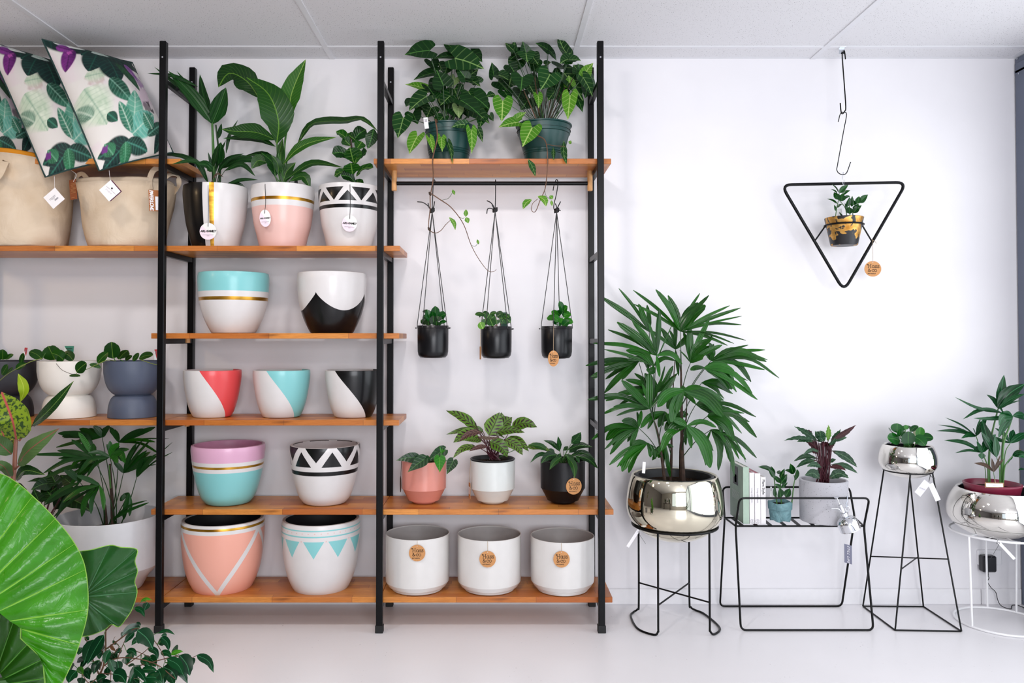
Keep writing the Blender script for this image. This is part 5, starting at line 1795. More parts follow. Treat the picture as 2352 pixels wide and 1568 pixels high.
def cushion(label, bl, tl, br, tr, thick, group):
    U, Vv = (br - bl) + (tr - tl), (tl - bl) + (tr - br)
    Nn = U.cross(Vv).normalized()
    root = thing('cushion', label, 'cushion', bl, group)

    def surf(u, v, sg):
        a, b = 2 * u - 1, 2 * v - 1
        pin_u = .012 * (1 - b * b)
        pin_v = .012 * (1 - a * a)
        uu = .5 + a * .5 * (1 - pin_u * 2 * (abs(a) ** 1.5))
        vv = .5 + b * .5 * (1 - pin_v * 2 * (abs(b) ** 1.5))
        h = (max(0, 1 - a ** 2) ** .62) * (max(0, 1 - b ** 2) ** .62)
        h += .05 * sin(9 * u + 5 * v) * (1 - a * a) * (1 - b * b)
        return (bl * (1 - uu) * (1 - vv) + br * uu * (1 - vv) + tl * (1 - uu) * vv + tr * uu * vv) + Nn * (sg * thick * h)
    for sg, nm in ((1, 'front_panel'), (-1, 'back_panel')):
        vs = [surf(i / (CN - 1), j / (CN - 1), sg) for j in range(CN) for i in range(CN)]
        fs = []
        for j in range(CN - 1):
            for i in range(CN - 1):
                a = j * CN + i
                q = [a, a + 1, a + CN + 1, a + CN]
                fs.append(q if sg > 0 else q[::-1])
        o = mob(nm, vs, fs, M_CUSH, root)
        col = cushion_print(CN, CN, sg < 0)
        at = o.data.color_attributes.new('print', 'FLOAT_COLOR', 'POINT')
        at.data.foreach_set('color', np.concatenate([col.reshape(-1, 3), np.ones((CN * CN, 1))], 1).astype(np.float32).ravel())
    e = [surf(t / 24, 0, 0) for t in range(24)] + [surf(1, t / 24, 0) for t in range(24)] + [surf(1 - t / 24, 1, 0) for t in range(24)] + [surf(0, 1 - t / 24, 0) for t in range(24)]
    MB().tube(e, .0042, 6, closed=True).build('piping', M_PIPE, root)
    return root, surf


GC = 'botanical cushions'
za_ = ZS['a']
yb_ = -.455


def swing_square(parent, top, c, size, ang, mat, lines, back=None):
    ux, uz = V((cos(ang), 0, sin(ang))), V((-sin(ang), 0, cos(ang)))
    t = plate(MB(), c, ux, uz, size[0], size[1], .001).build('swing_tag', mat, parent, smooth=False, label='square white swing tag')
    MB().tube([top, c + uz * size[1] * .42 + ux * (size[0] * .42 if ang else 0) + V((0, -.001, 0))], .0006, 5).build('string', M_CARD, t)
    b = MB()
    for dx, dz, w, h in lines:
        plate(b, c + ux * dx * size[0] + uz * dz * size[1] + V((0, -.0006, 0)), ux, uz, w * size[0], h * size[1], .0003)
    b.build('print', M_GREYINK, t, smooth=False)
    if back:
        plate(MB(), c + ux * .004 - uz * .003 + V((0, .0025, 0)), ux, uz, size[0], size[1], .001).build('tag_back', back, t, smooth=False)
    return t


k1, sf = cushion('botanical cushion leaning outermost, its corner tag over the smaller basket', A_.p(638, 930, -.50), A_.p(272, 85, -.46), A_.p(1112, 812, -.27), A_.p(850, 235, -.12), .115, GC)
yb_ = -.50
swing_square(k1, A_.p(702, 928, yb_ - .01), A_.p(706, 1058, yb_ - .005), (A_.m(98, yb_), A_.m(98, yb_)), .72, M_CARD, [], back=plain('plum_card', '#5a2440', .6))
t = [o for o in bpy.data.objects if o.name.startswith('swing_tag') and o.parent == k1][0]
c = A_.p(706, 1058, yb_ - .0065)
ux, uz = V((cos(-.72), 0, sin(-.72))), V((sin(.72), 0, cos(-.72)))
lettering('S A N C T U A R Y', .0068, c + uz * .005 + ux * .004, ux, uz, M_GREYINK, t)
lettering('S T U D I O', .0068, c - uz * .006 + ux * -.002, ux, uz, M_GREYINK, t)
disc(MB(), c + uz * .014 + ux * .0, ux, uz, .004, .004, .0003, 9).build('emblem', M_INK, t, smooth=False)
k2, sf2 = cushion('botanical cushion in the middle of three, its corner tag over the larger basket', A_.p(292, 970, -.415), A_.p(-92, 90, -.37), A_.p(770, 850, -.28), A_.p(490, 265, -.10), .10, GC)
yb_ = -.425
bars = [(-.05 + i * .018, -.14, .008 if i % 3 else .012, .1) for i in range(16)]
swing_square(k2, A_.p(350, 965, yb_ - .01), A_.p(348, 1106, yb_ - .005), (A_.m(98, yb_), A_.m(98, yb_)), .72, M_CARD, [(-.05, .12, .5, .025), (-.05, .05, .42, .02), (-.05, -.01, .2, .02)] + bars)
k3, sf3 = cushion('botanical cushion at the back of the row, cut by the picture edge', A_.p(-150, 845, -.30), A_.p(-430, 100, -.28), A_.p(250, 832, -.16), A_.p(60, 300, -.05), .09, GC)

# ------------------------------------------------------------------ mirrored bowls
G_ = Fr(1400, 1020, 3.266)
F_ = Fr(1340, 640, 3.408)
Q_ = Fr(1640, 960, 4.355)
H_ = Fr(1960, 840, 2.375)
S1 = Fr(2150, 850, 3.92)
S4 = Fr(2000, 940, 6.533)


def mirror(name, c):
    m = MT(name, .035, 1.0)
    m.color(lin(c))
    return m.m


M_GOLDM = mirror('pale_gold_mirror_glaze', '#e3dcc6')
M_SILVM = mirror('silver_mirror_glaze', '#e6e3dc')
M_CHROME = mirror('chrome_plate', '#dcdee2')
M_DARKIN = plain('dark_bowl_inside', '#1d1d20', .35, vary=0)


def bowl_shell(name, base, R, H_, rim, mat, wall, parent, squash=1.0):
    """ball shaped bowl, flattened foot, wide mouth with a rounded lip"""
    zc = H_ * .525
    pr = []
    a0 = math.asin(.42)
    for i in range(0, 33):
        t = i / 32
        an = -pi / 2 + a0 + t * (pi / 2 - a0 + math.acos(rim / R))
        z = zc + (zc if an < 0 else (H_ - zc) / sin(math.acos(rim / R))) * sin(an) / (1 if an >= 0 else cos(a0) if False else 1) * (1.0 if an >= 0 else 1.0)
        pr.append((R * cos(an), z))
    z0 = pr[0][1]
    pr = [(r, z - z0) for r, z in pr]
    rt, zt = pr[-1]
    out = [(0, 0)] + pr + [(rt - wall * .35, zt + .003), (rt - wall * .8, zt + .002), (rt - wall, zt - .004)]
    vs, fs = lathe(out, base, 72)
    o = mob(name, vs, fs, mat, parent)
    inn = [(rt - wall, zt - .004), (rt - wall + .004, zt - .02), (rt * .98, zt - .05), (0, zt - .055)]
    vs, fs = lathe(inn, base, 48)
    mob('bowl_inside', vs, fs, M_DARKIN, parent, sharp=40)
    return o, rt - wall, zt


# -- big bowl on the black ring stand
YG = -.262
cG = P(1549.4, 1203, YG)
RG = 108.7 / ppm(YG)
zbot = P(1549, 1234, YG).z
zrim = P(1549, 1083, YG).z
pg = thing('potted_lady_palm', 'tall lady palm in a big pale gold mirrored bowl on the black ring stand', 'plant', (cG.x, YG, zbot))
bG = V((cG.x, YG, zbot))
_, rin, ztG = bowl_shell('bowl', bG, RG, zrim - zbot, 96.5 / ppm(YG), M_GOLDM, .011, pg)
vs, fs = lathe([(rin - .006, ztG - .03), (rin - .005, ztG - .001), (rin - .012, ztG + .003), (rin - .02, ztG - .002), (rin - .026, ztG - .04), (0, ztG - .042)], bG, 48)
mob('nursery_pot', vs, fs, M_NURS, pg, sharp=40)
soil_disc(pg, bG, rin - .026, ztG - .036)
cr = bG + V((0, 0, ztG - .036))
plant_label(pg, G_.p(258, 175, YG - .1), .014, .05, M_CARD, -.1)
fans = [((515, 415), [(125, 135, 46, 14), (165, 172, 34, 4), (430, 197, 66, 0), (470, 380, 34, 8)], .02),
        ((760, 412), [(390, 90, 44, 14), (565, 85, 78, 20), (955, 207, 125, 26), (1145, 210, 28, 10), (1236, 360, 46, 34), (1272, 482, 40, 24), (982, 130, 40, 16), (1230, 228, 34, 10), (1240, 292, 22, 8)], -.03),
        ((572, 600), [(264, 340, 70, 14), (592, 240, 74, 0), (78, 505, 50, 30), (370, 425, 34, 8), (772, 668, 44, 50), (595, 768, 36, 0), (330, 250, 14, 6)], -.08),
        ((552, 682), [(335, 560, 72, 44), (162, 552, 28, 16), (492, 712, 60, -30), (700, 345, 14, 0), (720, 640, 50, 40)], -.02),
        ((720, 552), [(600, 380, 46, 6), (720, 232, 38, 0), (458, 368, 34, 8), (745, 760, 30, 0), (620, 420, 50, 4), (850, 420, 44, 4)], .04),
        ((432, 645), [(18, 680, 44, 30), (58, 767, 54, 16), (165, 893, 58, 14), (300, 790, 44, 8), (500, 705, 74, 40), (330, 600, 40, 10)], .05),
        ((838, 657), [(830, 360, 64, 0), (1086, 518, 48, 14), (988, 310, 48, 10), (990, 470, 50, 50), (752, 560, 30, 4), (1010, 470, 40, 20), (945, 600, 50, 6)], -.03),
        ((1000, 640), [(1432, 648, 56, 70), (1532, 777, 48, 90), (1422, 556, 38, 26), (1312, 806, 56, 76), (1418, 712, 38, 14), (1290, 518, 34, 16), (930, 560, 62, 14), (980, 500, 60, 20)], .02),
        ((945, 695), [(1166, 862, 112, 36), (838, 716, 56, 10), (1322, 898, 48, 70), (1362, 946, 44, 20), (1180, 720, 56, 30)], -.1),
        ((925, 815), [(1150, 893, 66, 46), (1170, 900, 40, 20)], .0),
        ((580, 890), [(330, 790, 54, 20), (515, 735, 50, 0), (702, 680, 50, -6), (716, 770, 38, 0), (175, 955, 56, 40), (480, 740, 70, 0), (400, 740, 40, 10), (690, 690, 40, -10)], .04),
        ((520, 1017), [(33, 946, 56, 64), (298, 795, 68, 6), (515, 738, 64, 0), (722, 765, 48, -6), (345, 925, 66, 20), (236, 1000, 40, 20)], -.06),
        ((785, 868), [(580, 1003, 82, 40), (1090, 1076, 104, 50), (688, 1122, 84, 24), (730, 1056, 50, 6), (930, 850, 44, 10)], -.17),
        ((880, 982), [(1176, 1272, 76, 60), (1356, 1242, 60, 80), (1082, 950, 44, 16), (1064, 968, 40, 10), (1240, 1210, 36, 50), (760, 830, 50, 0)], -.05),
        ((430, 1165), [(66, 1258, 50, 60), (178, 1264, 92, 50), (372, 1342, 48, 14), (208, 1374, 48, 24), (165, 1335, 34, 24), (300, 1112, 64, 24), (455, 1030, 40, 0)], -.04),
        ((640, 1040), [(447, 1168, 54, 34), (590, 1162, 44, 10), (560, 1100, 40, 10), (700, 1180, 50, 0)], .0),
        ((810, 1150), [(668, 1225, 86, 36), (992, 1478, 102, 44), (612, 1342, 74, 50), (845, 1325, 42, 4), (1040, 1162, 46, 40), (700, 1100, 60, 10)], -.16),
        ((970, 1075), [(1176, 1268, 82, 46), (1170, 1195, 62, 50), (1300, 1120, 40, 40), (1100, 1060, 44, 10)], -.1),
        ((1000, 1180), [(1150, 1432, 60, 50), (1356, 1402, 58, 40), (1056, 1498, 48, 40), (1110, 1284, 54, 20), (1220, 1412, 28, 40), (1272, 1438, 22, 66), (1180, 1545, 38, 60)], -.09),
        ((500, 1285), [(303, 1508, 82, 40), (203, 1456, 44, 30), (263, 1472, 34, 20), (567, 1408, 64, 10), (380, 1300, 40, 14)], -.1),
        ((640, 1290), [(680, 1550, 48, -6), (588, 1402, 54, 6), (540, 1420, 44, 6), (700, 1320, 40, 6)], -.04),
        ((720, 1080), [(590, 1120, 60, 14), (640, 1190, 56, 8), (820, 1060, 60, 10), (780, 1100, 50, 6), (650, 960, 40, 0)], .05)]
hub3 = []
for h, tips, dy in fans:
    rows = []
    for t in tips:
        x, y, w, ar = t
        d2 = min(.21, dy + random.uniform(-.07, .04))
        rows.append((h[0], h[1], x, y, w * .9, ar, dy, d2))
        if w > 38:
            q = random.choice((-1, 1)) * random.uniform(.14, .34)
            dx, dz = x - h[0], y - h[1]
            q2 = random.uniform(.72, .95)
            rows.append((h[0], h[1], h[0] + (dx * cos(q) - dz * sin(q)) * q2, h[1] + (dx * sin(q) + dz * cos(q)) * q2, w * .62, ar * .6 + 6, dy + .01, min(.2, dy + random.uniform(0, .09))))
    lvs(pg, F_, YG, rows, G_RHAP, 'strap', fold=.14, rr=.55, nseg=9)
    hub3.append(F_.p(*h, YG + dy))
canes = [([(780, 1530), (772, 1400), (770, 1170), (765, 820), (762, 560)], -.01, .0125), ([(680, 1530), (688, 1400), (690, 1230), (700, 900), (715, 640)], .03, .008), ([(640, 1520), (605, 1340), (575, 1180), (540, 1080)], -.03, .0085), ([(760, 1520), (762, 1300), (800, 1130), (812, 900)], .02, .008)]
for pts, dy, r in canes:
    p3 = [F_.p(x, y, YG + dy) for x, y in pts]
    p3[0].z = cr.z - .003
    stem(pg, p3, [r, r * .22], M_STEMB, 'cane')
for i, hp in enumerate(hub3):
    best = min(range(3), key=lambda k: abs(F_.p(*canes[k][0][2], YG).x - hp.x) + random.uniform(0, .05))
    src = canes[best][0]
    zs = max(cr.z + .12, hp.z - random.uniform(.10, .22))
    q = min(((F_.p(x, y, YG + canes[best][1]) - V((0, 0, zs))).z ** 2, F_.p(x, y, YG + canes[best][1])) for x, y in src[1:] + [((src[1][0] + src[2][0]) / 2, (src[1][1] + src[2][1]) / 2)])[1] if False else None
    pth = smooth_path([F_.p(x, y, YG + canes[best][1]) for x, y in src], 8)
    st = min(pth, key=lambda p: abs(p.z - zs))
    stem(pg, [st, st.lerp(hp, .5) + V((0, 0, .015)), hp], [.0024, .0016], M_STEMD)

# black ring stand with two looped feet
zring = P(1549, 1204, YG).z
st1 = thing('plant_stand', 'black wire ring stand with curled feet under the big mirrored bowl', 'plant stand', (cG.x, YG, 0))
# the ring touches the ball: radius of the bowl at that height


def bowl_r(R, Hb, z):
    zc = Hb * .525
    sn = (z + zc * (1 - cos(math.asin(.42))) - zc) / zc
    return R * sqrt(max(0, 1 - sn * sn))


Rr = bowl_r(RG, zrim - zbot, zring - zbot) + .0062
MB().tube([V((cG.x + Rr * cos(t), YG + Rr * sin(t), zring)) for t in [i * 2 * pi / 48 for i in range(48)]], .0052, 8, closed=True).build('ring', M_WIRE, st1)
lt = [(268, -1), (370, 1), (588, -1), (712, 1)]
legs = {}
for nm, x, yy in (('bl', 268, YG + .105), ('fl', 370, YG - .15), ('br', 588, YG + .145), ('fr', 712, YG - .13)):
    q = G_.p(x, 900, yy)
    d = V((q.x - cG.x, yy - YG, 0)).normalized() * Rr
    legs[nm] = V((cG.x + d.x, YG + d.y, 0))
for a, b, sx in (('bl', 'fl', -1), ('br', 'fr', 1)):
    pa_, pb_ = legs[a], legs[b]
    out = V((sx * .055, 0, 0))
    m1, m2 = pa_.lerp(pb_, .2) + out, pa_.lerp(pb_, .75) + out * 1.25
    pts = [pa_ + V((0, 0, zring))] + [pa_ + V((0, 0, .06))] + [pa_ + V((0, 0, .02)) + out * .1, pa_ + V((0, 0, .0055)) + out * .45] + [m1 + V((0, 0, .0055)), m2 + V((0, 0, .0055))] + [pb_ + V((0, -.0, .0055)) + out * .35, pb_ + V((0, 0, .02)) + out * .02, pb_ + V((0, 0, .06)), pb_ + V((0, 0, zring))]
    MB().tube(smooth_path(pts, 6), .0048, 8).build('leg', M_WIRE, st1)
zx = G_.p(370, 1200, legs['fl'].y).z
for a, b, dz in (('bl', 'fr', .006), ('fl', 'br', -.004)):
    MB().tube([legs[a] + V((0, 0, zx + dz)), legs[b] + V((0, 0, zx + dz))], .0038, 8).build('cross_bar', M_WIRE, st1)
c = G_.p(178, 705, YG - .08)
t = plate(MB(), c, V((cos(.98), 0, sin(.98))), V((-sin(.98), -.2, cos(.98))).normalized(), G_.m(150, YG), G_.m(24, YG), .0008).build('swing_tag', M_CARD, st1, smooth=False, label='white swing tag on a loop')
MB().tube(smooth_path([G_.p(215, 600, YG - .08), G_.p(228, 650, YG - .08), G_.p(215, 660, YG - .08), G_.p(270, 745, YG - .08)], 4), .0007, 5).build('string', M_CORD, t)

# ------------------------------------------------------------------ tall stand with small mirrored bowl
YS = -.185
z_r = H_.p(298, 576, YS).z
tall = thing('plant_stand', 'tall tapered black wire stand with square base under the small mirrored bowl', 'plant stand', (H_.p(298, 1000, YS).x, YS, 0))
fl = [PZ(1982, 1391.6, .004), PZ(2121, 1392.4, .004), PZ(2208.4, 1449.3, .004), PZ(2056, 1446.7, .004)]
cx = sum(p.x for p in fl) / 4
cy = sum(p.y for p in fl) / 4
YS = cy
cS = V((H_.p(297, 576, YS).x, YS, 0))
z_r = H_.p(297, 569, YS).z
rS = 50.5 / ppm(YS)
MB().tube([V((cS.x + rS * cos(t), YS + rS * sin(t), z_r)) for t in [i * 2 * pi / 36 for i in range(36)]], .0042, 8, closed=True).build('ring', M_WIRE, tall)
tops = [V((cS.x + rS * cos(a), YS + rS * sin(a), z_r)) for a in (radians(168), radians(60), radians(-14), radians(-112))]
for a, b in zip(fl, tops):
    MB().tube([a, b], .0037, 8).build('leg', M_WIRE, tall)
MB().tube(rounded(fl, .006, True, 3), .0037, 8, closed=True).build('base_frame', M_WIRE, tall)
for a, b, k in ((0, 2, (.375, .375)), (3, 1, (.40, .355))):
    p, q = fl[a].lerp(tops[a], .385), fl[b].lerp(tops[b], .385)
    p, q = fl[a].lerp(tops[a], .372 if a == 0 else .385), fl[b].lerp(tops[b], .44 if b == 2 else .36)
    MB().tube([p, q + V((0, 0, 0))], .003, 8).build('cross_bar', M_WIRE, tall)
for cxy, an, hang in (((375, 665), .95, (416, 588)), ((442, 680), -.42 + pi / 2 + .9, (416, 588))):
    pass
t = plate(MB(), S4.p(775, 1180, YS - .09), V((cos(-.9), 0, -sin(-.9))), V((-sin(.9), -.1, cos(.9))).normalized(), S4.m(235, YS), S4.m(120, YS), .0008).build('swing_tag', plain('pale_grey_card', '#d9d8de', .6, vary=0), tall, smooth=False, label='pale grey swing tag')
c = S4.p(775, 1190, YS - .0925)
lettering('IVY MUSE', .0065, c, V((cos(.35), 0, -sin(.35))), V((sin(.35), 0, cos(.35))), M_GREYINK, t)
t2 = plate(MB(), S4.p(955, 1240, YS - .083), V((cos(1.15), 0, -sin(1.15))), V((sin(1.15), -.1, cos(1.15))).normalized(), S4.m(270, YS), S4.m(75, YS), .0008).build('swing_tag', M_CARD, tall, smooth=False, label='white swing tag')
MB().tube(smooth_path([S4.p(880, 945, YS - .05), S4.p(890, 1000, YS - .08), S4.p(872, 1080, YS - .095)], 4), .0014, 5).build('string', M_CORD, t)
MB().tube(smooth_path([S4.p(880, 945, YS - .05), S4.p(905, 1005, YS - .07), S4.p(965, 1030, YS - .075)], 4), .0014, 5).build('string', M_CORD, t2)

zb = S4.p(555, 1005, YS).z
bS = V((cS.x, YS, zb))
zr_ = S4.p(555, 512, YS).z
pS = thing('potted_peperomia', 'round leaved peperomia in a small mirrored bowl on the tall stand', 'plant', bS)
RS = 61.2 / ppm(YS)
_, rin, ztS = bowl_shell('bowl', bS, RS, zr_ - zb, 52 / ppm(YS), M_SILVM, .008, pS)
soil_disc(pS, bS, rin - .003, ztS - .02)
crS = bS + V((0, 0, ztS - .02))
pads = [(395, 350, 398, 208, 165, 0, -.01, .0), (330, 345, 275, 300, 90, 0, .02), (440, 470, 250, 425, 150, 8, -.04, -.07), (440, 400, 430, 300, 130, 0, -.04, -.05), (560, 540, 560, 330, 190, 0, -.07, -.08), (500, 310, 520, 232, 100, 0, .03), (590, 330, 715, 250, 70, 12, .0, .0),
        (735, 415, 742, 262, 120, 0, -.01, -.02, G_PEPB), (760, 420, 940, 430, 140, 8, .0, -.02), (650, 410, 820, 545, 150, 20, -.06, -.09), (610, 300, 560, 240, 60, 0, .04), (480, 420, 500, 330, 120, 0, .01), (640, 480, 700, 400, 140, 0, -.02), (420, 240, 470, 330, 90, 0, .03), (520, 300, 540, 235, 70, 0, .0, .0, G_PEPB)]
lvs(pS, S4, YS, pads, G_PEP, 'round', nseg=14, wk=1.18, crown=crS, pet_r=.0022, pet_mat=M_STEMG, fold=-.05, curl=-.12, rr=.25)
plant_label(pS, S4.p(655, 330, YS + .02), .014, .04, plain('cream_label_card', '#d9d3b4', .6, vary=0))

# ------------------------------------------------------------------ white ring stand, mirrored bowl with kentia palm, at the right end
YW = -.255
cW = V((P(2297, 1200, YW).x, YW, 0))
zw = S1.p(500, 1455, YW).z
ws = thing('plant_stand', 'white wire ring stand holding the mirrored palm bowl near the wall socket', 'plant stand', (cW.x, YW, 0))
Rw = 101 / ppm(YW)
ring = lambda r, z, n=48: [V((cW.x + r * cos(t), YW + r * sin(t), z)) for t in [i * 2 * pi / n for i in range(n)]]
zt_w = P(2297, 1221, YW).z
MB().tube(ring(Rw, zt_w), .0052, 8, closed=True).build('ring', M_WHITEW, ws)
MB().tube(ring(Rw * .71, zt_w + .004), .004, 8, closed=True).build('ring', M_WHITEW, ws)
Rb = 94 / ppm(YW)
MB().tube(ring(Rb, .0055), .0052, 8, closed=True).build('base_ring', M_WHITEW, ws)
for x, yy in ((2222.5, -.335), (2273, -.1), (2390, -.31), (2345, -.1)):
    q = P(x, 1400, yy)
    d = V((q.x - cW.x, yy - YW, 0)).normalized()
    MB().tube([V((cW.x + d.x * Rb, YW + d.y * Rb, .006)), V((cW.x + d.x * Rw, YW + d.y * Rw, zt_w))], .0048, 8).build('leg', M_WHITEW, ws)
    MB().tube([V((cW.x + d.x * Rw * .71, YW + d.y * Rw * .71, zt_w + .004)), V((cW.x + d.x * Rw, YW + d.y * Rw, zt_w))], .0036, 8).build('spoke', M_WHITEW, ws)
t = plate(MB(), P(2312, 1264, YW - .21), V((cos(.82), 0, -sin(.82))), V((sin(.82), -.1, cos(.82))).normalized(), 50 / ppm(YW), 6 / ppm(YW), .0008).build('swing_tag', M_CARD, ws, smooth=False, label='white swing tag seen edge on')
MB().tube(smooth_path([P(2293, 1238, YW - .21), P(2289, 1248, YW - .212), P(2296, 1247, YW - .211), P(2275, 1283, YW - .21)], 4), .0007, 5).build('string', M_CORD, t)

zbw = P(2297, 1231, YW).z
zrw = P(2297, 1117, YW).z
bW = V((cW.x, YW, zbw))
pw = thing('potted_kentia_palm', 'kentia palm in a maroon pot inside a big silver mirrored bowl', 'plant', bW)
_, rin, ztW = bowl_shell('bowl', bW, 108 / ppm(YW), zrw - zbw, 88 / ppm(YW), M_SILVM, .011, pw)
M_MAR = plain('maroon_glazed_plastic', '#7a1f38', .35, vary=.06)
cM = V((P(2279, 1110, YW - .02).x, YW - .02, zbw))
rM = 59 / ppm(YW)
zM = P(2279, 1107, YW).z - zbw
vs, fs = lathe([(rM * .9, zM - .05), (rM * .97, zM - .012), (rM, zM - .006), (rM, zM), (rM - .006, zM + .002), (rM - .012, zM - .004), (rM - .018, zM - .028), (0, zM - .03)], cM, 48)
mob('nursery_pot', vs, fs, M_MAR, pw, sharp=40)
soil_disc(pw, cM, rM - .018, zM - .024)
crW = cM + V((0, 0, zM - .024))
rk = [[(560, 345), (612, 40, 86, 0), (800, 122, 130, 30), (455, 218, 50, 20), (800, 212, 56, 20), (772, 268, 20, 10)],
      [(600, 385), (165, 240, 34, -30), (240, 442, 44, 60), (385, 338, 20, 14), (560, 300, 30, 0)],
      [(690, 412), (565, 500, 92, 44), (810, 410, 56, 14), (810, 450, 44, 14), (560, 612, 70, 20), (335, 432, 42, -14), (600, 380, 40, 14)],
      [(668, 655), (530, 520, 66, 14), (700, 535, 90, 0), (815, 560, 66, 6), (815, 600, 50, 14), (410, 560, 40, -10)],
      [(360, 592), (80, 425, 36, 16), (15, 490, 26, 20), (0, 546, 42, 22), (226, 612, 44, 20), (462, 415, 58, 6), (330, 520, 50, 0), (400, 430, 40, 4), (230, 560, 34, 10)],
      [(412, 742), (72, 630, 54, 36), (540, 575, 80, 16), (365, 640, 50, 0), (172, 745, 28, 24), (338, 722, 70, 20), (410, 800, 60, 0)],
      [(545, 782), (412, 440, 96, -14), (408, 555, 64, 10), (530, 590, 76, 0), (490, 640, 50, 0)],
      [(690, 770), (640, 850, 44, 6), (770, 712, 34, 4, G_BROWN), (815, 752, 60, 14), (815, 790, 50, 20)],
      [(520, 915), (340, 836, 44, 24, G_BROWN), (500, 790, 36, 0, G_BROWN), (610, 800, 30, 12, G_BROWN), (580, 760, 20, 0, G_BROWN)],
      [(800, 890), (740, 900, 24, 6), (840, 880, 30, 8)]]
dys = [-.03, -.06, -.07, -.02, .02, -.06, -.08, -.05, -.11, .0]
for f_, dy in zip(rk, dys):
    h = f_[0]
    lvs(pw, S1, YW, [(h[0], h[1]) + t[:4] + (dy, min(dy + random.uniform(-.07, .06), .18)) + t[4:] for t in f_[1:]], G_KENT, 'blade', fold=.2, rr=.4, nseg=9)
for pts, dy, r in (([(480, 980), (478, 780), (500, 590), (545, 400), (560, 345)], -.02, .0055), ([(590, 985), (598, 780), (612, 640), (655, 520), (690, 412)], -.05, .006), ([(582, 985), (592, 760), (612, 500)], -.03, .0055), ([(600, 985), (615, 890), (640, 830), (690, 770)], -.06, .0038),
                   ([(470, 985), (462, 860), (412, 742), (360, 592)], -.03, .0036), ([(455, 985), (440, 880), (412, 800)], -.02, .002), ([(575, 985), (570, 880), (545, 782)], -.06, .0028), ([(600, 960), (620, 760), (668, 655)], -.04, .0028), ([(540, 975), (520, 930), (520, 915)], -.09, .0016)):
    p3 = [S1.p(x, y, YW + dy) for x, y in pts]
    p3[0].z = crW.z - .002
    stem(pw, p3, [r, r * .5], M_STEMG)
c = S1.p(525, 1034, YW - .13)
t = plate(MB(), c, V((1, 0, -.02)).normalized(), V((.02, .1, 1)).normalized(), S1.m(168, YW - .1), S1.m(44, YW - .1), .001).build('swing_tag', plain('tan_card', '#9a7a5a', .7), pw, smooth=False, label='tan card with a white name strip')
plate(MB(), c + V((0, -.0012, 0)), V((1, 0, -.02)).normalized(), V((.02, .1, 1)).normalized(), S1.m(148, YW - .1), S1.m(30, YW - .1), .0005).build('sticker', M_CARD, t, smooth=False)
pb = MB()
for dz, ww in ((.0018, 60), (-.0016, 36)):
    plate(pb, c + V((0, -.0021, dz)), V((1, 0, -.02)).normalized(), V((0, 0, 1)), S1.m(ww, YW - .1), .0011, .0003)
pb.build('print', M_GREYINK, t, smooth=False)
MB().tube([S1.p(530, 980, YW - .1), S1.p(533, 1015, YW - .132)], .0014, 5).build('string', M_TWINE, t)

# ------------------------------------------------------------------ wall socket with plug adapter and cable
so = thing('wall_socket', 'white double wall socket behind the white stand', 'socket', P(2269, 1279, 0))
x0, x1 = P(2243, 1279, 0).x, P(2299, 1279, 0).x
z0, z1 = P(2260, 1296, 0).z, P(2260, 1261, 0).z
MB().box(x0, x1, -.011, -.0, z0, z1, .004).build('face_plate', M_TRIM, so, smooth=False)
for px in (2261, 2286):
    c = P(px, 1269.5, -.012)
    MB().box(c.x - .006, c.x + .006, -.0145, -.010, c.z - .0075, c.z + .0075, .002).build('rocker_switch', M_TRIM, so, smooth=False)
ad = thing('power_adapter', 'black plug adapter in the wall socket with thin cable', 'adapter', P(2271, 1295, -.03))
x0, x1 = P(2255, 1290, -.04).x, P(2287, 1290, -.04).x
z0, z1 = P(2270, 1313, -.04).z, P(2270, 1276, -.04).z
MB().box(x0, x1, -.052, -.0125, z0, z1, .006).build('housing', plain('black_plastic', '#1b1b20', .35, vary=0), ad, smooth=False)
MB().tube([P(2269, 1313, -.03), P(2269.5, 1321, -.03)], .003, 8).build('strain_relief', M_RUBBER, ad)
S3 = Fr(2180, 1180, 5.227)
zc_ = .003
cab = [S3.p(466, 735, -.03), S3.p(478, 770, -.028), S3.p(462, 810, -.028), S3.p(480, 850, -.028), S3.p(510, 890, -.028), S3.p(560, 940, -.03), S3.p(580, 1020, -.03), PZ(2180 + 610 / 5.227, 1180 + 1085 / 5.227, .012), PZ(2180 + 660 / 5.227, 1180 + 1120 / 5.227, .004), PZ(2180 + 740 / 5.227, 1180 + 1138 / 5.227, .003), PZ(2180 + 752 / 5.227, 1180 + 1100 / 5.227, .003), PZ(2180 + 800 / 5.227, 1180 + 1094 / 5.227, .003), PZ(2180 + 880 / 5.227, 1180 + 1116 / 5.227, .003), V((XR - .03, -.18, .003))]
for p in cab:
    p.z = max(p.z, .003)
MB().tube(smooth_path(cab, 5), .0017, 6).build('cable', M_RUBBER, ad)

# ------------------------------------------------------------------ black wire rack
RF = thing('wire_rack', 'black wire rack table holding books and two potted plants', 'rack', (G_.p(1400, 900, -.2).x, -.2, 0))


def gp(x, y, Y):
    return G_.p(x, y, Y)


def front_y(px, py, z):
    return PZ(px, py, z)


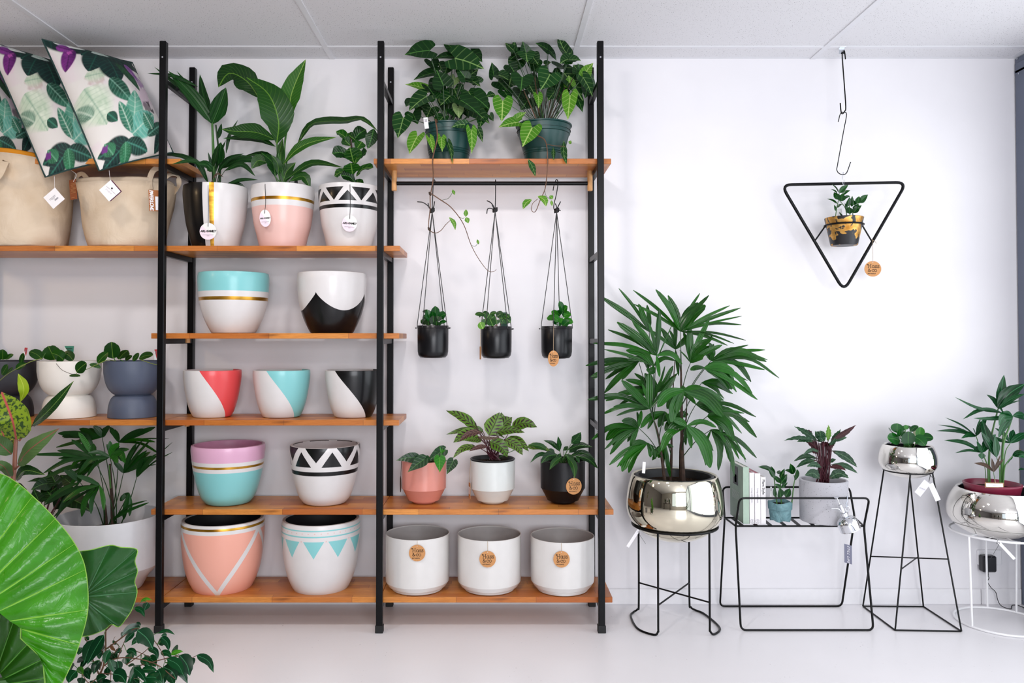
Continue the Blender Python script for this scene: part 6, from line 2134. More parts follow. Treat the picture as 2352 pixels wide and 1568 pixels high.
zfl = .0045
fb_l, fb_r = PZ(1400 + 985 / 3.266, 1020 + 1393 / 3.266, zfl), PZ(1400 + 1980 / 3.266, 1020 + 1393 / 3.266, zfl)
bb_l, bb_r = PZ(1400 + 828 / 3.266, 1020 + 1214 / 3.266, zfl), PZ(1400 + 1742 / 3.266, 1020 + 1214 / 3.266, zfl)
for p in (bb_l, bb_r):
    p.y = min(p.y, -.025)
ytf, ytb = -.30, -.135          # tray bars
yuf, yub = -.36, -.075          # top rails
jf_l, jf_r = gp(946, 617, ytf), gp(1908, 609, ytf)
jb_l, jb_r = gp(864, 555, ytb), gp(1840, 562, ytb)
tf_l, tf_r = gp(975, 404, yuf), gp(1950, 404, yuf)
tb_l, tb_r = gp(848, 321, yub), gp(1800, 321, yub)
zj = (jf_l.z + jf_r.z) / 2
for p in (jf_l, jf_r):
    p.z = zj
for p in (jb_l, jb_r):
    p.z = zj
for nm, pts in (('front_frame', [fb_l, jf_l, tf_l, tf_r, jf_r, fb_r]), ('back_frame', [bb_l, jb_l, tb_l, tb_r, jb_r, bb_r])):
    MB().tube(rounded(pts, .026, True, 5), .0048, 8, closed=True).build(nm, M_WIRE, RF)
MB().tube([jf_l, jf_r], .0045, 8).build('tray_bar', M_WIRE, RF)
MB().tube([jb_l, jb_r], .0045, 8).build('tray_bar', M_WIRE, RF)
MB().tube([jf_l, jb_l], .0045, 8).build('tray_bar', M_WIRE, RF)
MB().tube([jf_r, jb_r], .0045, 8).build('tray_bar', M_WIRE, RF)
ns = 9
for i in range(ns):
    f_ = (i + .5) / ns
    a, b = jf_l.lerp(jf_r, f_), jb_l.lerp(jb_r, f_)
    d = V((.0085, 0, 0))
    vs = [a - d + V((0, 0, .002)), a + d + V((0, 0, .002)), b + d + V((0, 0, .002)), b - d + V((0, 0, .002))]
    vs += [v - V((0, 0, .003)) for v in vs]
    MB().add(vs, [[0, 1, 2, 3], [7, 6, 5, 4], [0, 4, 5, 1], [1, 5, 6, 2], [2, 6, 7, 3], [3, 7, 4, 0]]).build('slat', M_WIRE, RF, smooth=False)
ZT = zj + .006

# books standing on the rack, spines to the front
M_PAGES = plain('book_pages', '#e9e6de', .8, vary=.06, scale=300)


def book(label, x0, x1, h, ys, yd, cover, spine_txt=None, txt_mat=None, cover_fn=None, top=None):
    """x0,x1 spine edges; ys spine y; yd depth"""
    root = thing('book', label, 'book', ((x0 + x1) / 2, ys, ZT), 'books on the wire rack')
    th = .0022
    for nm, a, b in (('cover', x0, x0 + th), ('cover', x1 - th, x1)):
        MB().box(a, b, ys + .001, ys + yd, ZT, ZT + h, .0004).build(nm, cover, root, smooth=False)
    MB().box(x0, x1, ys, ys + th, ZT, ZT + h, .0006).build('spine', cover, root, smooth=False)
    MB().box(x0 + th, x1 - th, ys + th, ys + yd - .004, ZT + .003, ZT + h - .003).build('pages', top or M_PAGES, root, smooth=False)
    return root


ysp = -.286
xg = [Q_.p(x, 900, ysp).x for x in (292, 352, 356, 405, 410, 465, 468, 519)]
hh = [Q_.p(300, y, ysp).z - ZT for y in (490, 545, 552, 590)]
M_SAGE = plain('sage_green_cloth', '#a9bfae', .6, vary=.04, scale=60)
M_WBOOK = plain('white_book_cover', '#eceaec', .45, vary=.01)
bk = book('thick sage green book with a small photo on its cover', xg[0], xg[1], hh[0], ysp, .198, M_SAGE)
# cover facing left: photo panel, text lines, barcode
xl = xg[0] - .0004
def cov(y0, y1, z0, z1, mat, name, parent=bk):
    MB().box(xl - .0004, xl + .0003, ysp + y0, ysp + y1, ZT + z0, ZT + z1).build(name, mat, parent, smooth=False)
cov(.075, .145, hh[0] * .62, hh[0] * .95, plain('grey_cover_photo', '#4a4d50', .5, vary=.5, scale=45), 'cover_photo')
cov(.095, .125, hh[0] * .66, hh[0] * .80, plain('pale_cover_photo', '#b9b7b0', .5, vary=.3, scale=60), 'cover_photo')
for i in range(7):
    cov(.055, .165, hh[0] * (.50 - i * .022), hh[0] * (.503 - i * .022), M_CARD, 'print')
cov(.06, .095, hh[0] * .10, hh[0] * .2, M_CARD, 'barcode')
bk2 = book('white book with pink top edge, second from the left on the rack', xg[2], xg[3], hh[1], ysp, .19, M_WBOOK, top=plain('pink_page_edge', '#b5727c', .7, vary=.3, scale=80))
bk3 = book('white book with pink top edge, third from the left on the rack', xg[4], xg[5], hh[2], ysp, .19, M_WBOOK, top=bpy.data.materials['pink_page_edge'])
bk4 = book('white book lettered Plant Style on its spine', xg[6], xg[7], hh[3], ysp, .17, M_WBOOK)
dn, rt_ = V((0, 0, -1)), V((1, 0, 0))
lettering('Plant Style', .0165, V(((xg[6] + xg[7]) / 2 + .001, ysp - .0008, ZT + hh[3] * .79)), dn, rt_, M_INK, bk4, fat=.0002, spacing=1.0)
for b, x0, x1, h in ((bk2, xg[2], xg[3], hh[1]), (bk3, xg[4], xg[5], hh[2])):
    lettering('Living with Plants', .0095, V(((x0 + x1) / 2, ysp - .0008, ZT + h * .56)), dn, rt_, M_GREYINK, b)
    lettering('2', .016, V(((x0 + x1) / 2, ysp - .0008, ZT + h * .055)), rt_, V((0, 0, 1)), M_GREYINK, b)
    MB().tube([V(((x0 + x1) / 2 + .0085 * cos(t), ysp - .0004, ZT + h * .055 + .0085 * sin(t))) for t in [i * 2 * pi / 20 for i in range(20)]], .0005, 4, closed=True).build('spine_emblem', M_GREYINK, b)

# ZZ plant in crumpled teal paper pot
YZ = -.235
bz_ = V((Q_.p(662, 1000, YZ).x, YZ, ZT))
pz = thing('potted_zz_plant', 'small zz plant in a crumpled teal paper pot on the wire rack', 'plant', bz_)
rT, rB = Q_.m(108, YZ), Q_.m(98, YZ)
zT = Q_.p(662, 830, YZ).z - ZT
rs_ = random.Random(5)
phs = [(rs_.uniform(0, 6), rs_.uniform(0, 6)) for _ in range(6)]


def crump(r, z, a):
    q = z / zT
    s = 1.0
    for i, (p1, p2) in enumerate(phs):
        s += .010 * sin((2 + i) * a + p1 + q * (3 + i) + 1.2 * sin(p2 + 5 * q + a * 2)) * (1.15 - .8 * q)
    return r * s, z + (.004 * sin(3 * a) if z > zT * .9 else (.004 * (1 + sin(5 * a + 1)) if z < .01 else 0))


pr = [(0, .004), (rB * .9, .004)] + [(rB + (rT - rB) * t, .004 + (zT - .012) * t) for t in [i / 12 for i in range(13)]]
pr = pr[:-2] + [(rT + .0005, zT - .036), (rT + .003, zT - .034), (rT + .0035, zT - .008), (rT + .001, zT), (rT - .002, zT - .002), (rT - .004, zT - .03), (0, zT - .03)]
vs, fs = lathe(pr, bz_, 64, crump)
mt = MT('crumpled_teal_paper', .75, spec=.2)
nn = mt.noise(18, 4, dist=1.5)
mt.color(mt.mix(nn.step(.35, .65), '#64898f', '#7a9ea4'))
mt.bump(mt.noise(26, 3, dist=2.0), .9, .012)
mob('paper_pot', vs, fs, mt.m, pz, sharp=60)
soil_disc(pz, bz_, rT - .004, zT - .014)
crz = bz_ + V((0, 0, zT - .012))
for pts in ([(630, 830), (612, 700), (600, 600), (575, 520)], [(675, 832), (668, 720), (665, 610), (690, 540)], [(775, 800), (795, 690), (808, 610)], [(810, 600), (800, 570)]):
    p3 = [Q_.p(x, y, YZ - .02) for x, y in pts]
    if len(pts) > 2:
        p3[0].z = crz.z - .002
    stem(pz, p3, [.0034, .0018], M_STEMG)
r1 = [(600, 535, 438, 487, 58, 14), (602, 600, 545, 500, 76, 0, -.03), (610, 570, 568, 478, 44, 0, .02), (612, 790, 600, 690, 46, 0), (665, 650, 598, 570, 66, 0, -.04), (668, 655, 732, 560, 72, 0, -.05), (660, 600, 706, 503, 54, 0, .0), (665, 702, 606, 660, 38, 8), (680, 702, 738, 643, 38, 8),
      (670, 795, 652, 700, 88, 0, -.06), (820, 618, 828, 508, 82, 0, -.02), (795, 560, 762, 453, 70, 0, -.01), (795, 552, 706, 520, 40, 10), (715, 790, 762, 700, 70, 0, -.04), (640, 640, 610, 600, 50, 0, .02), (640, 560, 660, 520, 40)]
lvs(pz, Q_, YZ - .02, r1, G_ZZ, 'ovate', fold=.16, rr=.5)
plant_label(pz, Q_.p(570, 735, YZ - .01), .007, .045, M_CARD, -.08, print_mat=M_GREYINK)

# wavy calathea in the speckled concrete cylinder
YCN = -.222
bc = V((Q_.p(1097, 1000, YCN).x, YCN, ZT))
m = MT('speckled_concrete', .8, spec=.25)
vec = m.coords('Object')[0]
n = m.noise(5, 5, vec)
sp = m.noise(210, 1.0, vec)
sp2 = m.noise(130, 1.0, m.mapping(vec, loc=(3, 1, 7)))
cc = m.mix(n.step(.3, .7), '#b4b4bb', '#c6c6cb')
cc = m.mix(sp.step(.70, .74), cc, '#5d5d65')
cc = m.mix(sp2.step(.72, .75), cc, '#8d8a86')
m.color(cc)
m.bump(m.noise(60, 4, vec), .15, .003)
rC0, rC1 = Q_.m(224, YCN), Q_.m(229, YCN)
zC = Q_.p(1097, 610, YCN).z - ZT
pc = thing('potted_wavy_calathea', 'maroon stemmed calathea with wavy leaves in a speckled concrete cylinder on the wire rack', 'plant', bc)
vs, fs = lathe([(0, .001), (rC0 * .97, .001), (rC0, .005), (rC1, zC - .003), (rC1 - .003, zC), (rC1 - .009, zC), (rC1 - .012, zC - .003), (rC1 - .014, zC - .04), (0, zC - .042)], bc, 64)
mob('pot', vs, fs, m.m, pc, sharp=35)
soil_disc(pc, bc, rC1 - .014, zC - .034)
crc = bc + V((0, 0, zC - .034))
r1 = [(1040, 232, 803, 80, 78, 6, .02), (1025, 232, 698, 222, 56, 30, -.02), (1100, 240, 1010, 130, 110, 6, -.04), (1075, 235, 1060, 125, 120, 0, .0), (1140, 235, 1145, 66, 66, 0, .0, .0, G_RUFG), (1165, 260, 1270, 110, 60, 6, .03), (1180, 235, 1332, 192, 56, 12), (1160, 280, 1215, 195, 70, 0, -.03),
      (1060, 335, 888, 368, 46, 30, -.03), (1038, 405, 794, 432, 52, 40, .0), (1030, 420, 818, 498, 52, 26, -.05), (1080, 492, 928, 482, 62, 24, -.08), (1178, 325, 1436, 492, 80, 24, -.05), (1150, 445, 1222, 412, 40, 8), (1170, 465, 1442, 554, 58, 34, -.05), (1060, 605, 908, 572, 90, 40, -.08),
      (1150, 605, 1352, 598, 90, 50, -.08), (1000, 235, 830, 235, 60, 24, -.03)]
lvs(pc, Q_, YCN, r1, G_RUFT, 'lance', wave=.16, nw=6, nseg=18, crown=crc, pet_r=.0022, pet_mat=M_STEMR, fold=.14, ymax=-.06)
r1 = [(985, 190, 895, 115, 100, 0, .04), (1040, 325, 915, 228, 100, 16, .0), (1175, 220, 1422, 68, 58, -8, .0), (1140, 240, 1090, 280, 90, 0, -.02), (1150, 490, 1325, 522, 56, 18, -.07), (1030, 330, 990, 350, 60, 0), (1180, 300, 1190, 200, 60, 0)]
lvs(pc, Q_, YCN, r1, G_RUFM, 'lance', wave=.12, nw=5, nseg=14, crown=crc, pet_r=.0022, pet_mat=M_STEMR, fold=.14, ymax=-.06)
for i in range(12):
    stem(pc, [crc + V((random.uniform(-.03, .03), random.uniform(-.03, .03), 0)), Q_.p(1060 + i * 9, 450, YCN + random.uniform(-.03, .03)), Q_.p(1045 + i * 11, 250, YCN + random.uniform(-.04, .03))], [.0038, .0022], M_STEMR)
plant_label(pc, Q_.p(1060, 560, YCN + .02), .02, .05, plain('grey_label_card', '#b9bcc4', .6, vary=0))

# chrome mister hanging from the front rail
YMi = yuf - .022
R3 = Fr(1920, 1120, 8.25)
mi = thing('plant_mister', 'chrome plant mister hanging by a hook from the rack rail', 'mister', R3.p(250, 660, YMi))
ax = V((-.42, 0, 1)).normalized()
cb = R3.p(275, 790, YMi - .0)
k = 1 / 8.25 / ppm(YMi)


def tilt_lathe(prof, org, axis, n=36):
    q = V((0, 0, 1)).rotation_difference(axis)
    vs, fs = lathe(prof, (0, 0, 0), n)
    return [org + q @ v for v in vs], fs


RMi = 190 * k
pr = [(0, 0), (RMi * .92, 0), (RMi * .99, .003), (RMi, .01), (RMi, 130 * k), (RMi * .94, 180 * k), (RMi * .75, 225 * k), (RMi * .5, 255 * k), (RMi * .33, 270 * k), (RMi * .31, 275 * k), (RMi * .31, 300 * k), (0, 300 * k)]
vs, fs = tilt_lathe(curve_prof(pr, 3), cb, ax)
mob('bottle', vs, fs, M_CHROME, mi, sharp=60)
vs, fs = tilt_lathe([(0, 0), (RMi * .36, 0), (RMi * .36, .012), (RMi * .2, .014), (RMi * .17, .05), (RMi * .1, .052), (0, .052)], cb + ax * 290 * k, ax, 20)
mob('pump', vs, fs, M_CHROME, mi, sharp=40)
vs, fs = tilt_lathe([(0, 0), (.0022, 0), (.0022, .034), (.010, .036), (.011, .039), (0, .040)], cb + ax * (290 * k + .05), ax, 16)
mob('plunger', vs, fs, M_CHROME, mi, sharp=40)
MB().tube(smooth_path([Q_.p(1285, 955, YMi), Q_.p(1255, 915, YMi - .004), Q_.p(1215, 905, YMi - .006), Q_.p(1170, 908, YMi - .008)], 4), [.0022, .002], 8).build('spout', M_CHROME, mi)
c = Q_.p(1187, 905, YMi - .008)
MB().tube([c + V((-.007, 0, 0)), c + V((.006, 0, 0))], .0035, 10).build('nozzle', M_CHROME, mi)
c = R3.p(215, 395, YMi)
MB().tube([c + V((.0105 * cos(t), 0, .0105 * sin(t))) for t in [i * 2 * pi / 20 for i in range(20)]], .0011, 6, closed=True).build('ring', M_CHROME, mi)
hp = [R3.p(190, 185, yuf + .008), R3.p(205, 160, yuf), R3.p(218, 185, yuf - .009), R3.p(212, 260, YMi - .006), R3.p(190, 315, YMi - .004), R3.p(205, 358, YMi), R3.p(218, 330, YMi)]
MB().tube(smooth_path(hp, 5), .0019, 6).build('hook', plain('pale_plastic', '#c9d2de', .4, vary=0), mi)
c = R3.p(232, 1255, YMi - .0)
ux, uz = V((1, .0, -.28)).normalized(), V((0, 0, 1))
t = plate(MB(), c, ux, uz, 148 * k, 350 * k, .001)
t = t.build('swing_tag', plain('slate_card', '#6b6d80', .6, vary=0), mi, smooth=False, label='slate grey swing tag with white italic lettering')
lettering('STILL LIFE', .0145, c + V((0, -.0012, 0)) + uz * .0, V((0, 0, -1)), ux, M_CARD, t, shear=.35, spacing=1.2)
MB().tube([cb + V((.002, 0, 0)), R3.p(228, 1085, YMi)], .0006, 5).build('string', M_CARD, t)

# ------------------------------------------------------------------ hanging triangle with the gilded pot
E_ = Fr(1740, 60, 2.449)
S6 = Fr(1860, 400, 5.6)
S5 = Fr(1860, 90, 4.48)
YH3 = -.158
M_TRI = M_BLACK
tri = thing('triangle_hanger', 'black metal triangle plant hanger with round kraft tag', 'hanger', E_.p(485, 885, YH3))
MB().tube(rounded([E_.p(133, 892, YH3), E_.p(838, 878, YH3), E_.p(486, 1490, YH3)], .05, True, 6), .0072, 10, closed=True).build('frame', M_TRI, tri)
rx_ = Fr(1860, 400, 5.6).m(234, YH3)
cpx, cpz = S6.p(440, 655, YH3).x, S6.p(440, 655, YH3).z
MB().tube([V((cpx + rx_ * cos(t), YH3 + rx_ * sin(t), cpz)) for t in [i * 2 * pi / 36 for i in range(36)]], .0042, 8, closed=True).build('ring', M_TRI, tri)
MB().tube([S6.p(64, 858, YH3), V((cpx - rx_, YH3, cpz))], .0038, 8).build('arm', M_TRI, tri)
MB().tube([S6.p(797, 862, YH3), V((cpx + rx_, YH3, cpz))], .0038, 8).build('arm', M_TRI, tri)
hass_tag(tri, S6.p(810, 850, YH3 - .008), S6.p(811, 1216, YH3 - .008), S6.m(101, YH3), rx=S6.m(109, YH3))
MB().tube(smooth_path([S6.p(795, 835, YH3 - .009), S6.p(812, 850, YH3 - .011), S6.p(840, 865, YH3 - .01), S6.p(855, 892, YH3 - .009)], 4), .0011, 5).build('string_end', M_TWINE, tri)
MB().tube(smooth_path([S6.p(436, 30, YH3 - .0), S6.p(434, -15, YH3), S6.p(425, -25, YH3), S6.p(417, -10, YH3), S6.p(418, 60, YH3 - .011), S6.p(425, 128, YH3 - .012), S6.p(438, 128, YH3 - .012), S6.p(438, 70, YH3 - .010)], 4), .0011, 6).build('wire_loop', M_STEEL, tri)


def hook(label, pts, r):
    h = thing('hook', label, 'hook', S5.p(*pts[0][:2], YH3))
    MB().tube(smooth_path([S5.p(x, y, YH3 + dy) for x, y, dy in pts], 5), r, 8).build('wire', M_WIRE, h)


hook('upper black wire hook hanging from the ceiling clip', [(367, 205, .0), (358, 130, .0), (347, 118, 0), (336, 140, 0), (335, 200, 0), (352, 430, 0), (370, 690, 0), (360, 740, -.002), (336, 766, -.004), (322, 745, -.002), (313, 658, 0)], .003)
hook('lower black wire hook carrying the triangle hanger', [(293, 850, 0), (308, 785, 0), (322, 758, .0), (345, 752, .0), (378, 775, 0), (345, 960, 0), (284, 1300, 0), (278, 1340, 0), (290, 1370, 0), (316, 1388, 0), (345, 1393, 0), (372, 1382, 0), (390, 1350, 0), (420, 1264, 0)], .0022)
cl = thing('ceiling_clip', 'small metal clip on the ceiling grid bar holding the hook', 'clip', PZ(1936, 107, CEIL))
q = PZ(1936, 106, CEIL)
MB().box(q.x - .016, q.x + .016, YH3 - .012, YH3 + .012, CEIL - .006, CEIL - .0016, .001).build('clamp', M_STEEL, cl, smooth=False)
z_c = S5.p(345, 140, YH3).z
MB().box(q.x - .013, q.x + .013, YH3 + .006, YH3 + .0075, z_c - .004, CEIL - .004).build('plate', M_STEEL, cl, smooth=False)
MB().tube([V((q.x - .002, YH3 + .007, z_c + .006)), V((q.x, YH3 - .006, z_c + .005)), V((q.x, YH3 - .009, z_c + .008))], .0016, 6).build('peg', M_STEEL, cl)

bt = V((cpx, YH3, S6.p(432, 918, YH3).z))
pt = thing('potted_zz_plant', 'zz plant in a black and gold leaf pot hanging in the triangle', 'plant', bt)
mg = MT('gold_leaf_on_black', .4)
vec = mg.coords('Object')[0]
n = mg.noise(15, 2.2, mg.mapping(vec, (1, 1, 1.0), loc=(.37, .22, .61)), dist=.9)
n2 = mg.noise(70, 3, vec)
mask = (n + (n2 - .5) * .14).step(.495, .51)
gc = mg.mix(mg.noise(30, 3, vec).step(.3, .7), '#a8722a', '#e0b062')
mg.color(mg.mix(mask, '#17161a', gc))
mg.put(mask * .8, mg.b.inputs['Metallic'])
r0, r1_ = S6.m(164, YH3), S6.m(236, YH3)
zt3 = S6.p(440, 560, YH3).z - bt.z
vs, fs = lathe([(0, 0), (r0 * .96, 0), (r0, .003), (r1_, zt3 - .002), (r1_ - .002, zt3), (r1_ - .006, zt3), (r1_ - .008, zt3 - .003), (r1_ - .011, zt3 - .02), (0, zt3 - .02)], bt, 56)
mob('pot', vs, fs, mg.m, pt, sharp=35)
soil_disc(pt, bt, r1_ - .011, zt3 - .014)
ct = bt + V((0, 0, zt3 - .014))
for pts in ([(325, 540), (345, 440), (365, 350), (380, 240)], [(478, 530), (462, 450), (410, 370), (380, 340)], [(555, 520), (560, 440), (640, 360)], [(520, 520), (510, 400), (500, 330)]):
    p3 = [S6.p(x, y, YH3 - .01) for x, y in pts]
    p3[0].z = ct.z
    stem(pt, p3, [.0024, .0014], M_STEMG)
rl = [(375, 240, 282, 126, 66, 8), (378, 240, 496, 136, 70, 8), (350, 245, 268, 190, 54, 8), (415, 265, 522, 208, 46, 10), (378, 330, 310, 230, 84, 0, -.02), (410, 350, 415, 250, 100, 0, -.03), (355, 380, 218, 314, 34, 14), (345, 430, 420, 382, 34, 8), (335, 470, 312, 392, 42, 0), (440, 310, 522, 282, 40, 10),
      (480, 420, 512, 290, 90, 0, -.04), (540, 420, 545, 275, 50, 0, .02), (570, 400, 560, 330, 80, 0), (615, 380, 634, 282, 80, 0, -.02), (640, 370, 750, 260, 82, 8), (560, 500, 668, 400, 76, 10, -.03), (520, 510, 500, 420, 90, 0, -.04), (560, 470, 630, 380, 70, 0), (480, 470, 450, 370, 70, 0, -.02), (400, 535, 380, 482, 60, 0, -.02), (420, 535, 410, 505, 40, 0)]
lvs(pt, S6, YH3 - .012, rl, G_ZZ, 'ovate', fold=.16, rr=.5, dr=.02)
plant_label(pt, S6.p(385, 490, YH3 + .02), .022, .036, M_CARD, 0)

# ------------------------------------------------------------------ foreground plants at the left
J_ = Fr(0, 1060, 3.087)


def big_mat(name, c1, c2, c3, rough):
    m = MT(name, rough, spec=.5)
    uvv, u, v, _ = m.coords('UV')
    n = m.noise(6, 5, dist=.6)
    f = m.noise(60, 3, m.mapping(uvv, (3, 40, 1)), dist=.5)
    base = m.mix(n.step(.3, .7), c1, c2)
    base = m.mix(f.step(.45, .75) * .35, base, c3)
    m.color(base)
    m.bump(m.noise(16, 5, dist=.8), .55, .012)
    tr = m.node('ShaderNodeBsdfTranslucent')
    m.nt.links.new(m.mix(.5, base, '#7ac020'), tr.inputs[0])
    ms = m.node('ShaderNodeMixShader')
    ms.inputs[0].default_value = .22
    out = m.nt.nodes['Material Output']
    m.nt.links.new(m.b.outputs[0], ms.inputs[1])
    m.nt.links.new(tr.outputs[0], ms.inputs[2])
    m.nt.links.new(ms.outputs[0], out.inputs[0])
    return m.m


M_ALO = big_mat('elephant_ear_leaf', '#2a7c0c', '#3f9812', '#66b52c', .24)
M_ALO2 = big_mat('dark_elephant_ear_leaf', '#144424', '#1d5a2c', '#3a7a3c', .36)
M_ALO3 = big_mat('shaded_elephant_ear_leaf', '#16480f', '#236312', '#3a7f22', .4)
M_VEIN = plain('pale_leaf_vein', '#7cb838', .4, vary=.05)
M_VEIN2 = plain('grey_green_leaf_vein', '#4a7a52', .4, vary=.05)
M_EDGE = plain('pale_leaf_margin', '#86b84a', .4, vary=.03)


def big_leaf(parent, pairs, Yf, mat, vmat, pleat, vein_ix, nt=14, per=7, rim=None, vr=.004):
    """pairs of (midrib point, margin point) in crop pixels; the blade is puffed up between the veins"""
    I3 = [V((a[0], a[1], 0)) for a, b in pairs]
    O3 = [V((b[0], b[1], 0)) for a, b in pairs]
    Is, Os = smooth_path(I3, per), smooth_path(O3, per)
    vs, fs, uv = [], [], []
    n = len(Is)

    def pt(j, t, lift=0.0):
        a, b = Is[j], Os[j]
        x, y = a.x + (b.x - a.x) * t, a.y + (b.y - a.y) * t
        ph = (j % per) / per
        bulge = pleat * abs(sin(pi * ph)) * sin(pi * min(1, t * 1.02) ** .8) if t < 1 else 0
        ruff = .012 * sin(j * .9) * t ** 3
        Y = Yf(x, y) - bulge - ruff - lift
        return J_.p(x, y, Y)
    for j in range(n):
        for i in range(nt + 1):
            t = i / nt
            vs.append(pt(j, t))
            uv.append((t, j / n))
    for j in range(n - 1):
        for i in range(nt):
            a = j * (nt + 1) + i
            fs.append([a, a + 1, a + nt + 2, a + nt + 1])
    lf = mob('leaf', vs, fs, mat, parent, uv=uv)
    for k in vein_ix:
        j = k * per
        j = min(j, n - 1)
        pts = [pt(j, t / 12, .0015) for t in range(0, 13)]
        MB().tube(pts, [vr * (min(1, .15 + i * .35) * (1 - i / 14)) for i in range(13)], 6).build('vein', vmat, lf)
    if rim:
        MB().tube([pt(j, 1.0) for j in range(n)], .0015, 5).build('margin', rim, lf)
    return lf


XA = P(-170, 1400, -1.5).x
al = thing('elephant_ear_plant', 'giant elephant ear plant with huge bright green leaf in the front corner', 'plant', (XA, -1.45, 0))
vs, fs = lathe([(0, 0), (.13, 0), (.135, .004), (.16, .26), (.158, .27), (.15, .27), (.145, .22), (0, .22)], (XA, -1.45, 0), 40)
mob('pot', vs, fs, plain('charcoal_pot', '#2a2a2e', .5), al, sharp=35)
soil_disc(al, V((XA, -1.45, 0)), .144, .225)
crA = V((XA, -1.45, .22))
pairs = [((-330, 250), (-150, 60)), ((-270, 420), (0, 85)), ((-215, 620), (110, 142)), ((-180, 780), (232, 245)), ((-120, 900), (392, 405)), ((-60, 975), (530, 582)), ((-10, 1062), (606, 765)),
         ((70, 1130), (622, 1050)), ((148, 1185), (560, 1300)), ((165, 1265), (500, 1450)), ((240, 1330), (425, 1590)), ((308, 1405), (340, 1680))]
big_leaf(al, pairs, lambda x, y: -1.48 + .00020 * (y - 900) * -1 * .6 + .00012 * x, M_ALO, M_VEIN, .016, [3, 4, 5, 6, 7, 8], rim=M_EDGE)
# inner edge of the lobe and the left half of the blade (mostly outside the picture)
pl2 = [((-330, 250), (-520, 200)), ((-270, 420), (-640, 420)), ((-180, 780), (-720, 760)), ((-60, 975), (-700, 1100)), ((-10, 1062), (-560, 1400)), ((-8, 1075), (-300, 1600)), ((-5, 1085), (-120, 1640))]
big_leaf(al, pl2, lambda x, y: -1.48 + .00020 * (y - 900) * -1 * .6 - .0001 * x, M_ALO, M_VEIN, .014, [1, 2, 3])
MB().tube([J_.p(x, y, -1.487) for x, y in ((-330, 250), (-270, 420), (-215, 620), (-180, 780), (-120, 900), (-60, 975), (-10, 1062))], [.004, .012], 8).build('midrib', M_VEIN, al)
stem(al, [crA, J_.p(-180, 1500, -1.42), J_.p(-60, 1200, -1.42), J_.p(-10, 1065, -1.475)], [.022, .013], M_STEMG)
MB().tube([J_.p(x, y, -1.49) for x, y in ((148, 1178), (146, 1250), (200, 1300), (306, 1400), (312, 1500), (322, 1600))], .0022, 5).build('leaf_margin', M_EDGE, al)
# shaded leaf seen through the notch
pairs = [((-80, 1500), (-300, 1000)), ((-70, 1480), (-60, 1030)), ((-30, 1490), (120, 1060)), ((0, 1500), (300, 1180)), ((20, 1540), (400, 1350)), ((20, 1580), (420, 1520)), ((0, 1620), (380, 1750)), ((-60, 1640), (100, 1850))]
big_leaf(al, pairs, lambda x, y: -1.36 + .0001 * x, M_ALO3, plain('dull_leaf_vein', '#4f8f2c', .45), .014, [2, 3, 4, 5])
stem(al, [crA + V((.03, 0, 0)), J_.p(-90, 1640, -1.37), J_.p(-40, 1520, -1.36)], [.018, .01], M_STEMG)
# second leaf, darker, to the right behind
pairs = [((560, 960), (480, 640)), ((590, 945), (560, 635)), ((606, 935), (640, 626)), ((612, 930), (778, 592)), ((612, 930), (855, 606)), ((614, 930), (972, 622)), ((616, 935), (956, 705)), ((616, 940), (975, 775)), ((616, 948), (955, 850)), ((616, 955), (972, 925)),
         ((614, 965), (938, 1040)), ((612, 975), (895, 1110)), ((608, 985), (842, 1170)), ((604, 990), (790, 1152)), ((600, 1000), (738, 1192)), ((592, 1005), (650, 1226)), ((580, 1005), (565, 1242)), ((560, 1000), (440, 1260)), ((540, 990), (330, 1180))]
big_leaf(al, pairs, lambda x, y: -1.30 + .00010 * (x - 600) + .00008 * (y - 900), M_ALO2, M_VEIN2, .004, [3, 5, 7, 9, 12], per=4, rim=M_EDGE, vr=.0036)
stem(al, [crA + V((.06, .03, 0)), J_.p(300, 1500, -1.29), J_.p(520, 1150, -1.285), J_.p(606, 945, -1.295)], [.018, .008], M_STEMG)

# ------------------------------------------------------------------ variegated rubber plant
YR = -.78
xr = P(40, 1400, YR).x
ru = thing('rubber_plant', 'variegated rubber plant with yellow green leaves behind the giant leaf', 'plant', (xr, YR, 0))
vs, fs = lathe([(0, 0), (.10, 0), (.104, .003), (.13, .24), (.128, .245), (.12, .245), (.115, .2), (0, .2)], (xr, YR, 0), 40)
mob('pot', vs, fs, plain('grey_stoneware', '#77777c', .6), ru, sharp=35)
soil_disc(ru, V((xr, YR, 0)), .114, .205)
crR = V((xr, YR, .2))
stem(ru, [crR, I_.p(100, 1300, YR), I_.p(112, 1080, YR), I_.p(125, 850, YR), I_.p(160, 560, YR)], [.011, .006], M_STEMP)


def rl_(pts, w, mat, roll=0, fold=.16, shape='ovate', nseg=12, **kw):
    a = [I_.p(x, y, YR + d) for x, y, d in pts]
    return leaf(ru, a, I_.m(w, YR), shape, mat, roll=roll, fold=fold, nseg=nseg, **kw)


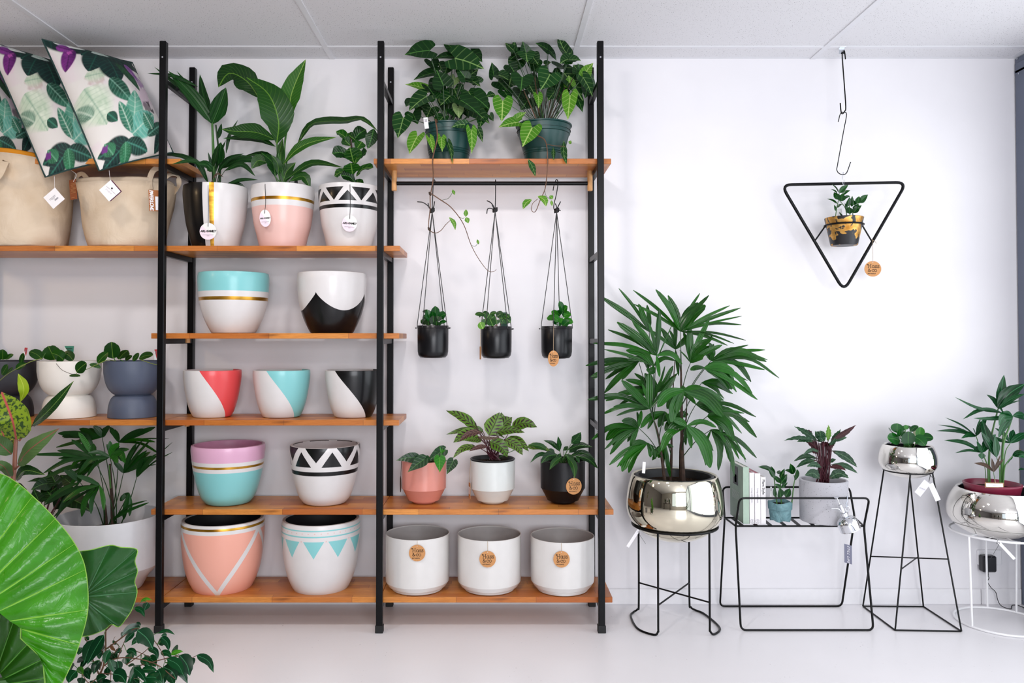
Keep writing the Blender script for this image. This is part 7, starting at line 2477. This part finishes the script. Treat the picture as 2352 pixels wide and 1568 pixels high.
rl_([(128, 850, -.02), (95, 690, -.06), (12, 475, -.03)], 265, G_RUB, fold=.1)
rl_([(160, 555, .0), (188, 450, -.01), (142, 332, .02)], 82, G_RUBY, shape='lance')
rl_([(250, 740, -.0), (410, 590, -.05), (580, 388, -.04)], 128, G_RUBD, roll=.2, fold=.1)
stem(ru, [I_.p(150, 860, YR), I_.p(200, 790, YR), I_.p(255, 735, YR)], [.004, .003], M_STEMP, 'petiole')
rl_([(135, 1040, -.02), (240, 920, -.08), (465, 760, -.06)], 160, G_RUBU, fold=-.08)
stem(ru, [I_.p(112, 1085, YR), I_.p(150, 1050, YR - .02), I_.p(180, 1000, YR - .05)], [.0045, .0035], M_STEMP, 'petiole')
rl_([(92, 965, .0), (20, 900, -.02), (-90, 800, -.01)], 130, G_RUBU, fold=.1)
rl_([(75, 1140, -.0), (30, 1060, -.05), (-60, 1020, -.06)], 105, G_RUBU, fold=.1)
rl_([(125, 1165, -.02), (200, 1090, -.06), (355, 1125, -.08)], 90, G_RUBD, fold=.2)
rl_([(120, 1200, -.02), (180, 1230, -.06), (215, 1240, -.05)], 50, G_RUBD, fold=.2)
rl_([(120, 900, .03), (60, 880, .06), (-20, 700, .08)], 150, G_RUB, fold=.1)

# ------------------------------------------------------------------ weeping fig in the front
Rf = Fr(120, 1368, 5.88)
YF_ = -1.24
xf = Rf.p(620, 1100, YF_).x
fi = thing('weeping_fig', 'small weeping fig with glossy dark drooping leaves in front of the shelving', 'plant', (xf, YF_, 0))
vs, fs = lathe([(0, 0), (.06, 0), (.064, .003), (.075, .125), (.073, .13), (.068, .13), (.064, .1), (0, .1)], (xf, YF_, 0), 40)
mob('pot', vs, fs, plain('white_stoneware', '#d9d8d4', .5), fi, sharp=35)
soil_disc(fi, V((xf, YF_, 0)), .063, .105)
crF = V((xf, YF_, .1))


def fp(x, y, d=0.0):
    return Rf.p(x, y, YF_ + d)


br = [([(620, 1120), (690, 950), (720, 720), (725, 460), (780, 410)], .0055, 0), ([(640, 1080), (560, 900), (480, 640), (440, 560)], .004, .03), ([(690, 950), (850, 850), (1080, 840), (1400, 920), (1660, 1120)], .0034, -.05), ([(725, 720), (920, 580), (1080, 460), (1180, 430)], .0036, -.02),
      ([(1000, 930), (1200, 790), (1330, 680)], .0026, -.03), ([(1180, 940), (1440, 870), (1680, 815), (1880, 830), (1960, 800)], .0026, -.02), ([(1420, 660), (1500, 800), (1520, 900)], .002, .0), ([(880, 850), (960, 650), (1000, 560)], .0024, .03), ([(1120, 740), (1240, 790), (1330, 830)], .002, .02), ([(760, 880), (790, 1000), (790, 1150)], .003, .02),
      ([(620, 1120), (500, 1180), (400, 1050)], .003, -.05), ([(660, 1050), (860, 1060), (1150, 1120)], .003, .03), ([(725, 470), (900, 300), (1100, 180), (1200, 80)], .003, .06), ([(1420, 660), (1330, 560), (1180, 540)], .002, .02), ([(830, 780), (900, 680), (830, 600), (850, 550)], .0016, .03), ([(640, 1000), (690, 800), (640, 700)], .0026, .04)]
for pts, r, d in br:
    p3 = [fp(x, y, d * (i / max(1, len(pts) - 1))) for i, (x, y) in enumerate(pts)]
    if pts[0] == (620, 1120):
        p3 = [crF + V((random.uniform(-.01, .01), 0, 0))] + p3
    stem(fi, p3, [r * .72, r * .36], M_STEMO, 'branch')
fl_ = [(700, 525, 470, 930, 190, 10, -.06, -.08), (560, 590, 430, 910, 170, 14, .0, -.02), (1190, 420, 935, 535, 130, 36, .0, -.03), (1150, 465, 1360, 715, 220, 30, -.08, -.1), (1110, 490, 975, 640, 100, 10, .02, .0), (1230, 600, 1070, 670, 110, 40, .0, -.02), (1430, 640, 1570, 690, 110, 50, .02, -.02),
       (1470, 555, 1575, 745, 110, 36, -.06, -.08), (1545, 540, 1470, 540, 60, 10, .03, .02), (1440, 495, 1658, 525, 56, 40, .0, -.02), (1640, 700, 1690, 750, 130, 0, .04, .0), (1600, 790, 1770, 750, 70, 14, -.02, -.02, G_FICUSB), (1290, 705, 1430, 860, 86, 50, -.02, -.04), (1000, 745, 1140, 820, 90, 40, -.02, -.04),
       (940, 745, 850, 790, 90, 20, .04, .02), (1050, 780, 1040, 880, 120, 0, .05, .04), (780, 730, 715, 920, 110, 20, -.07, -.09), (690, 745, 610, 810, 90, 6, .04, .02), (800, 790, 865, 860, 110, 10, .03, .0), (780, 860, 830, 1040, 110, 6, -.05, -.06), (880, 880, 890, 1040, 120, 10, -.04, -.06),
       (1000, 820, 1010, 930, 130, 0, .05, .03), (1210, 850, 1300, 940, 100, 14, -.02, -.04), (1300, 830, 1400, 960, 150, 20, .03, .0), (1550, 850, 1775, 1080, 150, 50, -.06, -.08), (1720, 800, 1860, 1080, 210, 30, -.02, -.05), (1620, 920, 1730, 1010, 140, 14, .04, .02), (1880, 840, 1910, 930, 90, 0, .05, .03),
       (1950, 800, 2180, 1040, 120, 60, -.03, -.06), (1205, 1000, 1425, 1015, 100, 20, -.05, -.06), (1180, 930, 1050, 1150, 130, 10, -.06, -.09), (1100, 970, 1270, 1170, 110, 24, -.07, -.1), (1430, 990, 1480, 1150, 170, 10, -.05, -.08), (1500, 960, 1680, 1140, 200, 40, .0, -.03), (1260, 1100, 1500, 1200, 150, 50, -.06, -.08),
       (820, 1050, 1000, 1180, 190, 40, -.06, -.09), (600, 1160, 740, 1090, 130, 20, -.02), (330, 1010, 220, 1180, 160, 20, -.07, -.1), (400, 1100, 380, 1200, 120, 0, .0), (640, 870, 560, 1060, 140, 14, .02, -.02), (480, 960, 500, 1080, 110, 0, .04), (430, 860, 330, 900, 90, 20, .03), (500, 560, 450, 610, 80, 10, .05), (420, 700, 350, 800, 110, 10, .05, .03),
       (1290, 90, 1240, 200, 110, 0, .05, .03), (1110, 160, 1250, 290, 80, 36, .0, -.03), (1195, 75, 1345, 55, 50, 24, .03, .02, G_FICUSB), (1130, 370, 1200, 400, 50, 10, .06), (260, 910, 230, 1040, 110, 0, .0), (560, 1140, 540, 1200, 100, 0, .03), (1580, 1060, 1650, 1200, 120, 0, .03), (1040, 960, 1120, 940, 80, 14, .03), (740, 960, 760, 1080, 120, 0, .05), (350, 960, 420, 1060, 90, 0, .02, .0, G_FICUSB), (940, 560, 950, 480, 60, 0, .05), (1350, 980, 1340, 1120, 150, 0, .06), (690, 640, 650, 740, 100, 0, .06), (1100, 1130, 1180, 1200, 120, 0, .05)]
nb = [V((q[0], q[1], 0)) for b in br for q in b[0]]
rows = [r for r in fl_]
for q in fl_[::2]:
    ox, oy = random.uniform(-90, 90), random.uniform(-10, 130)
    if 300 < q[0] + ox < 1650 and q[1] + oy > 560:
        rows.append((q[0] + ox, q[1] + oy, q[2] + ox + random.uniform(-60, 60), q[3] + oy + 20, q[4] * .85, (q[5] if len(q) > 5 else 6) * .7, .06, .05))
out = lvs(fi, Rf, YF_, rows, G_FICUS, 'ovate', fold=.2, curl=.12, rr=.35, nseg=9, wk=.92)
for r in rows:
    a = V((r[0], r[1], 0))
    q = min(nb, key=lambda p: (p - a).length)
    d0 = r[6] if len(r) > 6 else 0
    if 10 < (q - a).length < 330:
        stem(fi, [fp(q.x, q.y, 0), fp((q.x + a.x) / 2, (q.y + a.y) / 2 - 12, d0 * .5), fp(a.x, a.y, d0)], [.0013, .0009], M_STEMG, 'twig', n=5, sm=3)
lvs(fi, Rf, YF_, [(800, 650, 850, 745, 60, -14, .0)], plain('dead_brown_leaf', '#8a5a38', .7), 'ovate')

# ------------------------------------------------------------------ far side of the shop, added so the mirrored bowls have something to reflect
cnt = thing('display_table', 'dark timber display table added across the shop for the mirrored bowls to reflect', 'table', (-2.6, -6.2, 0))
MT_ = plain('dark_stained_timber', '#2a1d15', .5, vary=.2, scale=12)
MB().box(-3.7, -1.5, -6.55, -5.85, .82, .87, .004).build('tabletop', MT_, cnt, smooth=False)
for x in (-3.62, -1.58):
    for y in (-6.48, -5.92):
        MB().box(x - .04, x + .04, y - .04, y + .04, 0, .82, .004).build('leg', MT_, cnt, smooth=False)
for i, (x, y, z, hh_, lab) in enumerate(((-3.2, -6.2, .871, .7, 'tall bushy plant at the far end of the dark display table'), (-2.5, -6.2, .871, .45, 'low bushy plant at the middle of the dark display table'),
                                         (-1.85, -6.15, .871, .6, 'bushy plant at the near end of the dark display table'), (2.2, -5.6, 0, 1.5, 'tall floor plant beside the window across the shop'))):
    t = thing('potted_bush', lab, 'plant', (x, y, z), 'plants added across the shop for reflections')
    vs, fs = lathe([(0, 0), (.10, 0), (.13, .2), (.12, .2), (.115, .16), (0, .16)], (x, y, z), 24)
    mob('pot', vs, fs, M_GLOSSW if i % 2 else M_NURS, t, sharp=40)
    for k in range(26):
        a, e = random.uniform(0, 2 * pi), random.uniform(.15, 1.3)
        d = V((cos(a) * cos(e), sin(a) * cos(e), sin(e)))
        c = V((x, y, z + .17))
        tip = c + d * hh_ * random.uniform(.5, 1) * (.6 + .4 * sin(e)) + V((0, 0, .02))
        leaf(t, [c.lerp(tip, .35), c.lerp(tip, .75) + V((0, 0, .03)), tip], .10, 'ovate', G_DARK, nrm=(0, 0, 1), nseg=4)
    MB().tube([V((x, y, z + .15)), V((x, y, z + hh_ * .6))], [.01, .005], 6).build('stem', M_STEMB, t)
for i, (x, w, h) in enumerate(((-3.1, .5, .7), (-2.2, .45, .6))):
    f_ = thing('picture_frame', ('larger' if i == 0 else 'smaller') + ' black framed plain print added on the wall across the shop', 'picture', (x, YF, 1.5))
    MB().box(x - w / 2, x + w / 2, YF, YF + .025, 1.5 - h / 2, 1.5 + h / 2, .003).build('frame', M_RUBBER, f_, smooth=False)
    MB().box(x - w / 2 + .03, x + w / 2 - .03, YF + .025, YF + .027, 1.53 - h / 2, 1.47 + h / 2).build('print', M_CARD, f_, smooth=False)
